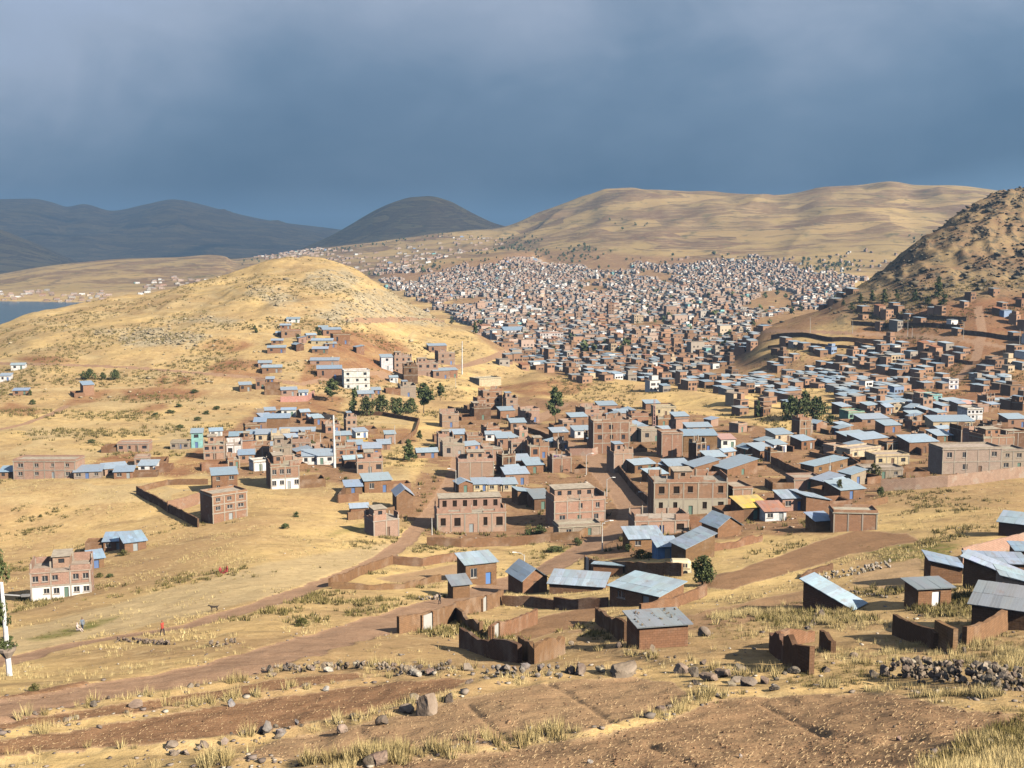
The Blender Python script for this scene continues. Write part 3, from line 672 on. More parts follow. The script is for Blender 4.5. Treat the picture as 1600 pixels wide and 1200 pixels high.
def house(u, v, w, h, yaw=20, dep=7, roof='S', wall=ADOBE, rc=TINC, fl=1, nw=2, door=True, name=None, label=None, lower=None, rise=None, sheets=None, glass=True, near=None, at=None, awide=None, pane=None, cat='house', dcol=None, right_win=0, hmin=2.1, upper=None):
    rnd = random.Random(int(u * 31 + v * 17))
    p = at if at is not None else P(u, v)
    k = mpp(p); az = math.atan2(p[0], p[1])
    ya = R(yaw)
    Wm = awide or max(2.2, w * k / max(0.35, math.cos(ya + az))); H = max(hmin, h * k)
    if H < 2.0 * fl: fl = max(1, int(H / 2.0))
    D = dep if at is not None else dep * .82
    if near is None: near = p[1] < 330
    cx, sx = math.cos(ya), math.sin(ya)
    cn = [(p[0] + cx * a - sx * b, p[1] + sx * a + cx * b) for a in (-Wm / 2, Wm / 2) for b in (0, D)]
    gz = [height(x, max(y, 6)) for x, y in cn]
    base = p[2]; f0 = min(min(gz) - base, 0) - 0.4
    nm = name or {WHITE: 'white_house', ADOBE: 'adobe_house', DARK: 'adobe_house', GREY: 'block_house', CREAM: 'cream_house'}.get(wall, 'brick_house')
    root = bpy.data.objects.new(nm, None); col.objects.link(root); root.empty_display_size = 1
    root.location = W(p); root.rotation_euler = (0, 0, ya)
    wc = jit(wall, 0.10, rnd); rcol = jit(rc, 0.08, rnd)
    rs = rise if rise is not None else {'S': 0.16 * D, 'B': 0.16 * D, 'L': 0.2 * Wm, 'R': 0.2 * Wm, 'G': 0.17 * D, 'X': 0.2 * Wm}.get(roof, 0.0)
    hf, hb = H, H
    if roof == 'S': hb = H + rs
    if roof == 'B': hf = H; hb = max(1.8, H - rs)
    # openings in the front (and right side) walls
    holes = []; spec = []
    fh = H / fl
    for f in range(fl):
        n = nw if nw else 0
        for i in range(n):
            if fl > 1 and n > 2 and rnd.random() < .14 and not (f == 0 and i == n // 2): continue
            xc = Wm * (i + 0.5 + rnd.uniform(-0.06, 0.06)) / n; ww = min(rnd.uniform(.95, 1.6), Wm / n * 0.6); z_ = f * fh + fh * rnd.choice([.34, .36, .40]); zz = f * fh + fh * 0.80
            if door and f == 0 and i == n // 2:
                ww = min(1.0, Wm / n * 0.45); a = (xc - ww / 2, xc + ww / 2, 0.02, min(fh * 0.82, 2.1)); holes.append(a); spec.append('door')
            else:
                a = (xc - ww / 2, xc + ww / 2, z_, zz); holes.append(a); spec.append('window')
    mb = MB(); x0, x1 = -Wm / 2, Wm / 2
    facade(mb, (x0, 0, 0), (1, 0, 0), (0, -1, 0), Wm, f0, min(hf, H), holes)
    hl = hr = None
    lo = min(hf, hb)
    facade(mb, (x1, D, 0), (-1, 0, 0), (0, 1, 0), Wm, f0, lo if roof not in ('S',) else hb, [])
    sh = []; sspec = []
    for f in range(fl):
        for i in range(right_win):
            yc = D * (i + 0.5) / right_win; sh.append((yc - 0.6, yc + 0.6, f * fh + fh * 0.36, f * fh + fh * 0.8))
    facade(mb, (x1, 0, 0), (0, 1, 0), (1, 0, 0), D, f0, lo, sh)
    facade(mb, (x0, D, 0), (0, -1, 0), (-1, 0, 0), D, f0, lo, [])
    if roof == 'S':
        for x in (x0, x1): mb.add([(x, 0, lo), (x, D, lo), (x, D, hb)], (0, 1, 2))
    if roof == 'B':
        for x in (x0, x1): mb.add([(x, 0, lo), (x, D, lo), (x, 0, hf)], (0, 1, 2))
    if roof == 'G':
        for x in (x0, x1): mb.add([(x, 0, H), (x, D, H), (x, D / 2, H + rs)], (0, 1, 2))
    if roof == 'X':
        for y in (0, D): mb.add([(x0, y, H), (x1, y, H), (0, y, H + rs)], (0, 1, 2))
    if roof in 'LR':
        xx = x1 if roof == 'L' else x0
        for y in (0, D): mb.add([(x0, y, H), (x1, y, H), (xx, y, H + rs)], (0, 1, 2))
        mb.add([(xx, 0, H), (xx, D, H), (xx, D, H + rs), (xx, 0, H + rs)], (0, 1, 2, 3))
    if lower is not None and fl > 1:      # ground floor painted differently
        lb_ = MB(); e = 0.03
        facade(lb_, (x0 - e, -e, 0), (1, 0, 0), (0, -1, 0), Wm + 2 * e, f0, fh * 0.98, [(a + e, b + e, c, d) for (a, b, c, d) in holes if d < fh], 0.03)
        lb_.build('ground_floor_facing', 'paint', root, lower)
    wm = 'adobe' if wall in (ADOBE, DARK) else ('slab' if wall in (WHITE, CREAM, TEAL, BLUE, GREENP) else 'wall')
    mb.build('wall', wm, root, wc)
    # panes, frames, doors
    def fill(hs, sp, org, ex, nr, rotz):
        for a, s_ in zip(hs, sp):
            c = Vector(org) + Vector(ex) * ((a[0] + a[1]) / 2) - Vector(nr) * 0.19
            wd, ht = a[1] - a[0], a[3] - a[2]
            if s_ == 'door':
                d_ = link('door', unit('paint', 'door'), None, root, dcol or rnd.choice([(0.10,0.17,0.35), (0.16,0.10,0.07), (0.30,0.33,0.34), (0.12,0.20,0.16)]), (c.x, c.y, a[2]), (0, 0, rotz), (wd, 0.06, ht))
            else:
                pn = link('window', unit('glass' if glass else 'unlit_sheet', 'window'), None, root, None, (c.x, c.y, a[2]), (0, 0, rotz), (wd, 0.04, ht))  # without glass, a black sheet stands in for the unlit room
                if near and glass:
                    c2 = c + Vector(nr) * 0.06
                    link('window_frame', frame_mesh(), None, root, (0.45, 0.42, 0.38), (c2.x, c2.y, a[2]), (0, 0, rotz), (wd, 0.05, ht))
                if near:
                    c3 = c + Vector(nr) * 0.24
                    link('window_sill', unit('slab', 'sill'), None, root, (0.42, 0.36, 0.30), (c3.x, c3.y, a[2] - 0.10), (0, 0, rotz), (wd + 0.2, 0.14, 0.09))
    fill(holes, spec, (x0, 0, 0), (1, 0, 0), (0, -1, 0), 0)
    fill(sh, ['window'] * len(sh), (x1, 0, 0), (0, 1, 0), (1, 0, 0), math.pi / 2)
    # roof
    e = 0.35; th = 0.07
    slopes = []
    if roof == 'S': sl = (hb - H) / D; slopes = [[(x0-e,-e,H-e*sl+th),(x1+e,-e,H-e*sl+th),(x1+e,D+e,hb+e*sl+th),(x0-e,D+e,hb+e*sl+th)]]
    elif roof == 'B': sl = (hf - hb) / D; slopes = [[(x0-e,-e,hf+e*sl+th),(x1+e,-e,hf+e*sl+th),(x1+e,D+e,hb-e*sl+th),(x0-e,D+e,hb-e*sl+th)]]
    elif roof == 'L': sl = rs / Wm; slopes = [[(x0-e,-e,H-e*sl+th),(x1+e,-e,H+rs+e*sl+th),(x1+e,D+e,H+rs+e*sl+th),(x0-e,D+e,H-e*sl+th)]]
    elif roof == 'R': sl = rs / Wm; slopes = [[(x0-e,-e,H+rs+e*sl+th),(x1+e,-e,H-e*sl+th),(x1+e,D+e,H-e*sl+th),(x0-e,D+e,H+rs+e*sl+th)]]
    elif roof == 'G': sl = rs / (D / 2); slopes = [[(x0-e,-e,H-e*sl+th),(x1+e,-e,H-e*sl+th),(x1+e,D/2,H+rs+th),(x0-e,D/2,H+rs+th)], [(x0-e,D/2,H+rs+th),(x1+e,D/2,H+rs+th),(x1+e,D+e,H-e*sl+th),(x0-e,D+e,H-e*sl+th)]]
    elif roof == 'X': sl = rs / (Wm / 2); slopes = [[(x0-e,-e,H-e*sl+th),(0,-e,H+rs+th),(0,D+e,H+rs+th),(x0-e,D+e,H-e*sl+th)], [(0,-e,H+rs+th),(x1+e,-e,H-e*sl+th),(x1+e,D+e,H-e*sl+th),(0,D+e,H+rs+th)]]
    if slopes:
        rb = MB()
        if len(slopes) == 1: rb.prism(slopes[0], th)
        else:
            a, b = slopes
            top = [a[0], a[1], a[2], a[3], b[2], b[3]] if roof == 'G' else [a[0], a[1], a[2], a[3], b[1], b[2]]
            bot = [(q[0], q[1], q[2] - th) for q in top]
            if roof == 'G': rb.add(top + bot, (0,1,2,3), (3,2,4,5), (6,9,8,7), (9,11,10,8), (0,6,7,1), (1,7,8,2), (2,8,10,4), (4,10,11,5), (5,11,9,3), (3,9,6,0))
            else: rb.add(top + bot, (0,1,2,3), (1,4,5,2), (6,9,8,7), (7,8,11,10), (0,6,7,1), (1,7,10,4), (4,10,11,5), (5,11,8,2), (2,8,9,3), (3,9,6,0))
        ro = rb.build('roof', 'tin', root, rcol)
        ns_ = sheets if sheets is not None else (p[1] < 262)
        if ns_:
            for q in slopes:      # each tin sheet on its own, lapped and a little uneven
                A_, B_, C_, D_ = [Vector(x) for x in q]
                lx = (B_ - A_).length; ly = (D_ - A_).length
                n1, n2 = max(1, round(lx / 0.95)), max(1, round(ly / 2.6))
                if n1 * n2 > 70: n1 = max(1, 70 // n2)
                nrm = (B_ - A_).cross(D_ - A_).normalized()
                for i in range(n1):
                    for j in range(n2):
                        s0, s1, t0, t1 = (i - 0.02) / n1, (i + 1.02) / n1, (j - 0.03) / n2, (j + 1.03) / n2
                        s0, t0, s1, t1 = max(-0.01, s0), max(-0.01, t0), min(1.01, s1), min(1.01, t1)
                        def qq(s, t, l): return (A_ + (B_ - A_) * s + (D_ - A_) * t) + nrm * l
                        l = 0.02 + 0.012 * (i % 2) + 0.02 * (j % 2) + rnd.uniform(0, 0.012)
                        sb = MB(); sb.prism([qq(s0, t0, l + rnd.uniform(0, .02)), qq(s1, t0, l), qq(s1, t1, l + rnd.uniform(0, .02)), qq(s0, t1, l)], 0.012)
                        sb.build('roof_sheet', 'tin', ro, jit(rcol, 0.16, rnd))
    if roof in 'FU':
        rb = MB(); e = 0.18 if roof == 'F' else 0.12
        rb.box(x0 - e, x1 + e, -e, D + e, H, H + 0.2)
        rb.build('roof', 'slab', root, rcol if rc != TINC else jit(CONC, 0.1, rnd))
        pb = MB(); ph = 0.5 if roof == 'F' else 0.0
        segs = []
        nf, nsd = max(2, int(Wm / 2.6)), max(2, int(D / 2.8))
        t = 0.16
        def parapet(xa, xb, ya_, yb_, hh): pb.box(xa, xb, ya_, yb_, H + 0.2, H + 0.2 + hh)
        for i in range(nf):
            hh = ph if roof == 'F' else rnd.choice([0.0, 0.4, 0.9, 1.3, 0.7])
            hk = ph if roof == 'F' else rnd.choice([0.0, 0.9, 1.5, 1.1])
            a, b_ = x0 + Wm * i / nf, x0 + Wm * (i + 1) / nf - 0.01
            if hh: parapet(a, b_, -0.05, t, hh)
            if hk: parapet(a, b_, D - t, D + 0.05, hk)
        for i in range(nsd):
            a, b_ = t + 0.01 + (D - 2 * t - 0.02) * i / nsd, t + 0.01 + (D - 2 * t - 0.02) * (i + 1) / nsd - 0.01
            for sx_ in (0, 1):
                hh = ph if roof == 'F' else rnd.choice([0.0, 0.5, 1.0, 1.4])
                if hh: parapet(x0 - 0.05 if not sx_ else x1 - t, x0 + t if not sx_ else x1 + 0.05, a, b_, hh)
        if pb.v: pb.build('parapet', wm, root, jit(wall, 0.12, rnd))['kind'] = 'stuff'
        if roof == 'U':
            for i in range(nf + 1):
                for yy in (0.25, D - 0.25):
                    hh = rnd.uniform(0.6, 1.9)
                    cbm = link('column_stub', unit('slab', 'column'), None, root, (0.40, 0.35, 0.29), (x0 + 0.2 + (Wm - 0.4) * i / nf, yy, H + 0.2), None, (0.26, 0.26, hh))
                    if near:
                        link('rebar', unit('metal', 'rebar'), None, cbm, (0.12, 0.07, 0.05), (0, 0, 1), (rnd.uniform(-.05, .05), rnd.uniform(-.05, .05), 0), (0.16, 0.16, rnd.uniform(.3, .7)))
        if upper is None and roof == 'U' and D > 5 and rnd.random() < .6: upper = (rnd.uniform(.3, .55), rnd.uniform(.3, .5), rnd.uniform(1.8, 2.7), rnd.uniform(0, .4))
        if upper:      # set-back upper room on the roof terrace
            uw, us, uh, ux = upper; xa = x0 + .25 + (Wm - .5) * ux; xb = min(x1 - .25, xa + (Wm - .5) * uw); ya0 = D * us; yb0 = D - .4
            ub = MB(); n_u = max(1, int((xb - xa) / 2.4)); hu = [((xb - xa) * (i + .5) / n_u - .5, (xb - xa) * (i + .5) / n_u + .5, H + 1.0, H + .2 + uh * .8) for i in range(n_u)]
            facade(ub, (xa, ya0, 0), (1, 0, 0), (0, -1, 0), xb - xa, H + .21, H + .2 + uh, hu)
            facade(ub, (xb, ya0, 0), (0, 1, 0), (1, 0, 0), yb0 - ya0, H + .21, H + .2 + uh, []); facade(ub, (xa, yb0, 0), (0, -1, 0), (-1, 0, 0), yb0 - ya0, H + .21, H + .2 + uh, []); facade(ub, (xb, yb0, 0), (-1, 0, 0), (0, 1, 0), xb - xa, H + .21, H + .2 + uh, [])
            uo = ub.build('upper_storey', wm, root, jit(wall, .1, rnd))
            for a in hu: link('window', unit('glass' if glass else 'unlit_sheet', 'window'), None, uo, None, (xa + (a[0] + a[1]) / 2, ya0 + .19, a[2]), None, (a[1] - a[0], .04, a[3] - a[2]))
            tb = MB(); z_ = H + .2 + uh; tb.prism([(xa - .25, ya0 - .3, z_ + .08), (xb + .25, ya0 - .3, z_ + .08), (xb + .25, yb0 + .25, z_ + .3), (xa - .25, yb0 + .25, z_ + .3)], .08); tin_ = rnd.random() < .35 and Wm < 12; tb.build('upper_roof', 'tin' if tin_ else 'slab', uo, rnd.choice([TINC, TINB]) if tin_ else CONC)
        if near or p[1] < 420:     # concrete frame showing in the brick front
            nb = max(2, min(6, round(Wm / 3.2)))
            for i in range(nb + 1): link('frame_column', unit('slab', 'frame_column'), None, root, jit((.40, .35, .29), .1, rnd), (x0 + .13 + (Wm - .26) * i / nb, -.035, f0), None, (.25, .066, H - f0 - .002))
        if fl > 1:     # floor band between the storeys
            bb = MB()
            for f in range(1, fl): bb.box(x0 - 0.06, x1 + 0.06, -0.09, 0.0 - 0.002, f * fh - 0.14, f * fh + 0.14)
            bb.build('floor_band', 'slab', root, (0.40, 0.35, 0.29))
            if fl > 2: root.children[-1]['kind'] = 'stuff'
    HOUSES.append(dict(root=root, u=u, v=v, wall=wall, rc=(rc if roof not in 'FUO' else CONC), roof=roof, fl=fl, label=label, cat=cat, Y=p[1], p=p))
    return root

# ------------------------------------------------------------------ houses that the photograph shows one by one
H_ = house
# left slope
H_(28,578,20,8,10,6,'G',WHITE,TINC,1,2); H_(8,596,16,9,10,6,'S',WHITE,TINC,1,2); H_(32,618,22,8,10,5,'S',BRICK,TINB,1,2)
H_(139,618,16,17,32,8,'S',BRICK,TINB,1,0,door=False,label='tall windowless brick shed alone on the left slope below three trees')
H_(208,706,46,12,5,7,'F',PINK,CONC,1,4,label='long low pink brick house alone beside a red earth patch')
H_(70,748,90,27,0,9,'F',PINK,CONC,2,4,door=True,label='long two storey brick block with four bays at the left edge')
H_(10,748,20,5,8,6,'S',BRICK,TINB); H_(137,748,40,5,12,7,'S',GREY,TINB,1,3,label='low shed with long blue roof right of the four bay block')
H_(182,742,34,11,30,6,'S',PINK,TINC,1,2); H_(193,748,28,5,10,6,'S',BRICK,TINB); H_(230,738,26,6,5,6,'S',WHITE,TINC); H_(222,727,22,9,12,6,'F',PINK,CONC,1,2)
H_(338,684,19,11,18,6,'G',WHITE,TINB,1,2); H_(308,700,17,24,12,6,'S',TEAL,TINC,2,1,label='narrow turquoise two storey house left of the village'); H_(281,702,28,9,5,5,'F',GREY,CONC,1,3)
H_(335,718,32,23,12,8,'U',PINK,CONC,2,3); H_(366,714,24,18,12,7,'U',WHITE,CONC,2,2); H_(386,723,23,13,14,6,'S',BRICK,TINB,1,2); H_(371,692,24,11,12,6,'S',PINK,TINB,1,2); H_(397,690,22,12,12,6,'S',BRICK,TINB,1,2)
H_(352,769,38,28,18,7,'S',ADOBE,TINB,2,2,label='tall adobe house with blue tin roof beside the walled yard')
H_(360,812,53,40,40,8,'F',BRICK,CONC,3,3,glass=True,label='three storey brick block standing alone in the yellow grass')
H_(446,764,44,35,20,11,'U',BRICK,CONC,2,4,lower=(0.74,0.72,0.68),label='brick house with white ground floor at the edge of the grass slope')
# lone houses on the left field
H_(96,934,88,41,16,8,'U',PINK,CONC,2,6,lower=(0.74,0.72,0.68),upper=(.3,.35,2.0,.35),label='two storey brick and white house alone on the left of the field',right_win=1)
H_(152,888,21,16,28,5,'S',ADOBE,TINB,1,1,label='small brick hut with blue roof behind the two storey white house')
H_(178,860,30,13,10,6,'S',ADOBE,TINB,1,2,label='left wing of the tin roofed farmhouse in the grass'); H_(212,861,32,14,30,7,'S',ADOBE,TINB,1,1,label='right wing of the tin roofed farmhouse in the grass')
# hillside hamlet
for a in [(458,504,20,5,8,6,'S',WHITE,TINC),(455,527,30,10,14,7,'F',BRICK,CONC),(446,514,16,5,8,5,'S',BRICK,TINC),(439,526,16,5,8,5,'S',PINK,TINC),(433,538,18,6,8,5,'S',BRICK,TINC),(432,552,28,9,8,6,'S',BRICK,TINC),
          (503,540,33,8,5,6,'S',CREAM,TINC),(500,552,24,7,5,6,'S',BRICK,TINC),(517,543,18,6,14,5,'S',BRICK,TINC),(519,526,28,11,16,7,'S',BRICK,TINC),(534,538,26,15,25,7,'F',ADOBE,CONC),(505,517,14,6,10,5,'S',BRICK,TINC),
          (507,572,44,9,5,7,'S',PINK,TINC),(515,592,38,16,10,8,'S',BRICK,TINB),(425,583,30,9,10,6,'S',BRICK,TINC),(414,574,20,7,10,6,'S',PINK,TINC),(407,608,14,14,10,6,'F',BRICK,CONC),(422,600,12,8,10,5,'S',BRICK,TINC),(384,612,18,11,18,6,'S',ADOBE,TINC)]:
    H_(*a, fl=1, nw=2)
H_(558,609,40,29,16,9,'F',WHITE,CONC,3,3,label='white three storey house on the slope above the dark conifers')
H_(452,619,24,10,14,6,'S',PINK,TINC,1,2); H_(474,620,14,7,10,5,'S',WHITE,TINC)
H_(630,584,27,26,16,9,'U',PINK,CONC,3,3,label='pale unfinished three storey block beside the red road'); H_(605,578,18,20,14,8,'S',WHITE,TINC,2,1); H_(642,598,22,24,10,9,'U',DARK,CONC,2,1,glass=False)
H_(668,588,34,20,16,9,'U',PINK,CONC,2,3); H_(684,552,28,12,16,7,'S',BRICK,TINC,1,2); H_(698,570,26,18,22,8,'U',PINK,CONC,2,2,dcol=(0.15,0.25,0.5)); H_(690,592,26,13,20,7,'S',BRICK,TINC,1,2); H_(706,590,18,12,20,6,'S',BRICK,TINC)
H_(766,604,34,12,35,12,'F',CREAM,CONC,1,0,door=False,label='long plain cream building below the saddle'); H_(638,620,24,15,16,9,'U',GREY,CONC,1,1); H_(572,622,24,6,12,7,'S',PINK,TINC); H_(588,616,14,6,12,6,'S',BRICK,TINC)
# left village
for a in [(432,668,40,15,8,7,'S',ADOBE,TINB,1,0),(451,651,22,11,8,5,'G',WHITE,TINB,1,2),(464,683,54,9,6,6,'S',BRICK,TINC,1,3),(415,692,30,14,8,7,'S',CREAM,TINC,1,2),(438,693,28,12,8,7,'U',CREAM,CONC,1,2),(441,723,28,24,8,8,'U',GREY,CONC,2,1),
          (410,716,22,16,10,7,'U',BRICK,CONC,1,2),(497,726,48,14,10,8,'S',WHITE,TINC,1,4),(541,726,32,24,10,8,'U',BRICK,CONC,2,2),(556,704,22,9,12,6,'S',BRICK,TINC,1,2),(582,714,28,14,10,7,'S',BRICK,TINC,1,2),(578,740,40,18,10,9,'U',PINK,CONC,1,3),
          (610,692,16,14,12,5,'S',PINK,TINC,1,1),(601,703,18,7,14,6,'S',BRICK,TINC,1,1),(566,700,18,9,10,6,'F',YELLOW,CONC,1,1),(406,672,18,13,8,7,'S',BRICK,TINB,1,1),(470,702,30,10,8,7,'U',PINK,CONC,1,3),(384,700,22,12,10,7,'U',BRICK,CONC,1,2)]:
    H_(*a)
# compound right of the dry slope
H_(591,770,42,20,18,7,'S',ADOBE,TINC,1,2,label='adobe house with pale roof at the back of the slope compound'); H_(553,772,26,10,14,6,'S',ADOBE,TINB,1,1); H_(633,803,26,30,14,9,'X',ADOBE,TINC,1,0,door=False,rise=1.6,label='tall adobe house with gabled tin roof beside the upper track')
H_(562,806,27,7,14,5,'G',ADOBE,TINC,1,0,door=False); H_(668,716,32,10,12,7,'G',BRICK,TINC,1,2,label='tin roofed hut right of the green bushes above the track')
H_(604,838,40,25,28,7,'U',PINK,CONC,1,1,label='small unfinished pale hut at the bend of the track')
H_(737,832,108,30,8,10,'U',PINK,CONC,1,5,upper=(.92,.42,2.9,.04),label='long unfinished two storey brick row house beside the reddish track',glass=False)
H_(752,914,48,35,22,5.5,'S',ADOBE,TINC,2,2,label='two storey adobe house with blue door beside the main dirt road',dcol=(0.10,0.22,0.5)); H_(721,934,26,17,18,4,'S',ADOBE,TIND,1,0,door=False,label='low adobe lean-to in front of the roadside two storey house')
# centre
H_(744,748,56,26,8,9,'U',PINK,CONC,1,0,door=False,label='long blank brick wall of a house above the tin shed row'); H_(728,770,22,15,20,6,'X',ADOBE,TINC,1,1)
for i, uu in enumerate((751,774,797)): H_(uu,768,22,12,10,6,'S',CREAM,TINC,1,2)
H_(697,700,24,16,10,7,'U',PINK,CONC,1,2); H_(715,690,26,12,10,7,'S',BRICK,TINC,1,2); H_(771,689,24,11,6,6,'G',WHITE,TINC,1,2); H_(709,714,34,18,12,8,'U',GREY,CONC,1,2); H_(742,700,24,15,10,8,'U',BRICK,CONC,2,2); H_(770,720,30,18,10,8,'U',PINK,CONC,2,2); H_(704,668,26,20,14,8,'U',PINK,CONC,2,1)
H_(770,640,30,28,20,9,'U',BRICK,CONC,3,2,label='stepped dark brick tower house left of the lone tree',glass=False); H_(754,656,26,18,20,8,'U',DARK,CONC,1,1); H_(793,655,22,14,16,7,'S',BRICK,TINC,1,1); H_(800,640,18,16,16,7,'U',PINK,CONC,2,1)
H_(810,672,24,12,10,7,'S',BRICK,TINC,1,2); H_(830,660,26,18,18,8,'U',PINK,CONC,1,2); H_(790,700,26,16,10,8,'S',BRICK,TINC,1,2); H_(815,712,32,20,10,8,'U',PINK,CONC,2,3); H_(812,735,34,16,12,7,'S',BRICK,TINC,1,2); H_(843,716,30,18,12,8,'U',BRICK,CONC,1,2)
H_(808,758,36,18,12,7,'S',BRICK,TINC,1,2); H_(826,788,34,16,16,7,'R',ADOBE,TINC,1,1); H_(848,796,26,18,16,8,'S',DARK,TIND,1,1); H_(836,740,26,14,14,8,'S',ADOBE,TINC,1,1)
H_(906,818,80,36,14,9,'U',PINK,CONC,2,3,upper=(.8,.35,2.3,.05),label='unfinished brick corner house beside the street bend'); H_(906,838,66,15,12,6,'F',GREY,CONC,1,2,label='low grey annex in front of the unfinished corner house'); H_(878,738,30,22,12,8,'U',BRICK,CONC,1,1,label='brick house with washing laid on its flat roof')
H_(876,690,24,15,14,7,'S',ADOBE,TINC,1,1); H_(911,684,26,12,14,7,'S',WHITE,TINC,1,2); H_(955,708,56,48,8,10,'U',BRICK,CONC,3,3,label='tall three storey brick house right of the village street'); H_(984,690,22,24,10,8,'U',PINK,CONC,2,1)
H_(1018,690,32,17,12,8,'F',GREY,CONC,1,2); H_(1050,714,33,36,6,8,'F',BRICK,CONC,1,0,door=False,label='blank brick tower wall left of the large blue roofed adobe house'); H_(1094,706,52,26,4,8,'S',ADOBE,TINB,1,2,label='large adobe house with long blue roof in the village centre',dcol=(0.08,0.16,0.45))
H_(1138,700,22,14,10,7,'S',WHITE,SALMON,1,2); H_(1093,676,38,9,8,7,'S',PINK,TINC,1,3); H_(974,737,30,28,14,8,'U',PINK,CONC,1,1)
for a in [(1008,738,32,13,22,6,'S',ADOBE,TINC,1,2),(1030,752,26,10,24,6,'S',ADOBE,TINC,1,1),(1040,742,22,12,-20,8,'R',ADOBE,TINC,1,0),(1062,742,34,15,14,7,'S',ADOBE,TINC,1,2),(1104,742,38,14,20,8,'L',ADOBE,TINC,1,1),(1120,724,28,10,14,7,'S',ADOBE,TINC,1,2),(1160,742,46,10,26,10,'L',ADOBE,TINC,1,1),
          (905,665,26,14,16,7,'S',BRICK,TINC,1,2),(925,655,22,16,16,8,'U',PINK,CONC,2,1),(950,645,28,12,12,8,'S',BRICK,TINC,1,2),(975,655,24,10,12,7,'S',PINK,TINC,1,2),(1000,665,26,14,14,8,'U',BRICK,CONC,1,2),(1040,650,32,13,10,8,'F',CREAM,CONC,1,3),(1020,640,22,10,10,7,'S',BRICK,TINC,1,1),(1065,662,22,12,12,7,'S',BRICK,TINC,1,1)]:
    H_(*a)
H_(1079,804,114,50,3,10,'U',BRICK,CONC,2,5,lower=(.36,.32,.25),upper=(.25,.4,2.0,.3),label='large unfinished three storey grey and brick block in the village centre',glass=False)
H_(1160,790,30,26,12,10,'F',BRICK,CONC,1,1); H_(1130,778,50,14,8,12,'F',PINK,CONC,1,2,label='wide flat roofed house behind the large unfinished block')
H_(1182,812,40,20,14,8,'S',DARK,YELLOW,1,1,door=True,label='shed with bright yellow roof beside the large unfinished block'); H_(1212,814,32,15,6,7,'S',WHITE,TERRA,1,2,label='white bungalow with red tiled eaves right of the yellow roof')
H_(1034,836,84,22,6,8,'O' if False else 'U',PINK,CONC,1,3,glass=False,label='low half built pink brick house in front of the grey block')
H_(1010,858,52,14,8,7,'S',ADOBE,TINC,1,2,label='adobe house with pale tin roof behind the green hedge'); H_(1044,872,32,6,8,5,'S',BLUE,TINC,1,1,label='small blue lean-to between two tin roofed adobe houses'); H_(1094,873,44,14,22,6,'L',ADOBE,TINC,1,0,door=False,rise=2.0,label='adobe shed with steep single pitch roof behind the bus')
H_(1140,838,36,10,24,7,'X',ADOBE,TINC,1,0,door=False,rise=1.8,label='gabled tin roof house standing apart in front of the yellow roof')
H_(836,927,38,24,24,7,'X',ADOBE,TINC,1,1,rise=1.6,label='gabled adobe house at the left end of the big tin roofed farm')
H_(900,926,84,3,-14,6,'S',ADOBE,TINC,1,0,door=False,hmin=1.2,rise=.7,label='long low tin roof joining the two farm sheds'); H_(990,947,76,22,-40,7.6,'S',ADOBE,TINC,1,2,rise=0.5,label='largest tin roofed shed of the farm beside the dark round tree')
H_(950,902,46,6,-14,3,'B',ADOBE,TINC,1,0,door=False,label='narrow tin roofed shed behind the farm roofs')
H_(1037,1012,75,32,12,4.6,'S',ADOBE,TIND,1,0,door=False,rise=0.15,sheets=True,label='square adobe hut with dark tin roof weighted by stones in the foreground')
# right side
for a in [(1240,798,34,20,10,6,'S',PINK,TINC,1,2),(1278,798,36,16,16,9,'R',ADOBE,TINC,1,0),(1262,765,42,15,6,8,'F',PINK,CONC,1,1),(1332,780,36,16,20,8,'S',ADOBE,TINC,1,1),(1288,830,26,16,14,5,'S',ADOBE,TINB,1,0),(1225,690,26,12,20,8,'S',CREAM,TINC,1,2),(1200,715,24,12,24,9,'S',ADOBE,TINC,1,1)]:
    H_(*a)
H_(1336,830,66,28,-6,6,'F',BRICK,CONC,1,0,door=False,label='plain brick store with flat roof right of the small blue roof')
H_(1298,738,50,13,30,6.5,'L',ADOBE,TINC,1,3,rise=1.2,label='long adobe house with pale roof inside the large walled yard')
H_(1345,692,34,10,26,8,'S',ADOBE,TINC,1,2); H_(1366,697,40,12,28,8,'S',ADOBE,TINC,1,1); H_(1443,708,42,18,14,9,'S',ADOBE,TINC,1,1,label='tall adobe house with pale roof left of the white two storey house'); H_(1476,690,22,10,14,8,'S',ADOBE,TINC,1,1)
H_(1394,727,50,14,10,8,'F',CREAM,CONC,1,3,label='flat roofed cream house in the right hand village'); H_(1352,716,46,14,30,7,'F',CREAM,CONC,1,3); H_(1380,748,58,14,6,7,'F',GREY,CONC,1,3)
H_(1518,740,86,38,6,10,'F',GREY,CONC,2,4,label='large pale two storey block house behind the long brick wall'); H_(1582,735,36,30,6,9,'F',GREY,CONC,2,2); H_(1490,674,60,16,4,9,'S',CREAM,TINC,1,3,label='long cream house with wide pale roof in front of the city edge'); H_(1590,668,28,14,8,8,'S',BRICK,TINC,1,2)
H_(1368,664,40,10,14,8,'S',BRICK,TINC,1,2); H_(1395,676,24,12,14,8,'S',BRICK,TINC,1,1); H_(1525,690,44,18,10,9,'U',DARK,CONC,1,1); H_(1560,706,44,22,14,9,'U',BRICK,CONC,1,1); H_(1590,700,30,24,14,9,'F',DARK,CONC,1,0)
H_(1590,838,56,17,-34,6,'S',DARK,TINC,1,0,door=False,label='tin roofed shed alone at the right edge above the pink wall')
H_(1292,953,74,5,-42,3.6,'R',DARK,TINC,1,0,door=False,rise=2.1,hmin=.8,label='low adobe shed with one long white roof slope in the tall grass'); H_(1460,948,48,24,10,3.6,'S',ADOBE,TIND,1,1,door=True,rise=0.2,label='adobe hut with white door beside the stony yard',dcol=(0.8,0.8,0.8))
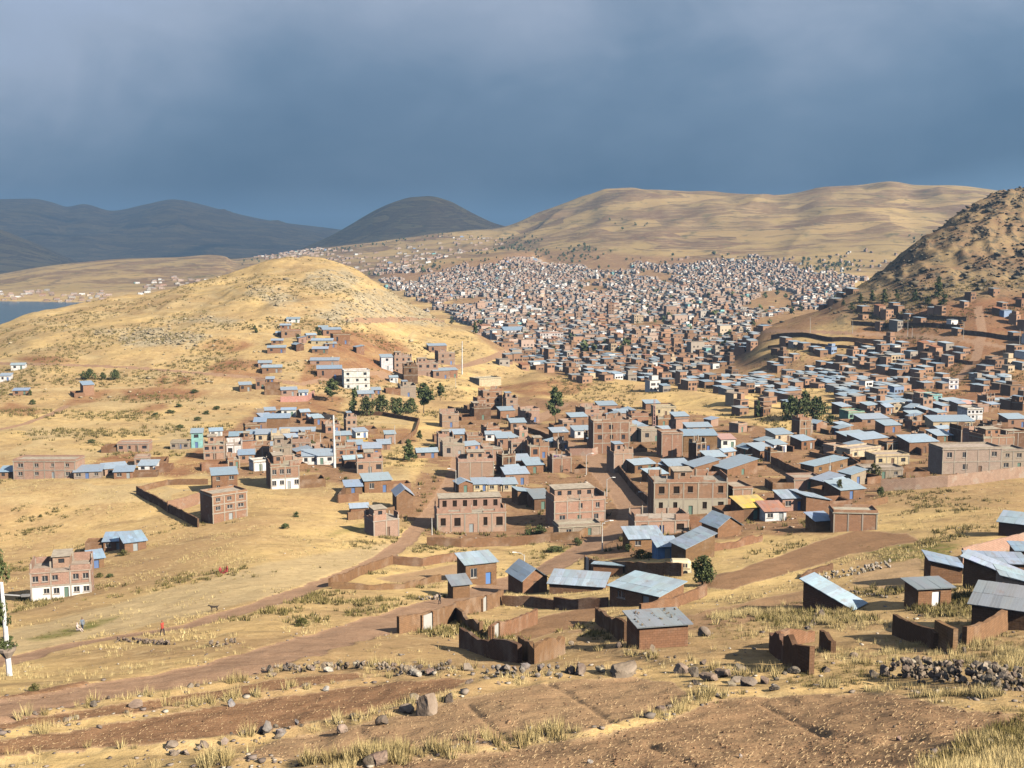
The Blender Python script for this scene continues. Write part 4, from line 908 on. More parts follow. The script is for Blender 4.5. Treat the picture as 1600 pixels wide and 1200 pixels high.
H_(1478,912,46,14,-10,5.5,'R',ADOBE,TINB,1,0,door=False,rise=0.7,label='adobe house with blue grey roof behind the stony yard'); H_(1552,922,90,8,-34,4,'R',DARK,TINC,1,0,door=False,rise=1.8,hmin=1.6,label='long dark adobe shed with narrow pale roof at the right edge'); H_(1590,940,46,20,-14,5,'R',GREY,TINC,1,0,door=False)
H_(1562,893,80,1,-8,5,'S',ADOBE,TINC,1,0,door=False,hmin=1.1,rise=.3,label='wide low tin roof in front of the pink panelled wall'); H_(1604,876,30,4,-8,4,'S',ADOBE,TINB,1,0,door=False,hmin=1.4,rise=.3)
H_(1560,985,80,30,-30,7,'S',DARK,TIND,1,0,door=False,rise=0.5,sheets=True,label='large dark adobe house with slate coloured tin roof at the right edge')
# ------------------------------------------------------------------ adobe and brick walls
WALLS = []
def wall(pts, hgt=1.9, color=ADOBE, th=0.42, name='adobe_wall', label=None, gates=(), rough=0.30, px=True, ruin=0.0):
    rnd = random.Random(int(pts[0][0] * 13 + pts[0][1] * 7))
    wp = [P(*q) for q in pts]
    line = []
    for a, b in zip(wp[:-1], wp[1:]):
        L_ = math.hypot(b[0] - a[0], b[1] - a[1]); n = max(1, int(L_ / 1.1))
        for i in range(n): line.append((a[0] + (b[0] - a[0]) * i / n, a[1] + (b[1] - a[1]) * i / n))
    line.append(wp[-1][:2])
    cx, cy = line[0]; cz = height(cx, cy)
    root = bpy.data.objects.new(name, None); col.objects.link(root); root.location = (cx, cy, cz + CZ)
    v, f = [], []; n = len(line)
    # smoothed base so that the top runs fairly level
    gz = np.array([height(x, y) for x, y in line]); 
    top = np.convolve(np.pad(gz, 3, mode='edge'), np.ones(7) / 7, 'valid') + hgt
    for i, (x, y) in enumerate(line):
        a = line[max(0, i - 1)]; b = line[min(n - 1, i + 1)]
        dx, dy = b[0] - a[0], b[1] - a[1]; l = math.hypot(dx, dy) + 1e-6; nx, ny = -dy / l, dx / l
        t_ = top[i] + rnd.uniform(-rough, rough) * 0.35 - ruin * hgt * max(0.0, float(vnoise(np.array([x / 2.7]), np.array([y / 2.7]), 9)[0]) + .15) * 1.1
        t_ = max(t_, gz[i] + 0.35)
        for s_, zz in ((-1, gz[i] - 0.8), (-0.92, t_), (0.92, t_ + rnd.uniform(-.05, .05)), (1, gz[i] - 0.8)):
            v.append((x + nx * th / 2 * s_ - cx, y + ny * th / 2 * s_ - cy, zz - cz))
        if i:
            o = 4 * (i - 1)
            for k in range(3): f.append((o + k, o + k + 4, o + k + 5, o + k + 1))
    f.append((0, 1, 2, 3)); f.append((4 * n - 1, 4 * n - 2, 4 * n - 3, 4 * n - 4))
    link('masonry', mesh_of('masonry', v, f), 'adobe' if name == 'adobe_wall' else 'wall', root, jit(color, 0.08, rnd))
    for gu, gv, gw, gh, gc in gates:
        g = P(gu, gv); i = min(range(n), key=lambda k: math.hypot(line[k][0] - g[0], line[k][1] - g[1])); i = min(max(i, 1), n - 1)
        x, y = line[i]; a = line[i - 1]; an = math.atan2(y - a[1], x - a[0])
        if math.cos(an) < 0: an += math.pi
        gt = link('gate', unit('paint', 'gate'), None, root, gc, (x - cx + math.sin(an) * (th / 2 + .04), y - cy - math.cos(an) * (th / 2 + .04), gz[i] - cz - 0.1), (0, 0, an), (gw, 0.08, gh))
        for e in (-1, 1): link('gate_post', unit('adobe', 'gate_post'), None, gt, ADOBE, (e * 0.58, 0, 0), None, (0.16, 5.0, 1.08))
    mid = pts[len(pts) // 2]
    WALLS.append(dict(root=root, u=mid[0], v=mid[1], label=label, color=color))
    return root
GW = (0.42, 0.42, 0.40)
wall([(622,990),(665,984),(714,964),(785,943)], 2.1, label='lit adobe wall with two pale gates along the main dirt road', gates=[(667,984,1.6,2.0,GW),(748,954,1.6,2.0,GW)])
wall([(712,966),(735,982),(752,992)], 1.7, ruin=0.4, label='broken adobe side wall running down from the roadside wall')
wall([(765,1000),(795,992),(838,975)], 1.8, label='low adobe wall with a white gate inside the empty plot', gates=[(772,999,1.5,1.7,GW)])
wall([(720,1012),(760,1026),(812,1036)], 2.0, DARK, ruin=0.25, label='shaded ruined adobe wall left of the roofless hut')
wall([(812,1026),(834,1038),(858,1031),(880,1022)], 1.9, ruin=0.5, label='angled walls of the small roofless adobe hut')
wall([(515,917),(560,900),(613,882)], 1.6, label='sunlit adobe wall beside the reddish track'); wall([(613,882),(660,885),(720,876)], 1.7, label='adobe wall running from the track to the two storey adobe house')
wall([(518,920),(575,922),(630,920),(688,908)], 1.1, ruin=0.4, label='crumbling low wall below the earth plot')
wall([(667,852),(720,855),(780,853),(860,846)], 1.9, label='long adobe yard wall in front of the brick row house'); wall([(860,846),(905,842),(940,826)], 1.8, label='yard wall curving round the corner house annex')
wall([(917,890),(960,898),(1010,900),(1066,900)], 2.2, label='long dark adobe wall behind the bus', gates=[(922,890,2.2,2.4,GW)])
wall([(785,946),(830,948),(866,952)], 1.5, ruin=0.2, label='low wall in front of the gabled farm house'); wall([(866,952),(905,952),(950,948)], 1.7, DARK, ruin=0.25, label='notched dark adobe wall below the long farm roof')
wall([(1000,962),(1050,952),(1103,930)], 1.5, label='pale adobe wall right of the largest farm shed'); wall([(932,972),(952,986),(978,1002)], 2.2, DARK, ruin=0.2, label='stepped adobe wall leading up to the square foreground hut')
wall([(1205,725),(1240,742),(1283,756)], 2.4, label='left wall of the large yard with the long roof'); wall([(1283,756),(1343,738)], 2.8, label='front wall of the large yard with the long roof'); wall([(1277,696),(1315,716),(1345,737)], 2.4, DARK, label='tall wall between the two right hand yards')
wall([(1345,690),(1395,690),(1440,712)], 2.2, DARK, label='dark yard wall left of the tall adobe house')
wall([(1376,768),(1430,765),(1480,761),(1540,754),(1606,746)], 3.0, PINK, 0.25, 'brick_wall', label='long pink brick wall along the dry grass field on the right', rough=0.03)
wall([(1503,880),(1540,870),(1606,852)], 2.2, PINK, 0.25, 'brick_wall', label='pink panelled wall above the right hand tin roofs', rough=0.03)
wall([(1330,797),(1360,792),(1386,786)], 1.5, label='low adobe wall right of the brick store'); wall([(214,772),(240,786),(275,806),(310,824)], 2.2, DARK, label='dark boundary wall down the slope left of the three storey block')
wall([(262,802),(295,793),(326,782)], 3.0, BRICK, 0.3, 'brick_wall', label='brown wall block inside the yard by the three storey block', rough=0.03); wall([(216,770),(262,758),(325,757)], 1.6, label='back wall of the yard by the three storey block')
wall([(528,786),(560,783)], 2.2, label='short front wall left of the slope compound'); wall([(543,813),(580,809),(616,804)], 2.0, label='front wall of the slope compound'); wall([(528,786),(541,768)], 2.0, DARK, label='left wall of the slope compound')
wall([(1205,1016),(1216,1028),(1228,1036)], 2.0, DARK, ruin=0.4, label='left stump of the ruined hut in the foreground'); wall([(1227,1038),(1250,1048),(1268,1054)], 2.4, DARK, ruin=0.25, label='dark gable stump of the ruined hut in the foreground')
wall([(1206,1014),(1240,1008),(1270,1002)], 1.6, ruin=0.5, label='lit rear wall of the ruined hut in the foreground'); wall([(1283,1014),(1302,1020)], 1.5, DARK, ruin=0.3, label='lone adobe wall stub right of the ruined hut')
wall([(1397,992),(1430,1004),(1462,1016)], 1.7, DARK, ruin=0.1, label='long dark adobe wall on the right foreground'); wall([(1462,1014),(1492,1022)], 2.2, label='end block of the right foreground wall')
wall([(1506,1012),(1550,996),(1604,975)], 1.9, ruin=0.2, label='rough lit wall in the right foreground grass')
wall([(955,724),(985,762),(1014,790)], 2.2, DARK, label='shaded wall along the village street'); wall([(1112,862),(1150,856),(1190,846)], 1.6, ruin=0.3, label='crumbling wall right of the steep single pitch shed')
wall([(545,646),(600,650),(655,660)], 1.7, label='back wall of the walled dry field in the left village'); wall([(655,660),(650,676),(628,694)], 1.6, label='right wall of the walled dry field in the left village')
wall([(402,646),(460,648),(522,656)], 2.2, GREY, 0.25, 'brick_wall', label='grey block wall along the left village terrace'); wall([(438,628),(480,627),(491,618)], 2.6, (0.50,0.24,0.20), 0.25, 'brick_wall', label='rose pink wall round a small house on the left')
wall([(1250,905),(1270,898),(1300,890)], 0.9, DARK, ruin=0.5, label='low crumbled wall above the long white roof shed')
wall([(800,668),(830,676),(860,688)], 1.8, label='low wall along the village street below the lone tree'); wall([(890,712),(925,712),(945,706)], 2.4, PINK, 0.25, 'brick_wall', label='curved pale wall below the three storey brick house', rough=0.03)
for a in ([(1205,530),(1300,534),(1400,538)],[(1330,508),(1400,511),(1500,515)],[(1400,497),(1450,499),(1510,502)],[(1500,522),(1550,528),(1604,534)],[(1200,545),(1260,540),(1330,545)], [(1335,540),(1400,552),(1440,548)], [(1460,560),(1520,570),(1560,566)], [(700,640),(735,646),(760,650)], [(1185,690),(1215,700),(1240,706)]): wall(a, 1.8 if a[0][1] > 540 else 2.8, DARK if a[0][1] < 540 else ADOBE)

# ------------------------------------------------------------------ trees and bushes
def crown_mesh(name, seed, n, lobes, rx, rz, z0, leaf, matn, flat=0.0):
    """leaf faces spread through a lumpy crown; unit height about 1"""
    g = np.random.default_rng(seed)
    cs = []
    for _ in range(lobes):
        a = g.uniform(0, 6.283); r = g.uniform(0.1, 0.75) ** 0.8 * rx; zz = g.uniform(0.08, 0.92)
        sh = math.sin(math.pi * min(1, max(0.06, zz)) ** (0.75 + flat)) 
        cs.append((math.cos(a) * r * sh, math.sin(a) * r * sh, z0 + zz * rz, g.uniform(0.20, 0.40) * rx * (0.5 + 0.6 * sh)))
    cs = np.array(cs); k = g.integers(0, lobes, n)
    d = g.normal(size=(n, 3)); d /= np.linalg.norm(d, axis=1)[:, None]; r = g.uniform(0.35, 1.0, n) ** 0.5
    c = cs[k, :3] + d * (cs[k, 3] * r)[:, None]
    c += g.normal(0, 0.012, (n, 3))
    t = g.normal(size=(n, 3)) + d * 0.3; t /= np.linalg.norm(t, axis=1)[:, None]
    b = np.cross(t, g.normal(size=(n, 3))); b /= np.linalg.norm(b, axis=1)[:, None] + 1e-9
    s = leaf * g.uniform(0.6, 1.5, n)[:, None]
    V = np.stack([c - t * s, c + b * s * 0.6, c + t * s, c - b * s * 0.6], 1).reshape(-1, 3)
    me = mesh_np(name, V, np.arange(4 * n).reshape(n, 4))
    tone = np.repeat(np.clip(0.15 + 0.5 * g.random(lobes)[k] + g.uniform(-.15, .35, n) * r, 0, 1), 4)
    at = me.attributes.new('tone', 'FLOAT', 'POINT'); at.data.foreach_set('value', tone.astype(np.float32))
    me.materials.append(M[matn]); return me
def trunk_mesh(name, seed, hgt, r0, limbs, top):
    rnd = random.Random(seed); mb = MB()
    def tube(path, radii, seg=6):
        rings = []
        for i, (q, rr) in enumerate(zip(path, radii)):
            rings.append([(q[0] + rr * math.cos(6.283 * k / seg), q[1] + rr * math.sin(6.283 * k / seg), q[2]) for k in range(seg)])
        b = len(mb.v)
        for rg in rings: mb.v.extend(rg)
        for i in range(len(rings) - 1):
            for k in range(seg): mb.f.append((b + i * seg + k, b + i * seg + (k + 1) % seg, b + (i + 1) * seg + (k + 1) % seg, b + (i + 1) * seg + k))
    pth = [(0, 0, -0.06), (rnd.uniform(-.01, .01), 0, hgt * .5), (rnd.uniform(-.02, .02), rnd.uniform(-.02, .02), hgt), (rnd.uniform(-.03, .03), 0, top)]
    tube(pth, [r0 * 1.3, r0, r0 * .8, r0 * .25])
    for i in range(limbs):
        a = rnd.uniform(0, 6.283); z = hgt * rnd.uniform(.8, 1.0) + (top - hgt) * rnd.uniform(0, .5); l = rnd.uniform(.10, .22)
        tube([(0, 0, z), (math.cos(a) * l * .6, math.sin(a) * l * .6, z + l * .7), (math.cos(a) * l, math.sin(a) * l, z + l * 1.3)], [r0 * .5, r0 * .35, r0 * .12], 5)
    me = mesh_of(name, mb.v, mb.f); me.materials.append(M['bark']); return me
CR = {}
def variants(kind, n, *a):
    CR[kind] = [crown_mesh('crown', 100 + hash_(kind) + i, *a) for i in range(n)]
def hash_(s): return sum(ord(c) * (i + 3) for i, c in enumerate(s)) % 997
variants('eucalypt', 2, 2200, 32, 0.23, 0.76, 0.24, 0.030, 'leaf'); variants('round', 2, 3400, 44, 0.46, 0.86, 0.10, 0.034, 'leaf')
variants('conifer', 2, 1100, 22, 0.26, 0.92, 0.06, 0.032, 'leaf', -0.35); variants('bushy', 3, 1300, 22, 0.56, 0.92, 0.02, 0.045, 'leaf'); variants('olive_bush', 3, 1100, 18, 0.62, 0.9, 0.0, 0.05, 'leaf_olive')
TRUNK = {'eucalypt': trunk_mesh('trunk', 1, 0.24, 0.016, 5, 0.85), 'round': trunk_mesh('trunk', 2, 0.16, 0.030, 6, 0.7), 'conifer': trunk_mesh('trunk', 3, 0.10, 0.018, 4, 0.85), 'bushy': trunk_mesh('trunk', 4, 0.06, 0.03, 5, 0.6), 'olive_bush': trunk_mesh('trunk', 5, 0.03, 0.025, 5, 0.55)}
TREES = []
def tree(u, v, h, w, kind='bushy', label=None, group=None):
    rnd = random.Random(int(u * 7 + v * 3)); p = P(u, v); k = mpp(p); hm = h * k
    nm = {'eucalypt': 'eucalyptus_tree', 'round': 'round_tree', 'conifer': 'conifer_tree', 'bushy': 'tree' if hm > 2.6 else 'bush', 'olive_bush': 'bush'}[kind]
    root = bpy.data.objects.new(nm, None); col.objects.link(root); root.location = W(p); root.rotation_euler = (0, 0, rnd.uniform(0, 6.28))
    ref = {'eucalypt': .46, 'round': .92, 'conifer': .52, 'bushy': 1.12, 'olive_bush': 1.24}[kind]
    sx = w * k / ref
    link('trunk', TRUNK[kind], None, root, None, None, None, (hm, hm, hm)); link('crown' if 'tree' in nm else 'foliage', rnd.choice(CR[kind]), None, root, None, None, None, (sx, sx, hm))
    TREES.append(dict(root=root, u=u, v=v, label=label, kind=nm, group=group)); return root
tree(1098,914,50,44,'round','dark round tree standing beside the cream bus'); tree(868,664,60,28,'eucalypt','lone tall eucalyptus tree above the village street')
tree(519,628,37,26,'eucalypt','single eucalyptus left of the white three storey house'); tree(662,646,48,32,'eucalypt','broad eucalyptus right of the dark tree clump'); tree(688,626,28,14,'eucalypt','slim eucalyptus behind the broad one above the walled field')
for a in ((554,648,46,22,'conifer'),(573,650,34,30,'bushy'),(597,648,34,34,'bushy'),(620,648,32,34,'bushy'),(641,646,26,30,'bushy')): tree(*a, label={554: 'tallest spiky conifer at the left end of the walled field clump', 573: 'second tree from the left in the walled field clump', 597: 'middle bushy tree of the walled field clump', 620: 'fourth tree from the left in the walled field clump', 641: 'smallest tree at the right end of the walled field clump'}[a[0]], group='dark tree clump by the walled field')
tree(638,720,36,32,'conifer','dark conifer at the end of the walled field'); tree(655,712,14,18,'bushy'); tree(675,706,14,18,'bushy'); tree(656,690,18,12,'eucalypt')
tree(139,593,18,26,'bushy','largest of the three trees on the left slope'); tree(161,593,12,14,'bushy','smallest and middle of the three trees on the left slope'); tree(180,593,17,20,'bushy','rightmost of the three trees on the left slope'); tree(47,618,10,8,'bushy'); tree(51,632,9,13,'bushy')
for a in ((243,650),(266,646),(279,636),(304,614),(309,657),(281,669),(323,647),(339,640),(143,692)): tree(a[0],a[1],6.5,16,'bushy',label='low dark green bush on the left slope', group='green bushes on the left slope')
for a in ((1236,656,40,38),(1256,656,48,38),(1277,656,40,38)): tree(*a, 'bushy', label={1236: 'left tree of the dark clump by the pink roofs', 1256: 'tallest middle tree of the dark clump by the pink roofs', 1277: 'right tree of the dark clump by the pink roofs'}[a[0]], group='dark trees by the pink roofs')
tree(1297,664,20,20,'bushy','smaller dark tree right of the pink roof clump'); tree(1184,652,28,16,'conifer','lone dark tree right of the golden knoll')
tree(864,926,28,18,'bushy','small tree in front of the gabled farm house'); tree(984,862,18,16,'bushy','bush left of the green hedge by the tin house'); tree(1000,872,15,36,'olive_bush','yellow green hedge in front of the tin roofed adobe house'); tree(1016,872,10,26,'olive_bush','low right part of the hedge by the tin house')
tree(902,852,13,18,'bushy','round shrub on the bank beside the main road'); tree(868,862,9,34,'bushy','wide low shrubs on the bank left of the main road'); tree(843,834,14,30,'bushy','green hedge in the yard left of the corner house'); tree(826,836,11,22,'bushy','left end of the green hedge in the yard')
tree(1311,780,34,22,'olive_bush','yellowish tree between the two small tin houses'); tree(1365,750,30,28,'olive_bush','dark spreading shrub left of the long brick wall'); tree(1376,775,16,16,'bushy')
tree(430,722,18,16,'bushy'); tree(458,722,14,22,'bushy','hedge left end by the white tin house'); tree(470,712,14,20,'bushy','middle of the slanting hedge in the left village'); tree(486,700,14,18,'bushy','upper end of the slanting hedge in the left village')
tree(192,868,10,20,'olive_bush','shrub in front of the tin roofed farmhouse'); tree(155,902,8,16,'olive_bush','shrub beside the small brick hut'); tree(172,902,6,16,'bushy'); tree(63,808,5,8,'olive_bush'); tree(463,808,10,14,'bushy','dark bush upper one on the yellow slope'); tree(446,826,9,18,'bushy','dark bush lower one on the yellow slope'); tree(53,1080,14,18,'olive_bush','round olive bush above the left ploughed patch'); tree(470,978,14,30,'olive_bush','spreading dry olive bush above the main road')
tree(605,762,9,10,'bushy'); tree(540,752,8,14,'olive_bush'); tree(752,772,7,10,'olive_bush'); tree(900,950,8,10,'olive_bush'); tree(938,945,10,12,'bushy','green bush at the end of the notched farm wall')
for a in ((1345,474,16,13),(1362,472,20,14),(1381,474,24,16),(1400,468,18,12),(1430,470,20,14),(1466,466,36,22),(1476,478,20,22),(1330,484,12,13),(1318,478,10,10),(1450,476,14,14)): tree(*a,'conifer',label='dark green tree at the foot of the rocky hill',group='trees at the foot of the rocky hill')
for a in ((706,507,14,9),(742,522,20,13),(752,518,16,9),(874,552,10,10)): tree(*a,'conifer',label='dark conifer at the near edge of the city',group='conifers at the city edge')
for a in ((400,520,9,9),(398,515,8,6),(466,530,9,9),(496,518,9,9),(500,524,10,8)): tree(*a,'bushy',label='small tree among the hillside hamlet houses',group='hamlet trees')

# ------------------------------------------------------------------ lamp posts and poles
POSTS = []
def pole(u, v, h, label=None, lamp=0, color=(0.62,0.60,0.56), r=0.11, cross=False, name=None):
    p = P(u, v); hm = h * mpp(p); rnd = random.Random(int(u + v))
    nm = name or ('street_lamp' if lamp else 'utility_pole')
    root = bpy.data.objects.new(nm, None); col.objects.link(root); root.location = W(p); root.rotation_euler = (R(rnd.uniform(-1, 1)), R(rnd.uniform(-1, 1)), 0)
    mb = MB(); seg = 8
    for i, z in enumerate((-0.6, hm * .5, hm)):
        rr = r * (1.25, 1.0, 0.7)[i]; mb.v.extend([(rr * math.cos(6.283 * k / seg), rr * math.sin(6.283 * k / seg), z) for k in range(seg)])
    for i in range(2):
        for k in range(seg): mb.f.append((i * seg + k, i * seg + (k + 1) % seg, (i + 1) * seg + (k + 1) % seg, (i + 1) * seg + k))
    mb.f.append(tuple(range(2 * seg, 3 * seg))); mb.build('shaft', 'slab', root, color)
    if lamp:
        am = MB(); pts = [(0, 0, hm - .3), (lamp * .6, 0, hm + .25), (lamp * 1.5, 0, hm + .42)]
        for q, t in zip(pts[:-1], pts[1:]):
            am.add([(q[0], -.05, q[2] - .05), (q[0], .05, q[2] - .05), (q[0], .05, q[2] + .05), (q[0], -.05, q[2] + .05), (t[0], -.05, t[2] - .05), (t[0], .05, t[2] - .05), (t[0], .05, t[2] + .05), (t[0], -.05, t[2] + .05)], (0,1,5,4),(1,2,6,5),(2,3,7,6),(3,0,4,7),(0,3,2,1),(4,5,6,7))
        am.build('arm', 'metal', root, (0.5, 0.5, 0.5))
        hb_ = MB(); x = lamp * 1.9
        hb_.add([(x - .45, -.16, hm + .36), (x + .45, -.12, hm + .38), (x + .45, .12, hm + .38), (x - .45, .16, hm + .36), (x - .4, -.1, hm + .56), (x + .35, -.08, hm + .50), (x + .35, .08, hm + .50), (x - .4, .1, hm + .56)], (3,2,1,0),(4,5,6,7),(0,1,5,4),(1,2,6,5),(2,3,7,6),(3,0,4,7))
        hb_.build('lamp_head', 'metal', root, (0.72, 0.72, 0.70))
    if cross:
        for k, z in enumerate((hm * .93, hm * .84)):
            link('crossarm', unit('slab', 'crossarm'), None, root, (0.45, 0.42, 0.38), (0, r, z), None, (2.2, .12, .14))
            for x in (-.95, -.4, .4, .95): link('insulator', unit('paint', 'insulator'), None, root, (0.6, 0.58, 0.55), (x, r, z + .14), None, (.1, .1, .2))
    POSTS.append(dict(root=root, u=u, v=v, label=label, kind=nm)); return root
WHT = (0.80, 0.80, 0.78)
pole(523,731,83,'tall thick white concrete pole in the left village',color=WHT,r=.33,cross=True); pole(722,585,52,'tall white pole standing on the saddle',color=WHT,r=.3)
for a in [(941,860,44,'street lamp on the main road below the grey block',1),(948,776,28,'street lamp at the bend of the village street',1),(916,742,32,'street lamp higher up the village street',1),(1012,803,32,'street lamp at the left corner of the grey block',-1),(712,768,34,'street lamp above the reddish track',-1),
          (675,836,28,None,0),(712,606,18,None,0),(532,694,20,None,-1),(501,696,20,None,0),(872,694,20,'street lamp below the lone eucalyptus',1),(1062,670,13,None,1),(1296,750,36,'tall pole in front of the large walled yard',0),(819,886,20,'lamp post behind the gabled farm house',-1),(439,724,16,None,-1),(463,722,12,None,-1),
          (1266,520,24,None,0),(1332,521,20,None,0),(1418,526,30,None,0),(1425,527,16,None,0),(1505,530,26,None,0),(1593,540,26,None,0),(797,545,30,None,0),(747,503,26,None,0),(617,694,30,None,0),(1145,712,16,None,0),(1394,712,20,None,0)]:
    pole(a[0],a[1],a[2],a[3],a[4])
def antenna(u, v, h, label):
    p = P(u, v); hm = h * mpp(p); root = bpy.data.objects.new('radio_mast', None); col.objects.link(root); root.location = W(p)
    mb = MB(); n = 8
    for sx, sy in ((-1,-1),(1,-1),(1,1),(-1,1)):
        a, b = hm * .05, hm * .015
        mb.add([(sx*a-.1,sy*a-.1,-.5),(sx*a+.1,sy*a-.1,-.5),(sx*a+.1,sy*a+.1,-.5),(sx*a-.1,sy*a+.1,-.5),(sx*b-.08,sy*b-.08,hm),(sx*b+.08,sy*b-.08,hm),(sx*b+.08,sy*b+.08,hm),(sx*b-.08,sy*b+.08,hm)],(0,1,5,4),(1,2,6,5),(2,3,7,6),(3,0,4,7))
    mb.build('leg', 'metal', root, (0.5,0.3,0.26))['kind'] = 'stuff'
    bb = MB()
    for i in range(n):
        z = hm * (i + .5) / n; a = hm * (.05 - .035 * (i + .5) / n)
        bb.box(-a, a, -a-.05, -a+.05, z-.06, z+.06); bb.box(-a, a, a-.05, a+.05, z-.06, z+.06); bb.box(-a-.05, -a+.05, -a+.06, a-.06, z-.06, z+.06); bb.box(a-.05, a+.05, -a+.06, a-.06, z-.06, z+.06)
    bb.build('brace', 'metal', root, (0.5,0.3,0.26))['kind'] = 'stuff'
    tag(root, label, 'mast')
antenna(1022,672,48,'thin reddish radio mast behind the tall brick house')
antenna(393,402,12,'tiny mast on the skyline left of the cone hill')

# the planted white post at the left edge
def planted_post():
    p = P(15, 1056); k = mpp(p); root = bpy.data.objects.new('planted_post', None); col.objects.link(root); root.location = W(p); root.rotation_euler = (0, R(-2.2), 0)
    hm = 150 * k; mb = MB(); seg = 10
    for i, z in enumerate((-.4, hm * .5, hm)):
        rr = (.25, .21, .15)[i]; mb.v.extend([(rr * math.cos(6.283 * q / seg), rr * math.sin(6.283 * q / seg), z) for q in range(seg)])
    for i in range(2):
        for q in range(seg): mb.f.append((i * seg + q, i * seg + (q + 1) % seg, (i + 1) * seg + (q + 1) % seg, (i + 1) * seg + q))
    mb.build('shaft', 'slab', root, (0.78, 0.78, 0.80))
    bw = MB(); z0 = 44 * k
    for z, rr in ((z0 - .8, .3), (z0 - .2, .7), (z0 + .1, .78)): bw.v.extend([(rr * math.cos(6.283 * q / 12), rr * math.sin(6.283 * q / 12), z) for q in range(12)])
    for i in range(2):
        for q in range(12): bw.f.append((i * 12 + q, i * 12 + (q + 1) % 12, (i + 1) * 12 + (q + 1) % 12, (i + 1) * 12 + q))
    bw.f.append(tuple(range(11, -1, -1))); bw.f.append(tuple(range(24, 36))); bw.build('bowl', 'slab', root, (0.42, 0.34, 0.28))
    link('foliage', CR['bushy'][0], None, root, None, (0, 0, z0 - .2), None, (1.7, 1.7, 1.5)); link('foliage', CR['bushy'][1], None, root, None, (-.4, 0, 66 * k), None, (1.9, 1.9, 4.6)); link('foliage', CR['bushy'][2], None, root, None, (-.5, 0, 138 * k), None, (2.4, 2.4, 4.6))
    link('arm', unit('metal', 'arm'), None, root, (.5, .5, .5), (1.0, 0, 128 * k), (0, R(6), 0), (1.8, .09, .09)); link('lamp_head', unit('metal', 'lamp_head'), None, root, (.25, .25, .25), (2.0, 0, 126 * k), None, (.7, .25, .2))
    tag(root, 'white post with hanging plants and a lamp arm at the left edge', 'post')
planted_post()
# ------------------------------------------------------------------ stones
def stone_mesh(seed, sub=3):
    import bmesh
    bm = bmesh.new(); bmesh.ops.create_icosphere(bm, subdivisions=sub, radius=0.5)
    g = np.random.default_rng(seed); pl = g.normal(size=(14, 3)); pl /= np.linalg.norm(pl, axis=1)[:, None]; off = g.uniform(.22, .40, 14)
    for v in bm.verts:
        c = np.array(v.co)
        for n_, o_ in zip(pl, off):
            d = c @ n_ - o_
            if d > 0: c = c - n_ * d * 0.99
        k_ = .03 * float(vnoise(np.array([c[0] * 7 + seed]), np.array([c[1] * 7 + c[2] * 5]), seed)[0]); c = c * (1 + k_ * 1.6) + g.normal(0, .006 if sub > 1 else .02, 3); v.co = c
    me = bpy.data.meshes.new('stone'); bm.to_mesh(me); bm.free(); me.materials.append(M['stone']); return me
STN = [stone_mesh(s) for s in range(8)]; STN1 = [stone_mesh(40 + s, 1) for s in range(6)]
STONEC = [(0.24,0.195,0.155),(0.20,0.17,0.14),(0.28,0.22,0.165),(0.165,0.135,0.11),(0.33,0.28,0.22)]
BOULD = []
def boulder(u, v, w, h, label=None, group=None, color=None, at=None, rnd=None):
    rnd = rnd or random.Random(int(u * 3 + v * 11)); p = at or P(u, v); k = mpp(p)
    o = link('boulder', rnd.choice(STN), None, None, color or jit(rnd.choice(STONEC), .12, rnd), W(p, h * k * .30), (rnd.uniform(-.3, .3), rnd.uniform(-.3, .3), rnd.uniform(0, 6.28)), (w * k * 1.15, w * k * rnd.uniform(.8, 1.1), h * k * 1.25))
    BOULD.append(dict(root=o, u=u, v=v, label=label, group=group)); return o
boulder(667,1116,44,44,'largest grey boulder on the edge of the fallow field'); boulder(645,1094,24,18,'squat boulder just left behind the largest boulder'); boulder(702,1096,26,16,'flat grey boulder right of the largest boulder'); boulder(632,1112,30,14,'low grey slab left of the largest boulder')
boulder(600,1132,24,17,'grey boulder below the long grass tufts'); boulder(533,1146,20,16,'pinkish boulder on the lower stone row',color=(.36,.27,.22)); boulder(592,1196,34,34,'brown boulder at the bottom edge',color=(.27,.19,.15)); boulder(578,1198,24,18,'small boulder left of the bottom edge boulder')
boulder(972,1054,48,30,'broad grey boulder below the square adobe hut'); boulder(938,1050,20,13,'grey stone left of the broad boulder'); boulder(905,1054,24,20,'upright dark boulder pair left end'); boulder(893,1052,16,18,'dark upright stone beside the boulder pair')
boulder(1032,1113,18,17,'single square stone on the field edge',color=(.25,.19,.17)); boulder(361,1103,17,16,'blue grey stone on the ploughed strip',color=(.22,.23,.26)); boulder(213,1105,26,12,'brown stone on the grassy bank left',color=(.27,.20,.16)); boulder(105,1127,16,8,'flat stone far left of the brown bank stone'); boulder(155,1138,10,9,'small round stone between two ploughed strips')
boulder(510,1080,12,10,'small pale stone on the second strip',color=(.4,.38,.35)); boulder(422,1050,18,16,'dark boulder at the left end of the rubble row'); boulder(513,1050,15,12,'pale stone in the rubble row',color=(.5,.46,.4)); boulder(672,1054,18,13,'rosy stone in the rubble row',color=(.36,.25,.20)); boulder(650,1056,22,14,'pale boulder in the rubble row',color=(.42,.38,.32))
boulder(922,1192,10,8,'white stone on the stubble field',color=(.6,.54,.48)); boulder(1157,1184,8,7,'white stone on the stubble right of centre',color=(.6,.5,.44)); boulder(829,1139,6,6,'tiny white stone on the fallow field',color=(.6,.54,.5)); boulder(1405,1157,9,8,'reddish stone on the right stubble',color=(.42,.28,.23)); boulder(1397,1137,6,6,'small stone on the right stubble'); boulder(1494,1131,7,6,'small stone near the right field edge')
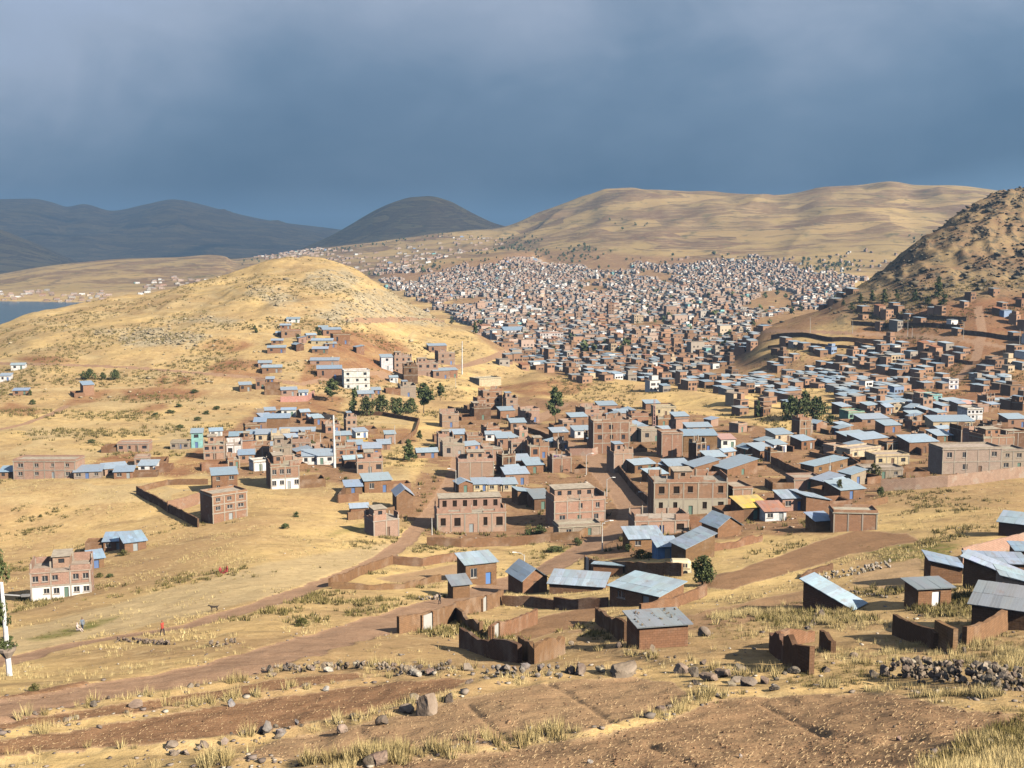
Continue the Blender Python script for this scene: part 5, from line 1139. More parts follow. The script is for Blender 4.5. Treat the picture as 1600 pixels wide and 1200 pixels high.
for a in ((1062,1052,26,18),(1085,1058,24,18),(1108,1064,30,20),(1130,1058,26,22),(1150,1066,24,16),(1170,1072,26,18),(1195,1068,20,16),(1210,1078,18,12),(1142,1072,18,12),(1088,1070,16,12),(1240,1052,22,16),(1232,1040,14,14)): boulder(*a,label='dark rough boulder in the heap below the ruined hut',group='boulder heap below the ruined hut')
for a in ((1098,994,24,18),(1284,965,18,16),(1335,1028,14,10),(1290,1050,18,12),(1365,1058,16,16),(1380,1056,18,20),(1495,1010,14,18),(1503,998,12,12),(1490,1000,12,12),(1506,1020,12,14)): boulder(*a,label='dark stone lying in the dry grass on the right',group='stones in the right grass')
rr = random.Random(5)
for bi, (bw, lb) in enumerate(zip(bank_w, ('field stone on the lowest bank','field stone on the middle bank','field stone on the upper bank','field stone between the two big fields','field stone on the bank below the adobe hut'))):
    for _ in range((18, 8, 12, 5, 10)[bi]):
        i = rr.randrange(len(bw)); x, y = bw[i][0] + rr.gauss(0, .9), bw[i][1] + rr.gauss(0, .7)
        if abs(x / y) > .47: continue
        p = (x, y, height(x, y)); uu, vv = project(*p)
        s = rr.uniform(5, 15) * (1 if rr.random() < .85 else 1.5)
        boulder(uu, vv, s, s * rr.uniform(.55, .95), None, 'stones along bank ' + 'abcde'[bi], at=p, rnd=rr); BOULD[-1]['size'] = 'tiny' if s < 7 else 'small' if s < 10 else 'middling' if s < 13 else 'large'

def stone_wall(pts, rows, size, label, color=None, spread=.35, n_per=1.0):
    rnd = random.Random(int(pts[0][0])); pl = poly_world(pts, 3.0); root = bpy.data.objects.new('stone_wall', None); col.objects.link(root)
    x0, y0 = pl[0]; z0 = height(x0, y0); root.location = (x0, y0, z0 + CZ)
    L_ = np.hypot(*np.diff(pl, axis=0).T).sum(); n = int(L_ / size * n_per); cnt = 0
    cum = np.concatenate([[0], np.cumsum(np.hypot(*np.diff(pl, axis=0).T))])
    for r_ in range(rows):
        for i in range(n):
            if cnt >= 290: break
            t = (i + rnd.random()) / n * L_; x = np.interp(t, cum, pl[:, 0]) + rnd.gauss(0, spread * size); y = np.interp(t, cum, pl[:, 1]) + rnd.gauss(0, spread * size)
            s = size * rnd.uniform(.6, 1.35)
            link('stone', rnd.choice(STN1), None, root, jit(color or rnd.choice(STONEC), .15, rnd), (x - x0, y - y0, height(x, y) - z0 + size * (.25 + r_ * .62)), (rnd.random() * 6, rnd.random() * 6, rnd.random() * 6), (s * 1.2, s, s * .8)); cnt += 1
    tag(root, label, 'stone wall'); return root
stone_wall([(1283,908),(1310,902),(1345,896),(1392,886)], 3, .62, 'pale dry stone wall beside the stony yard', (.42,.37,.31), .5)
stone_wall([(1398,1056),(1440,1060),(1490,1066),(1540,1072),(1604,1082)], 4, .50, 'dark rubble stone wall in the right foreground', None, 1.1, 1.6)
stone_wall([(1262,985),(1300,930),(1330,925),(1390,935)], 1, .5, 'thin line of stones round the stony yard'); stone_wall([(420,1050),(480,1046),(540,1044),(600,1046),(650,1052),(720,1042)], 2, .48, 'rubble row along the upper field edge', None, 1.1, 1.3)
stone_wall([(185,1001),(225,1005),(270,1008)], 2, .42, 'short dark stone wall left of the track', (.17,.13,.11)); stone_wall([(320,1010),(345,1010),(368,1004)], 2, .5, 'broken stone wall right of the short dark one', (.2,.16,.13)); stone_wall([(400,1150),(430,1150),(455,1145)], 2, .6, 'pile of grey stones on the lower bank', (.25,.23,.22)); stone_wall([(655,938),(672,938),(688,936)], 2, .6, 'stone heap beside the main road', (.33,.28,.23))
stone_wall([(755,1052),(800,1056),(850,1058),(880,1056)], 2, .6, 'row of grey stones below the roofless hut', (.22,.20,.19), .6); stone_wall([(270,1182),(310,1172),(350,1165)], 1, .55, 'stone row at the bottom left', (.3,.24,.2))

# ------------------------------------------------------------------ scattered ground cover (one object each)
CA = np.zeros(Z.shape)
du = np.abs(np.diff(UG, axis=1, append=UG[:, -1:])); dv = np.abs(np.diff(VG, axis=0, append=VG[-1:]))
CA = np.where(VIS & (np.abs(UG - 800) < 860) & (VG < 1240), np.clip(du * dv, 0, 60), 0)
def sample(n, weight):
    w_ = (CA * weight)[:-1, :-1].ravel(); c = np.cumsum(w_); k = np.searchsorted(c, RNG.random(n) * c[-1]); j, i = np.divmod(k, NS - 1)
    fs, fy = RNG.random(n), RNG.random(n)
    y = Y_AX[j] + (Y_AX[j + 1] - Y_AX[j]) * fy; s = S_AX[i] + (S_AX[i + 1] - S_AX[i]) * fs
    x = s * y; return x, y, heights(x, y)
def tufts(name, x, y, z, hgt, blades, width, spread, matn, label, lean=.45, tone_bias=0.0):
    n = len(x); g = RNG; N_ = n * blades
    X = np.repeat(x, blades); Y = np.repeat(y, blades); Z_ = np.repeat(z, blades); H = np.repeat(hgt, blades)
    a = g.uniform(0, 6.283, N_); r = np.sqrt(g.random(N_)) * spread * H; le = g.uniform(.1, lean, N_) * H; hh = H * g.uniform(.55, 1.1, N_)
    bx, by = X + np.cos(a) * r, Y + np.sin(a) * r
    tx, ty = bx + np.cos(a) * le, by + np.sin(a) * le
    q = g.uniform(0, 6.283, N_); wx, wy = np.cos(q) * width * H, np.sin(q) * width * H
    V = np.stack([np.stack([bx - wx, by - wy, Z_ + CZ - .05], -1), np.stack([bx + wx, by + wy, Z_ + CZ - .05], -1), np.stack([tx, ty, Z_ + CZ + hh], -1)], 1).reshape(-1, 3)
    me = mesh_np(name, V, np.arange(3 * N_).reshape(N_, 3))
    tone = np.repeat(np.clip(np.repeat(g.uniform(.1, .9, n), blades) + g.uniform(-.25, .25, N_) + tone_bias, 0, 1), 3)
    at = me.attributes.new('tone', 'FLOAT', 'POINT'); at.data.foreach_set('value', tone.astype(np.float32))
    o = link(name, me, matn); tag(o, label, 'grass', kind='stuff'); return o
nofield = (field < .3) * (road_mask < .3) * (1 - urban)
clump = np.clip(vnoise(XG / 5, YG / 5, 81) * 1.4 + .35, 0, 1) * np.clip(vnoise(XG / 17, YG / 17, 82) + .75, .1, 1)
bankd = np.full(Z.shape, 1e9)
for bw in bank_w: bankd = np.minimum(bankd, dist_to(bw, XG, YG, 5))
bank_m = np.exp(-(bankd / 1.0) ** 2) * np.clip(vnoise(XG / 4, YG / 4, 83) + .55, .05, 1)
x, y, z = sample(330, bank_m * (vnoise(XG / 1.9, YG / 1.9, 86) > .1)); tufts('bunchgrass', x, y, z, RNG.uniform(.25, .9, len(x)), 38, .028, .30, 'straw', 'tall golden bunchgrass along the field banks')
rough = (DG < 135) * nofield * clump * (1 + 3 * (UG > 1150) * (VG > 950)) * (1 - pale_grass)
x, y, z = sample(4200, rough * (vnoise(XG / 2.2, YG / 2.2, 87) > 0)); tufts('dry_grass', x, y, z, RNG.uniform(.18, .55, len(x)), 18, .03, .5, 'straw', 'dry yellow grass on the near slope')
right = region([[(1480,1010),(1604,980),(1604,1080),(1540,1060),(1490,1040)],[(1440,1210),(1520,1150),(1604,1120),(1604,1210)],[(1200,1030),(1390,1040),(1380,1072),(1240,1078)],[(1060,960),(1250,940),(1380,960),(1250,1000),(1100,1000)]], 0, 200)
x, y, z = sample(330, right * (VG < 1095) * clump * (vnoise(XG / 1.8, YG / 1.8, 88) > .15)); tufts('tall_bunchgrass', x, y, z, RNG.uniform(.4, 1.0, len(x)), 44, .022, .36, 'straw', 'tall pale bunchgrass on the right foreground slope')
x, y, z = sample(900, (VG > 1110) * (UG > 1420) * (field < .3)); tufts('slope_grass', x, y, z, RNG.uniform(.10, .32, len(x)), 22, .04, .7, 'straw', 'short dry grass at the bottom right corner', .8, -.15)
x, y, z = sample(1500, right * 1.0 + green * (DG < 200)); tufts('green_scrub', x, y, z, RNG.uniform(.12, .34, len(x)), 16, .06, .6, 'scrub', 'low olive scrub on the right foreground slope', .6)
midm = (DG > 120) * (DG < 420) * nofield * clump * (1 - .85 * pale_grass)
x, y, z = sample(11000, midm); tufts('pasture_grass', x, y, z, RNG.uniform(.2, .55, len(x)), 9, .07, .55, 'straw', 'dry pasture grass round the village', .5, -.1)
x, y, z = sample(3200, midm * np.clip(vnoise(XG / 24, YG / 24, 84) * 2, 0, 1)); tufts('scrub', x, y, z, RNG.uniform(.25, .8, len(x)), 12, .12, .6, 'scrub', 'grey green scrub dotting the pasture', .6)
hillm = (DG > 380) * (YG < 1150) * np.maximum(np.isin(OWNER, [0, 1, 2]), 1.6 * (OWNER == 3) * (VG > 440)) * nofield * np.clip(vnoise(XG / 40, YG / 22, 85) * 1.8 + .15, .02, 1)
x, y, z = sample(11000, hillm); tufts('hill_scrub', x, y, z, RNG.uniform(.4, 1.3, len(x)), 9, .16, .7, 'scrub', 'dark scrub dotting the left hill', .6)
def stones_stuff(name, x, y, z, size, cols, label):
    n = len(x); b = np.array([v.co for v in STN1[0].vertices]); fc = np.array([p.vertices[:] for p in STN1[0].polygons]); m_ = len(b)
    a = RNG.uniform(0, 6.283, n); ca, sa = np.cos(a)[:, None], np.sin(a)[:, None]; sc = RNG.uniform(.7, 1.4, (n, 1, 3)) * size[:, None, None] * np.array([1.2, 1, .8])
    B = b[None] * sc; Vx = B[..., 0] * ca - B[..., 1] * sa + x[:, None]; Vy = B[..., 0] * sa + B[..., 1] * ca + y[:, None]; Vz = B[..., 2] + (z + CZ + size * .12)[:, None]
    V = np.stack([Vx, Vy, Vz], -1).reshape(-1, 3); Fc = (fc[None] + (np.arange(n) * m_)[:, None, None]).reshape(-1, 3)
    me = mesh_np(name, V, Fc); c = np.array(cols)[RNG.integers(0, len(cols), n)] * RNG.uniform(.75, 1.2, (n, 1)); c = np.repeat(np.concatenate([c, np.ones((n, 1))], 1), m_, 0)
    at = me.attributes.new('tint', 'FLOAT_COLOR', 'POINT'); at.data.foreach_set('color', c.astype(np.float32).ravel())
    o = link(name, me, 'tint'); tag(o, label, 'stones', kind='stuff')
rkm = (OWNER == 3) * sstep(-50, -15, Z) * np.clip(vnoise(XG / 30, YG / 30, 91) + .5, .02, 1) * (YG < 1400)
flank = np.gradient(Z, axis=1) / (np.gradient(XG, axis=1) + 1e-6); rkm = rkm * np.clip(.12 + flank * 1.6, .05, 1.5)
x, y, z = sample(1900, rkm); stones_stuff('hill_rocks', x, y, z, RNG.gamma(1.6, .8, len(x)) + .5, [(.15,.13,.095),(.12,.105,.08),(.18,.15,.105),(.19,.135,.095)], 'dark rocks covering the right hill')
x, y, z = sample(1500, rock + .04 * (OWNER == 1)); stones_stuff('pale_rocks', x, y, z, RNG.gamma(2.0, .45, len(x)) + .3, [(.46,.38,.25),(.38,.31,.20),(.30,.24,.16)], 'pale rocks on the brow of the left hill')
x, y, z = sample(1700, (DG < 330) * (nofield * .6 + bank_m * 2 + (road_mask > .2) * (road_mask < .8) * 2) * (1 - pale_grass)); stones_stuff('loose_stones', x, y, z, RNG.gamma(2.0, .07, len(x)) + .07, [(.33,.27,.22),(.25,.21,.18),(.45,.39,.32),(.2,.16,.14)], 'loose stones scattered over the slopes')
def straw_bits(n):
    x, y, z = sample(n, (field > .6) * (DG < 120)); a = RNG.normal(.3, .8, n); l = RNG.uniform(.03, .09, n); wd = RNG.uniform(.004, .010, n)
    dx, dy = np.cos(a) * l, np.sin(a) * l; px, py = -np.sin(a) * wd, np.cos(a) * wd; h = RNG.uniform(.0, .10, n); zb = z + CZ + .015
    V = np.stack([np.stack([x - dx - px, y - dy - py, zb], -1), np.stack([x - dx + px, y - dy + py, zb + .03], -1), np.stack([x + dx, y + dy, zb + h + .02], -1)], 1).reshape(-1, 3)
    me = mesh_np('stubble', V, np.arange(3 * n).reshape(n, 3)); at = me.attributes.new('tone', 'FLOAT', 'POINT'); at.data.foreach_set('value', np.repeat(RNG.uniform(.0, .8, n), 3).astype(np.float32))
    tag(link('stubble', me, 'stubble'), 'straw stubble strewn over the ploughed fields', 'stubble', kind='stuff')
straw_bits(5000)
x, y, z = sample(2600, (field > .6) * (DG < 120)); stones_stuff('clods', x, y, z, RNG.gamma(2.0, .025, len(x)) + .03, [(.25,.145,.085),(.17,.1,.06),(.31,.19,.11)], 'earth clods on the ploughed fields')

# ------------------------------------------------------------------ the city: nearest houses one by one, the rest as one mass
CITY = [[(598,430),(620,418),(690,422),(760,410),(830,400),(900,410),(960,416),(1010,414),(1080,406),(1190,405),(1260,425),(1340,437),(1330,455),(1290,478),(1240,490),(1190,500),(1160,540),(1200,545),(1330,550),(1380,530),(1470,540),(1600,560),(1600,655),(1440,655),(1330,652),(1240,640),(1150,612),(1080,602),(1000,592),(930,587),(890,577),(870,562),(800,550),(770,532),(740,517),(700,496),(660,472),(620,450)]]
HOLES = [[(1000,430),(1020,420),(1062,430),(1055,450),(1030,452)],[(900,442),(950,430),(965,442),(910,452)],[(1150,470),(1200,455),(1260,470),(1230,488),(1180,495)],[(1560,590),(1600,580),(1600,612),(1565,612)],[(1225,612),(1300,612),(1300,662),(1225,662)],[(915,408),(1010,405),(1000,422),(930,425)]]
SPARSE = [[(1340,485),(1400,462),(1600,452),(1600,560),(1470,540),(1380,530)],[(780,548),(870,562),(900,580),(800,582),(770,565)],[(1060,405),(1430,395),(1440,420),(1340,437),(1190,405)],[(390,402),(480,388),(640,402),(700,392),(760,392),(690,415),(560,425)],[(560,410),(700,370),(790,372),(800,385),(640,405)],[(1120,600),(1240,640),(1330,652),(1320,680),(1200,660),(1110,625)],[(860,580),(1000,596),(1120,612),(1240,640),(1240,660),(1120,632),(1000,608),(900,598)]]
LAKETOWN = [[(-5,456),(230,456),(250,462),(230,468),(150,471),(-5,466)],[(215,444),(250,438),(320,434),(345,428),(350,438),(240,452)]]
def lots(yaw, dx, dy, block, x0, x1, y0, y1):
    out = []; c, s = math.cos(yaw), math.sin(yaw); cx, cy = (x0 + x1) / 2, (y0 + y1) / 2; rad = math.hypot(x1 - x0, y1 - y0) / 2
    na, nb = int(rad / dx), int(rad / dy)
    for a in range(-na, na):
        if a % block == 0: continue
        for b in range(-nb, nb):
            if b % block == 0: continue
            px, py = a * dx, b * dy; X, Y = cx + c * px - s * py, cy + s * px + c * py
            if x0 < X < x1 and y0 < Y < y1: out.append((X, Y))
    return np.array(out)
def visible(x, y, z, margin):
    """the top of a house of height margin can be seen over the ground in front"""
    rm = np.maximum.accumulate(Z / YG, axis=0); a = np.interp(x / y, S_AX, _iS).astype(int); b = np.clip(np.interp(y, Y_AX, _iY).astype(int) - 2, 0, NY - 1)
    return (z + margin) / y > rm[b, a]
def pick(polys, pts, holes=()):
    z = heights(pts[:, 0], pts[:, 1]); u, v = project(pts[:, 0], pts[:, 1], z); m = np.zeros(len(u), bool); u = u + 22 * vnoise(pts[:, 0] / 45, pts[:, 1] / 60, 41); v = v + 7 * vnoise(pts[:, 0] / 55, pts[:, 1] / 80, 42)
    for p in polys: m |= in_poly(p, u, v)
    for p in holes: m &= ~in_poly(p, u, v)
    m &= visible(pts[:, 0], pts[:, 1], z, 4.0)
    return pts[m], z[m], u[m], v[m]
g2 = np.random.default_rng(3)
near_pts = lots(R(24), 7.4, 9.0, 8, -150, 520, 470, 900); near_pts += g2.normal(0, 1.1, near_pts.shape)
far_pts = lots(R(28), 7.2, 7.6, 11, -420, 900, 900, 2700); far_pts += g2.normal(0, .9, far_pts.shape)
sp = np.concatenate([near_pts, far_pts])
A_ = pick(CITY, sp, HOLES)
keep = (vnoise(A_[0][:, 0] / 70, A_[0][:, 1] / 90, 95) > -.62) & (g2.random(len(A_[0])) < np.where(A_[0][:, 1] > 2000, .72, .9))
C1 = [q[keep] for q in A_]
s3 = lots(R(24), 11, 12, 7, -1500, 900, 470, 4300); s3 += g2.normal(0, 3, s3.shape); B_ = pick(SPARSE, s3); fl_ = ~((B_[3] < 445) & (B_[0][:, 1] < 2000)); B_ = [q[fl_] for q in B_]
keep = (g2.random(len(B_[0])) < np.where(B_[0][:, 1] > 2000, .13, .75)); C2 = [q[keep] for q in B_]
s4 = lots(R(10), 20, 26, 9, -1400, -300, 2000, 3300); s4 += g2.normal(0, 4, s4.shape); D_ = pick(LAKETOWN, s4)
keep = g2.random(len(D_[0])) < .62; C3 = [q[keep] for q in D_]
cx_ = np.concatenate([C1[0][:, 0], C2[0][:, 0], C3[0][:, 0]]); cy_ = np.concatenate([C1[0][:, 1], C2[0][:, 1], C3[0][:, 1]]); cz_ = np.concatenate([C1[1], C2[1], C3[1]]); cu = np.concatenate([C1[2], C2[2], C3[2]]); cv = np.concatenate([C1[3], C2[3], C3[3]])
hp = np.array([[h['p'][0], h['p'][1]] for h in HOUSES])
ok = np.array([np.min(np.hypot(hp[:, 0] - a, hp[:, 1] - b)) > 8.0 for a, b in zip(cx_, cy_)]) & (np.interp(cx_ / cy_, S_AX, _iS) > 0)
for pl in ROADW: ok &= np.array([np.min(np.hypot(pl[:, 0] - a, pl[:, 1] - b)) > 6.5 for a, b in zip(cx_, cy_)])
cx_, cy_, cz_, cu, cv = [q[ok] for q in (cx_, cy_, cz_, cu, cv)]
PAL = [(PINK, 26), (BRICK, 36), (ADOBE, 20), (WHITE, 7), (GREY, 9), (CREAM, 5), (TEAL, 1), (BLUE, 1), (GREENP, 1)]
RPAL = [('S', TINC, 36), ('S', TINB, 10), ('G', TINC, 10), ('U', CONC, 22), ('F', CONC, 12), ('G', TERRA, 2), ('G', SALMON, 3)]
def choose(rnd, pal): 
    t = rnd.uniform(0, sum(q[-1] for q in pal))
    for q in pal:
        t -= q[-1]
        if t <= 0: return q
    return pal[0]
# infill between the village houses
INFILL = [[(690,695),(760,632),(880,640),(1000,645),(1120,660),(1240,690),(1200,730),(1190,765),(1010,745),(960,722),(900,735),(860,765),(800,765),(700,742)],[(1195,690),(1330,655),(1600,640),(1600,705),(1400,705),(1260,720)],[(320,742),(340,690),(420,650),(540,660),(600,700),(560,735),(440,742)],[(1130,830),(1195,815),(1200,850),(1130,858)],[(1160,745),(1320,745),(1370,770),(1310,795),(1200,780)],[(600,560),(720,560),(700,600),(610,600)],[(400,560),(540,500),(560,560),(480,600)]]
fp = lots(R(22), 7.0, 7.6, 11, -260, 260, 260, 640); fp += np.random.default_rng(12).normal(0, 1.0, fp.shape); fi = pick(INFILL, fp); taken = [tuple(h['p'][:2]) for h in HOUSES]; rn = random.Random(77); n_in = 0
for k_ in rn.sample(range(len(fi[0])), len(fi[0])):
    x_, y_ = fi[0][k_]
    if n_in >= 92 or min(math.hypot(a - x_, b - y_) for a, b in taken) < 7.0 or any(np.min(np.hypot(pl[:, 0] - x_, pl[:, 1] - y_)) < 6.0 for pl in ROADW): continue
    pt = (x_, y_, fi[1][k_]); wl = rn.choice([ADOBE, BRICK, PINK, BRICK, ADOBE, DARK, WHITE, PINK, GREY]); rf = rn.choice([('S', TINC), ('S', TINC), ('U', CONC), ('G', TINC), ('L', TINC), ('U', CONC), ('F', CONC)]); fl = rn.choice([1, 1, 2]) if rf[0] in 'UF' else 1
    house(fi[2][k_], fi[3][k_], 10, (2.5 * fl + rn.uniform(0, .6)) / mpp(pt), rn.choice([22, 22, -66, 30]) + rn.gauss(0, 5), rn.uniform(3.6, 5.6), rf[0], wl, rf[1], fl, rn.choice([1, 2, 2]), at=pt, awide=rn.uniform(3.6, 6), near=False); taken.append((x_, y_)); n_in += 1
hp = np.array([[h['p'][0], h['p'][1]] for h in HOUSES]); ok = np.array([np.min(np.hypot(hp[:, 0] - a, hp[:, 1] - b)) > 8 for a, b in zip(cx_, cy_)]); cx_, cy_, cz_, cu, cv = [q[ok] for q in (cx_, cy_, cz_, cu, cv)]
# courtyard walls that belong to their houses
yr = random.Random(31); roadpts = np.concatenate(ROADW)
for h in list(HOUSES):
    if not (230 < h['Y'] < 560) or yr.random() < .35: continue
    r_ = h['root']; wl_ = next((c for c in r_.children if c.name.startswith('wall')), None)
    if wl_ is None: continue
    xs_ = [v.co.x for v in wl_.data.vertices]; ys_ = [v.co.y for v in wl_.data.vertices]; a0, a1, d1 = min(xs_), max(xs_), max(ys_); side = yr.choice([-1, 1]); ln = yr.uniform(4, 8); front = yr.uniform(-3.5, 1.0)
    Mr = Matrix.Translation(r_.location) @ Matrix.Rotation(r_.rotation_euler.z, 4, 'Z'); xe = (a1 + ln) if side > 0 else (a0 - ln); xi = a1 if side > 0 else a0
    good = True; zs_ = []
    for px_, py_ in ((xe, front), (xe, d1), ((xe + xi) / 2, front), ((xe + xi) / 2, d1 / 2), (xe, d1 / 2)):
        w_ = Mr @ Vector((px_, py_, 0)); zs_.append(height(w_.x, w_.y) + CZ - r_.location.z)
        if np.min(np.hypot(roadpts[:, 0] - w_.x, roadpts[:, 1] - w_.y)) < 4.2: good = False
        if any(q is not h and math.hypot(q['p'][0] - w_.x, q['p'][1] - w_.y) < 4.5 for q in HOUSES): good = False
    if not good or max(zs_) - min(zs_) > 4: continue
    zb_, zt_ = min(zs_) - .5, max(0, np.median(zs_)) + yr.uniform(1.3, 2.2); t_ = .3; ym = MB(); xa_, xb_ = min(xi, xe), max(xi, xe); dd = min(d1, 6.0)
    o_ = 0.02 * side
    outer = [(xi + o_, front), (xe, front), (xe, dd), (xi + o_, dd)]; inner = [(xi + o_, front + t_), (xe - side * t_, front + t_), (xe - side * t_, dd - t_), (xi + o_, dd - t_)]
    pts_ = [(x_, y_, z_ + (yr.uniform(-.15, .15) if z_ == zt_ else 0)) for z_ in (zb_, zt_) for x_, y_ in outer + inner]
    fc_ = []
    for i in range(3): fc_ += [(i, i + 1, i + 9, i + 8), (4 + i, 12 + i, 13 + i, 5 + i), (8 + i, 9 + i, 13 + i, 12 + i)]
    fc_ += [(0, 8, 12, 4), (3, 7, 15, 11)]; ym.add(pts_, *fc_); ym.build('yard_wall', 'adobe', r_, jit(ADOBE, .12, yr))
x, y, z = sample(2600, (urban > .5) * (YG > 220) * (YG < 560) * (road_mask < .3)); stones_stuff('building_rubble', x, y, z, RNG.gamma(1.8, .16, len(x)) + .12, [(.36,.20,.13),(.40,.30,.22),(.28,.17,.10),(.50,.44,.38),(.18,.12,.09)], 'bricks and rubble lying about the village yards')
x, y, z = sample(700, (urban > .5) * (YG > 220) * (YG < 900) * (road_mask < .3)); tufts('yard_weeds', x, y, z, RNG.uniform(.4, 1.3, len(x)), 14, .14, .6, 'scrub', 'weeds and shrubs in the village yards', .6)
order = np.argsort(cy_); n_ind = max(0, 297 - len(HOUSES)); indiv = order[:n_ind]; rest = order[n_ind:]
rn = random.Random(21)
for i in indiv:
    wl = choose(rn, PAL)[0]; rf = choose(rn, RPAL); fl = rn.choice([1, 1, 2, 2]) if rf[0] in 'UF' else 1
    if cv[i] < 545: fl = 1; wl = rn.choice([ADOBE, BRICK, BRICK, WHITE])
    pt = (cx_[i], cy_[i], cz_[i]); k = mpp(pt)
    if 1310 < cu[i] < 1430 and 618 < cv[i] < 645: rf = ('G', SALMON, 1); wl = WHITE; fl = 1
    house(cu[i], cv[i], 10, (2.7 * fl + rn.uniform(0, .7)) / k, 24 + rn.gauss(0, 5), rn.uniform(4.5, 6.6), rf[0], wl, rf[1], fl, rn.choice([1, 2, 2, 3]), at=pt, awide=rn.uniform(4.0, 6.6), near=False)

def far_city(idx):
    n = len(idx); g = np.random.default_rng(8); X, Y, Z0 = cx_[idx], cy_[idx], cz_[idx] + CZ
    core = ((cu[idx] > 700) & (cu[idx] < 1150) & (cv[idx] > 455) & (cv[idx] < 560)).astype(float)
    w = g.uniform(3.6, 6.8, n) * (1 + .12 * core); d = g.uniform(4, 7, n); h = (g.choice([2.6, 3.0, 4.6, 5.2, 7.2], n, p=[.30, .24, .24, .15, .07]) + g.uniform(0, .8, n)) * (1 + .22 * core * g.random(n)); lt = (cu[idx] < 480) | (Y > 2600); h = np.where(lt, g.uniform(2.4, 4.2, n), h); w = np.where(lt, g.uniform(6, 14, n), w); right_ = (cu[idx] > 1150) & (Y < 1000); h = np.where(right_, np.minimum(h, 5.2), h)
    big = (g.random(n) < .03 * core); w = np.where(big, w * 2.2, w); h = np.where(big & (g.random(n) < .5), h * 1.5, h)
    ya = np.where(Y > 1800, R(28), R(25)) + g.normal(0, .07, n)
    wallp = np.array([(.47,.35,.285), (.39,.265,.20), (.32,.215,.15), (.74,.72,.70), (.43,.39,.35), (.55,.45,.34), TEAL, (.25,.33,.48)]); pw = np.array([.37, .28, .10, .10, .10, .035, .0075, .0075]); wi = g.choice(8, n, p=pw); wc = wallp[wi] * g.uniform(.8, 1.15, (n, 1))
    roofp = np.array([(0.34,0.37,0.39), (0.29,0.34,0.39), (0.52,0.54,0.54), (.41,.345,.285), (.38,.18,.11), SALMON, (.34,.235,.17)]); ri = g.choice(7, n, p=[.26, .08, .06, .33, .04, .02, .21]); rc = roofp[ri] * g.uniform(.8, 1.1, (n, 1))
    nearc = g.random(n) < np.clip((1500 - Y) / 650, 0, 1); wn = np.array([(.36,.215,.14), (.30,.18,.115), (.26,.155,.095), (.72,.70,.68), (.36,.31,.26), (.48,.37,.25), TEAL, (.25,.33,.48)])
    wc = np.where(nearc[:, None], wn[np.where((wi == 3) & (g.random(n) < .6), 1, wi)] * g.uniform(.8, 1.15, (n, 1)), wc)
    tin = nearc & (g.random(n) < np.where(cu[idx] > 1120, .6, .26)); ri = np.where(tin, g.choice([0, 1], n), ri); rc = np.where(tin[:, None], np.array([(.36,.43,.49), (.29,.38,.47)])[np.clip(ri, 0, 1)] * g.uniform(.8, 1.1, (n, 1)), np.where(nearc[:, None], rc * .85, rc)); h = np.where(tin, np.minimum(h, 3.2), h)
    slope = np.where(ri < 3, g.uniform(.15, .7, n), np.where(ri == 4, 1.0, .02))
    ca, sa = np.cos(ya), np.sin(ya)
    V = []; C = []; Fq = []; o = 0
    def P3(lx, ly, lz): return np.stack([X + lx * ca - ly * sa, Y + lx * sa + ly * ca, Z0 + lz], -1)
    hw, hd = w / 2, d / 2; b = -2.5 + 0 * w
    bot = [P3(-hw, -hd, b), P3(hw, -hd, b), P3(hw, hd, b), P3(-hw, hd, b)]; top = [P3(-hw, -hd, h), P3(hw, -hd, h), P3(hw, hd, h + slope), P3(-hw, hd, h + slope)]
    quads = [(bot[0], bot[1], top[1], top[0], wc), (bot[1], bot[2], top[2], top[1], wc), (bot[2], bot[3], top[3], top[2], wc), (bot[3], bot[0], top[0], top[3], wc)]
    e = .3; rt = [P3(-hw - e, -hd - e, h + .12), P3(hw + e, -hd - e, h + .12), P3(hw + e, hd + e, h + slope + .12), P3(-hw - e, hd + e, h + slope + .12)]
    quads.append((*rt, rc))
    dk = np.tile((.035, .03, .03), (n, 1)) * g.uniform(.6, 2.2, (n, 1))
    for fx in (-.30, .02, .31):
        for fz in (.22, .62):
            on = (g.random(n) < .75) & ((h > 4.5) | (fz < .5)); ww = np.where(on, .62, 0.0); hh = np.where(on, np.where(h > 4.5, .65, .55), 0.0)
            cxl, czl = fx * w + g.normal(0, .3, n), fz * h + .3
            quads.append((P3(cxl - ww, -hd - .03, czl - hh), P3(cxl + ww, -hd - .03, czl - hh), P3(cxl + ww, -hd - .03, czl + hh), P3(cxl - ww, -hd - .03, czl + hh), dk))
    # half built upper rooms on some flat roofs
    up = (ri == 3) & (g.random(n) < .5); uw, ud, uh = np.where(up, w * g.uniform(.2, .4, n), 0), np.where(up, d * .3, 0), np.where(up, g.uniform(1.4, 2.8, n), 0); ux = g.uniform(-.2, .2, n) * w
    r4 = [P3(ux - uw, -ud, h), P3(ux + uw, -ud, h), P3(ux + uw, ud, h), P3(ux - uw, ud, h)]; t4 = [P3(ux - uw, -ud, h + uh), P3(ux + uw, -ud, h + uh), P3(ux + uw, ud, h + uh), P3(ux - uw, ud, h + uh)]
    for a_, b_ in ((0, 1), (1, 2), (2, 3), (3, 0)): quads.append((r4[a_], r4[b_], t4[b_], t4[a_], wc))
    quads.append((*t4, rc))
    for q in quads:
        V.append(np.stack(q[:4], 1).reshape(-1, 3)); C.append(np.repeat(np.concatenate([q[4], np.ones((n, 1))], 1), 4, 0)); Fq.append(np.arange(4 * n).reshape(n, 4) + o); o += 4 * n
    V, C, Fq = np.concatenate(V), np.concatenate(C), np.concatenate(Fq)
    ar = np.linalg.norm(np.cross(V[Fq[:, 1]] - V[Fq[:, 0]], V[Fq[:, 3]] - V[Fq[:, 0]]), axis=1); Fq = Fq[ar > .01]
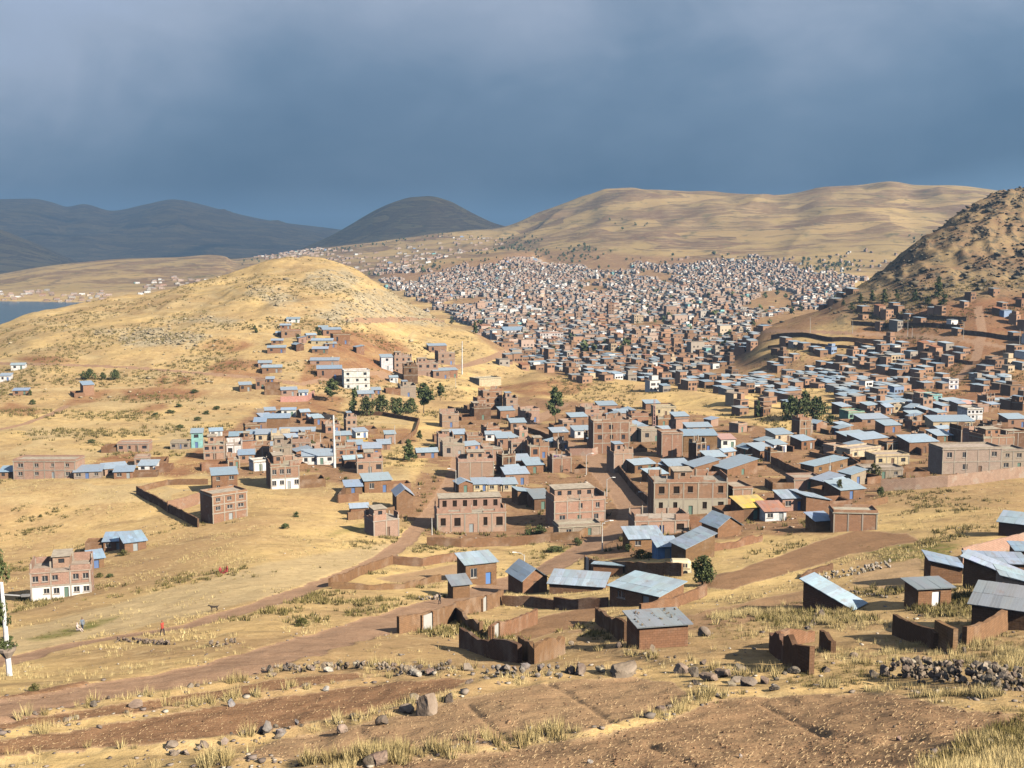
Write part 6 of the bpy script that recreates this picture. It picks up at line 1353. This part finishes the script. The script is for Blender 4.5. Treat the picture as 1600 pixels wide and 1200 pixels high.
    me = mesh_np('distant_houses', V, Fq); at = me.attributes.new('tint', 'FLOAT_COLOR', 'POINT'); at.data.foreach_set('color', C.astype(np.float32).ravel())
    tag(link('distant_houses', me, 'tint'), 'thousands of small brick and tin houses filling the valley city', 'city', kind='stuff')
    print('city', n)
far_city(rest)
def far_trees(n):
    cm = ((np.isin(OWNER, [4, 6, 7, 8])) * (YG < 4200) * np.clip(vnoise(XG / 160, YG / 260, 97) * 2 - .55, 0, 1) * sstep(-60, -40, Z) * (1 - sstep(40, 120, Z)) + .9 * (urban > .5) * (YG > 900) * .12)
    x, y, z = sample(n, cm); k = 24; g = RNG; hh = g.uniform(4, 10, n); N_ = n * k
    d = g.normal(size=(N_, 3)); d /= np.linalg.norm(d, axis=1)[:, None]; H = np.repeat(hh, k); c = d * (np.array([.38, .38, .45]) * H[:, None]) * g.uniform(.4, 1, (N_, 1)); c += np.stack([np.repeat(x, k), np.repeat(y, k), np.repeat(z, k) + CZ + H * .5], -1)
    t = g.normal(size=(N_, 3)); t /= np.linalg.norm(t, axis=1)[:, None]; b = np.cross(t, d); s = (H * .2)[:, None]
    V = np.stack([c - t * s, c + b * s, c + t * s, c - b * s], 1).reshape(-1, 3); me = mesh_np('distant_trees', V, np.arange(4 * N_).reshape(N_, 4))
    at = me.attributes.new('tone', 'FLOAT', 'POINT'); at.data.foreach_set('value', np.repeat(np.repeat(g.uniform(0, .7, n), k), 4).astype(np.float32))
    tag(link('distant_trees', me, 'leaf'), 'small dark trees dotted over the far slopes and city', 'trees', kind='stuff')
far_trees(620)

# city landmarks that stand out by their look
def landmark(u, v, w, h, dep, roof, wall_, rc, fl, nw, label, yaw=10): house(u, v, w, h, yaw, dep, roof, wall_, rc, fl, nw, label=label, cat='building', name='city_building', near=False)
landmark(862,535,36,14,24,'F',WHITE,TERRA,3,8,'wide white city building with red trim below the stadium area'); landmark(806,528,36,12,20,'S',WHITE,TINB,2,6,'long white hall with blue roof at the city edge'); landmark(820,488,26,6,24,'S',WHITE,(0.7,0.74,0.76),1,5,'bright white warehouse roof in the city')
landmark(955,500,9,24,10,'U',BRICK,CONC,6,2,'tall dark brick tower block in the city centre'); landmark(998,505,14,12,14,'F',CREAM,CONC,3,4,'cream coloured block right of the brick tower'); landmark(905,505,10,16,12,'U',PINK,CONC,4,2,'slim pink tower block left of the brick tower')
landmark(1523,656,22,16,10,'F',WHITE,CONC,4,4,'white apartment block with grid of windows on the right',yaw=6); landmark(1540,658,12,18,9,'F',(0.62,0.36,0.33),CONC,4,2,'narrow pink apartment block on the right',yaw=6) if False else None
landmark(1338,657,24,12,10,'F',GREENP,CONC,2,3,'mint green house below the pink roofs'); landmark(1462,634,18,16,10,'F',TEAL,CONC,3,2,'turquoise block in the right hand town'); landmark(1490,608,14,14,9,'F',WHITE,CONC,3,2,'tall white house in the right hand town')

# ------------------------------------------------------------------ bus, people, dog
def bus():
    p = P(1063, 896); k = mpp(p); root = bpy.data.objects.new('minibus', None); col.objects.link(root); root.location = W(p); root.rotation_euler = (0, 0, R(-2))
    Lb, Hb, Wb = 31 * k, 2.35, 2.0; mb = MB(); x0, x1 = -Lb / 2, Lb / 2
    prof = [(-Wb/2, .35), (-Wb/2, 1.2), (-Wb/2 + .08, 2.0), (-Wb/2 + .3, 2.3), (Wb/2 - .3, 2.3), (Wb/2 - .08, 2.0), (Wb/2, 1.2), (Wb/2, .35)]
    xs = [(x0, .9), (x0 + .25, 1.0), (x1 - .5, 1.0), (x1, .88)]
    for x_, s_ in xs: mb.v.extend([(x_, y_ * s_, .35 + (z_ - .35) * s_) for y_, z_ in prof])
    for i in range(3):
        for q in range(8): mb.f.append((i * 8 + q, i * 8 + (q + 1) % 8, (i + 1) * 8 + (q + 1) % 8, (i + 1) * 8 + q))
    mb.f.append(tuple(range(7, -1, -1))); mb.f.append(tuple(range(24, 32))); mb.build('body', 'paint', root, (0.62, 0.54, 0.36))
    n = 5
    for i in range(n):
        link('window', unit('glass', 'window'), None, root, None, (x0 + .55 + (Lb - 1.1) * (i + .5) / n, -Wb / 2 + .02, 1.25), (R(-6), 0, 0), ((Lb - 1.3) / n * .78, .06, .6))
    link('windscreen', unit('glass', 'windscreen'), None, root, None, (x1 - .08, 0, 1.25), (0, R(-6), 0), (.1, 1.5, .65))
    link('bumper', unit('metal', 'bumper'), None, root, (.4, .4, .4), (x1 + .03, 0, .38), None, (.12, 1.8, .18)); link('side_stripe', unit('paint', 'stripe'), None, root, (0.36, 0.28, 0.16), (0, -Wb / 2 - .012, .95), None, (Lb * .9, .02, .16))
    for x_ in (x0 + .9, x1 - .9):
        for y_ in (-Wb / 2 + .1, Wb / 2 - .1):
            w_ = MB(); s_ = 14; w_.v.extend([(.38 * math.cos(6.283 * q / s_), yy, .38 * math.sin(6.283 * q / s_)) for yy in (-.12, .12) for q in range(s_)])
            for q in range(s_): w_.f.append((q, (q + 1) % s_, (q + 1) % s_ + s_, q + s_))
            w_.f.append(tuple(range(s_ - 1, -1, -1))); w_.f.append(tuple(range(s_, 2 * s_))); w_.build('wheel', 'rubber', root, loc=(x_, y_, .38))
    tag(root, 'old cream minibus parked left of the dark round tree', 'bus')
bus()
def cloth_mat(name, legs, shirt, skin, hair):
    m, nt, b = mat_new(name); q = NB(nt); z = q.sep(q.coord('Object'))[2]
    c = q.mix(q.ramp(z, .80, .82), legs, shirt); c = q.mix(q.ramp(z, 1.43, 1.45), c, skin); c = q.mix(q.ramp(z, 1.62, 1.64), c, hair); nt.links.new(c, b.inputs['Base Color']); return m
def person(u, v, pose, mat_, label, scale=1.0, rz=0.0):
    p = P(u, v)
    J = {'pelvis': (0,0,.92,.14), 'belly': (0,0,1.08,.13), 'chest': (0,0,1.30,.16), 'neck': (0,0,1.46,.055), 'head': (0,0,1.60,.095), 'crown': (0,0,1.70,.07)}
    for s, q in ((-1, 'l'), (1, 'r')):
        st = .16 * s if pose == 'walk' else 0
        J[q + 'hip'] = (.09*s,0,.86,.10); J[q + 'knee'] = (.10*s,-st*.9,.48,.07); J[q + 'ankle'] = (.10*s,-st + (.05 if st < 0 else 0),.09,.05); J[q + 'toe'] = (.10*s,-st-.14,.04,.045)
        J[q + 'sho'] = (.17*s,0,1.38,.065); J[q + 'elb'] = (.23*s,st*.5,1.12,.045); J[q + 'wri'] = (.22*s,-.06+st*.9,.88,.035); J[q + 'hand'] = (.21*s,-.08+st,.79,.04)
    if pose == 'sit':
        dz = .62
        for n_ in J: x_, y_, z_, r_ = J[n_]; J[n_] = (x_, y_, z_ - dz, r_)
        for s, q in ((-1, 'l'), (1, 'r')):
            J[q + 'hip'] = (.10*s,-.05,.22,.10); J[q + 'knee'] = (.16*s,-.45,.36,.075); J[q + 'ankle'] = (.14*s,-.62,.08,.05); J[q + 'toe'] = (.14*s,-.78,.05,.045); J[q + 'elb'] = (.24*s,-.15,.55,.045); J[q + 'wri'] = (.16*s,-.38,.45,.035); J[q + 'hand'] = (.12*s,-.44,.43,.04)
    names = list(J); E = [('pelvis','belly'),('belly','chest'),('chest','neck'),('neck','head'),('head','crown')]
    for q in 'lr': E += [('pelvis',q+'hip'),(q+'hip',q+'knee'),(q+'knee',q+'ankle'),(q+'ankle',q+'toe'),('chest',q+'sho'),(q+'sho',q+'elb'),(q+'elb',q+'wri'),(q+'wri',q+'hand')]
    me = bpy.data.meshes.new('person'); me.from_pydata([J[n_][:3] for n_ in names], [(names.index(a), names.index(b)) for a, b in E], []); me.update()
    o = link('person', me, mat_, None, None, W(p), (0, 0, rz), (scale,) * 3)
    mo = o.modifiers.new('skin', 'SKIN'); sk = me.skin_vertices[0].data
    for i, n_ in enumerate(names): sk[i].radius = (J[n_][3],) * 2; sk[i].use_root = (n_ == 'pelvis')
    o.modifiers.new('sub', 'SUBSURF').levels = 1; tag(o, label, 'person'); return o
SK, HA = (.25, .14, .09), (.03, .02, .02)
person(254,993,'walk',cloth_mat('red_clothes',(.05,.04,.05),(.38,.07,.05),SK,(.3,.05,.04)),'person in a red top walking beside the track',1.05,R(60)); person(129,986,'walk',cloth_mat('grey_clothes',(.06,.07,.1),(.2,.24,.3),SK,HA),'person in grey standing on the green damp patch',1.05)
person(121,987,'sit',cloth_mat('pale_clothes',(.5,.4,.36),(.55,.42,.38),SK,HA),'person in pale clothes sitting on the green damp patch',1.1,R(80)); person(344,896,'sit',cloth_mat('crimson_clothes',(.3,.05,.06),(.42,.06,.08),SK,(.4,.1,.08)),'left of two people in red sitting in the pale field',1.15,R(30)); person(355,895,'sit',cloth_mat('crimson_clothes_b',(.28,.04,.05),(.45,.08,.07),SK,HA),'right of two people in red sitting in the pale field',1.15,R(-40))
person(687,944,'walk',cloth_mat('dark_clothes',(.03,.03,.04),(.05,.05,.06),SK,HA),'person in dark clothes walking on the main dirt road',1.05,R(-70))
def dog(u, v, label):
    p = P(u, v); N_ = [(0,0,.55,.13),(.32,0,.56,.11),(-.32,0,.58,.14),(-.5,0,.72,.08),(-.62,0,.80,.09),(-.78,0,.76,.05),(.5,0,.66,.03),(.66,0,.74,.02)]; E = [(0,1),(0,2),(2,3),(3,4),(4,5),(1,6),(6,7)]
    for sy in (-1, 1):
        for bx, (kx, hx) in ((2, (-.30, -.32)), (1, (.28, .40))):
            a = len(N_); N_ += [(kx, .1*sy, .38, .06), (hx, .1*sy, .18, .035), (kx - .02, .1*sy, .03, .035)]; E += [(bx, a), (a, a + 1), (a + 1, a + 2)]
    me = bpy.data.meshes.new('dog'); me.from_pydata([q[:3] for q in N_], E, []); me.update(); o = link('dog', me, simple('dog_fur', (.05, .04, .035)), None, None, W(p), (0, 0, R(15)), (1.1,) * 3)
    o.modifiers.new('skin', 'SKIN'); sk = me.skin_vertices[0].data
    for i, q in enumerate(N_): sk[i].radius = (q[3],) * 2; sk[i].use_root = (i == 0)
    o.modifiers.new('sub', 'SUBSURF').levels = 1; tag(o, label, 'dog')
dog(335,955,'dark dog standing on the pale field by the track')

# ------------------------------------------------------------------ unseen cloud, added and outlined so its shadow lies on the far mountains
def shade_cloud():
    m, nt, b = mat_new('shade_cloud'); b.inputs['Base Color'].default_value = (.55, .58, .62, 1); b.inputs['Roughness'].default_value = 1.0; b.inputs['Specular IOR Level'].default_value = 0
    b.inputs['Alpha'].default_value = 0.62      # thin enough to let some sunlight through
    alt = 3000.0; k = alt / math.tan(SUN_EL); ox, oy = math.sin(SUN_AZ) * k, -math.cos(SUN_AZ) * k
    nx, ny = 70, 50; gx = np.linspace(-9500, 3200, nx); gy = np.linspace(4350, 14400, ny); GX, GY = np.meshgrid(gx, gy)
    edge = np.minimum(np.minimum(GX - gx[0], gx[-1] - GX), np.minimum(GY - gy[0], gy[-1] - GY)); pf = np.clip(edge / 900, 0, 1) ** .5
    GY2 = GY + (GY < 6500) * (150 * vnoise(GX / 900, GY * 0, 5) + 300 * sstep(-700, -200, GX))
    top = alt + CZ + 150 + pf * (700 + 320 * vnoise(GX / 900, GY / 900, 6) + 150 * vnoise(GX / 350, GY / 350, 7)); bot = alt + CZ + 100 - pf * (90 + 60 * vnoise(GX / 600, GY / 600, 8))
    V = np.concatenate([np.stack([GX + ox, GY2 + oy, top], -1).reshape(-1, 3), np.stack([GX + ox, GY2 + oy, bot], -1).reshape(-1, 3)]); i = np.arange(nx * ny).reshape(ny, nx); N0 = nx * ny
    q = np.stack([i[:-1, :-1], i[:-1, 1:], i[1:, 1:], i[1:, :-1]], -1).reshape(-1, 4); ring = np.concatenate([i[0, :], i[1:, -1], i[-1, -2::-1], i[-2:0:-1, 0]])
    sd_ = np.stack([ring, ring + N0, np.roll(ring, -1) + N0, np.roll(ring, -1)], -1)
    me = mesh_np('shade_cloud', V, np.concatenate([q, q[:, ::-1] + N0, sd_]), True); tag(link('shade_cloud', me, m), 'unseen grey cloud added to shade the far mountains', 'cloud', kind='structure')
shade_cloud()
def haze():
    m = bpy.data.materials.new('air'); m.use_nodes = True; nt = m.node_tree; nt.nodes.clear(); out = nt.nodes.new('ShaderNodeOutputMaterial'); v = nt.nodes.new('ShaderNodeVolumePrincipled')
    v.inputs['Color'].default_value = (.34, .62, 1.0, 1); v.inputs['Density'].default_value = 8.0e-5; v.inputs['Anisotropy'].default_value = 0.1; nt.links.new(v.outputs[0], out.inputs['Volume'])
    zt = float(Z.max()) + CZ + 120
    o = link('haze', box_mesh('haze', -21500, 21500, -40, 24600, float(Z.min()) + CZ - 30, zt), m); tag(o, 'thin blue air over the valley', 'haze', kind='stuff')
haze()

# ------------------------------------------------------------------ labels that single out each thing
LM = [(555,590,'the white three storey house'),(523,690,'the tall white pole'),(722,560,'the white pole on the saddle'),(868,620,'the lone eucalyptus'),(955,680,'the three storey brick house'),(1080,775,'the large grey block'),(906,790,'the unfinished corner house'),(737,800,'the brick row house'),(1182,795,'the yellow roof'),(1518,715,'the white block house'),
      (1255,635,'the dark tree clump'),(1292,725,'the long roofed yard'),(1094,690,'the long blue roof'),(770,625,'the brick tower house'),(600,630,'the walled field trees'),(349,755,'the three storey lone block'),(70,735,'the four bay block'),(591,760,'the slope compound'),(1370,630,'the pink roofs'),(1490,560,'the slope street'),(1250,515,'the terrace road'),(930,600,'the golden knoll'),
      (1462,625,'the turquoise block'),(1420,700,'the cream flat house'),(1000,930,'the big farm shed'),(1540,940,'the dark foreground house'),(460,540,'the hillside hamlet'),(1098,890,'the round tree'),(430,690,'the left village'),(1570,650,'the right edge'),(1180,610,'the lone dark tree'),(1110,570,'the city edge')]
NUM = ['', 'second ', 'third ', 'fourth ', 'fifth ', 'sixth ', 'seventh ', 'eighth ', 'ninth ', 'tenth ', 'eleventh ', 'twelfth ']
LMS = [(667,1116,'the largest boulder'),(533,1146,'the pinkish boulder'),(361,1103,'the blue grey stone'),(213,1105,'the brown bank stone'),(972,1054,'the broad boulder'),(1032,1113,'the square field stone'),(513,1050,'the pale rubble stone'),(672,1054,'the rosy stone'),(592,1196,'the bottom edge boulder'),(105,1127,'the left bank stone'),(1130,1060,'the boulder heap'),(53,1080,'the olive bush'),(1240,1045,'the ruined hut'),(780,1020,'the shaded ruined wall'),(15,1050,'the planted post'),(470,978,'the dry olive bush'),(905,1054,'the boulder pair'),(430,1150,'the grey stone pile'),(1320,1068,'the right rubble wall')]
def where(u, v, LM=LM):
    lu, lv, nm = min(LM, key=lambda q: (q[0] - u) ** 2 + (1.6 * (q[1] - v)) ** 2); du_, dv_ = u - lu, (v - lv) * 1.6
    a = 'right of' if du_ > 0 else 'left of'; b = 'in front of' if dv_ > 0 else 'behind'
    s = a if abs(du_) > abs(dv_) * 1.8 else (b if abs(dv_) > abs(du_) * 1.8 else ('front right of' if du_ > 0 and dv_ > 0 else 'front left of' if dv_ > 0 else 'back right of' if du_ > 0 else 'back left of'))
    return s + ' ' + nm, math.hypot(du_, dv_)
def name_all(items, desc, cat, group):
    todo = {}
    for h in items:
        if h.get('label'): tag(h['root'], h['label'], h.get('cat') or cat, h.get('group')); continue
        w_, d_ = where(h['u'], h['v'], LMS if cat == 'boulder' else LM); todo.setdefault((desc(h), w_), []).append((d_, h))
    for (ds, w_), l in todo.items():
        l.sort(key=lambda q: q[0])
        for i, (d_, h) in enumerate(l):
            lb = f'{ds} {w_}' if len(l) == 1 else f'{NUM[min(i, 11)]}nearest {ds} {w_}'
            if len(lb.split()) > 16: lb = lb.replace(' house with', ' with', 1).replace('three storey', 'tall').replace('two storey', 'taller')
            lb = ' '.join(lb.split()[:16]) if len(lb.split()) > 17 else lb
            if len(lb.split()) > 16: lb = lb.replace('pale ', '', 1)
            tag(h['root'], lb, h.get('cat') or cat, h.get('group') or group(h))
ST = {1: 'low', 2: 'two storey', 3: 'three storey'}
name_all(HOUSES, lambda h: f"{ST.get(h['fl'], 'tall')} {WALLWORD.get(h['wall'], 'painted')} house with {ROOFWORD.get(h['rc'], 'tin roof') if h['roof'] != 'U' else 'unfinished top'}", 'house', lambda h: 'village houses' if h['Y'] < 520 else 'town houses')
for h in HOUSES:
    if 'group' not in h['root']: h['root']['group'] = 'village houses' if h['Y'] < 520 else 'town houses'
name_all(WALLS, lambda h: 'low adobe wall', 'wall', lambda h: 'yard walls'); name_all(TREES, lambda h: ('small dark ' if h['kind'] != 'eucalyptus_tree' else 'slim ') + h['kind'].replace('_', ' '), 'tree', lambda h: 'trees and bushes')
for h in TREES: h['root']['category'] = 'bush' if h['kind'] == 'bush' else 'tree'
name_all(POSTS, lambda h: ('pale ' + h['kind'].replace('_', ' ')), 'pole', lambda h: 'poles and lamps'); name_all(BOULD, lambda h: h.get('size', 'grey') + ' stone', 'boulder', lambda h: 'stones')
# stones weighing down the dark tin roof of the square foreground hut
# washing laid out on the flat roof of one brick house
wh = next(h for h in HOUSES if h['label'] and 'washing' in h['label']); wl_ = next(c for c in wh['root'].children if c.name.startswith('roof')); zz_ = max(v.co.z for v in wl_.data.vertices); xs_ = [v.co.x for v in wl_.data.vertices]; ys_ = [v.co.y for v in wl_.data.vertices]
Mw = Matrix.Translation(wh['root'].location) @ Matrix.Rotation(wh['root'].rotation_euler.z, 4, 'Z'); wr = random.Random(4)
ld = bpy.data.objects.new('laundry', None); col.objects.link(ld); ld.matrix_world = Mw @ Matrix.Translation((0, 0, zz_))
for i in range(16): link('cloth', unit('paint', 'cloth'), None, ld, wr.choice([(.6,.58,.55), (.5,.1,.1), (.55,.3,.3), (.15,.2,.4), (.6,.55,.4)]), (wr.uniform(min(xs_) + .6, max(xs_) - .6), wr.uniform(.5, max(ys_) - .8), .03 + .01 * i), (wr.uniform(-.1, .1), wr.uniform(-.1, .1), wr.random() * 3), (wr.uniform(.5, 1.1), wr.uniform(.4, .8), .05))
tag(ld, 'coloured washing spread on a flat brick house roof', 'laundry')
hut = next(h for h in HOUSES if h['label'] and h['label'].startswith('square adobe hut'))
hr = random.Random(9); Mh = Matrix.Translation(hut['root'].location) @ Matrix.Rotation(hut['root'].rotation_euler.z, 4, 'Z')
bpy.context.view_layer.update()
rf = [c for c in hut['root'].children if c.name.startswith('roof')][0]; bb = [v.co for v in rf.data.vertices][:4]
for i in range(26):
    s, t = hr.uniform(.05, .95), hr.uniform(.06, .94) ** (1.6 if i % 2 else .6)
    q = bb[0] + (bb[1] - bb[0]) * s + (bb[3] - bb[0]) * t; sz = hr.uniform(.14, .34)
    o = link('roof_stone', hr.choice(STN1), None, None, jit(hr.choice(STONEC), .2, hr), Mh @ (q + Vector((0, 0, sz * .38))), (hr.random(), hr.random(), hr.random() * 6), (sz * 1.3, sz, sz * .8))
    tag(o, 'stone weighing down the dark tin roof of the foreground hut', 'stone', 'stones on the hut roof')
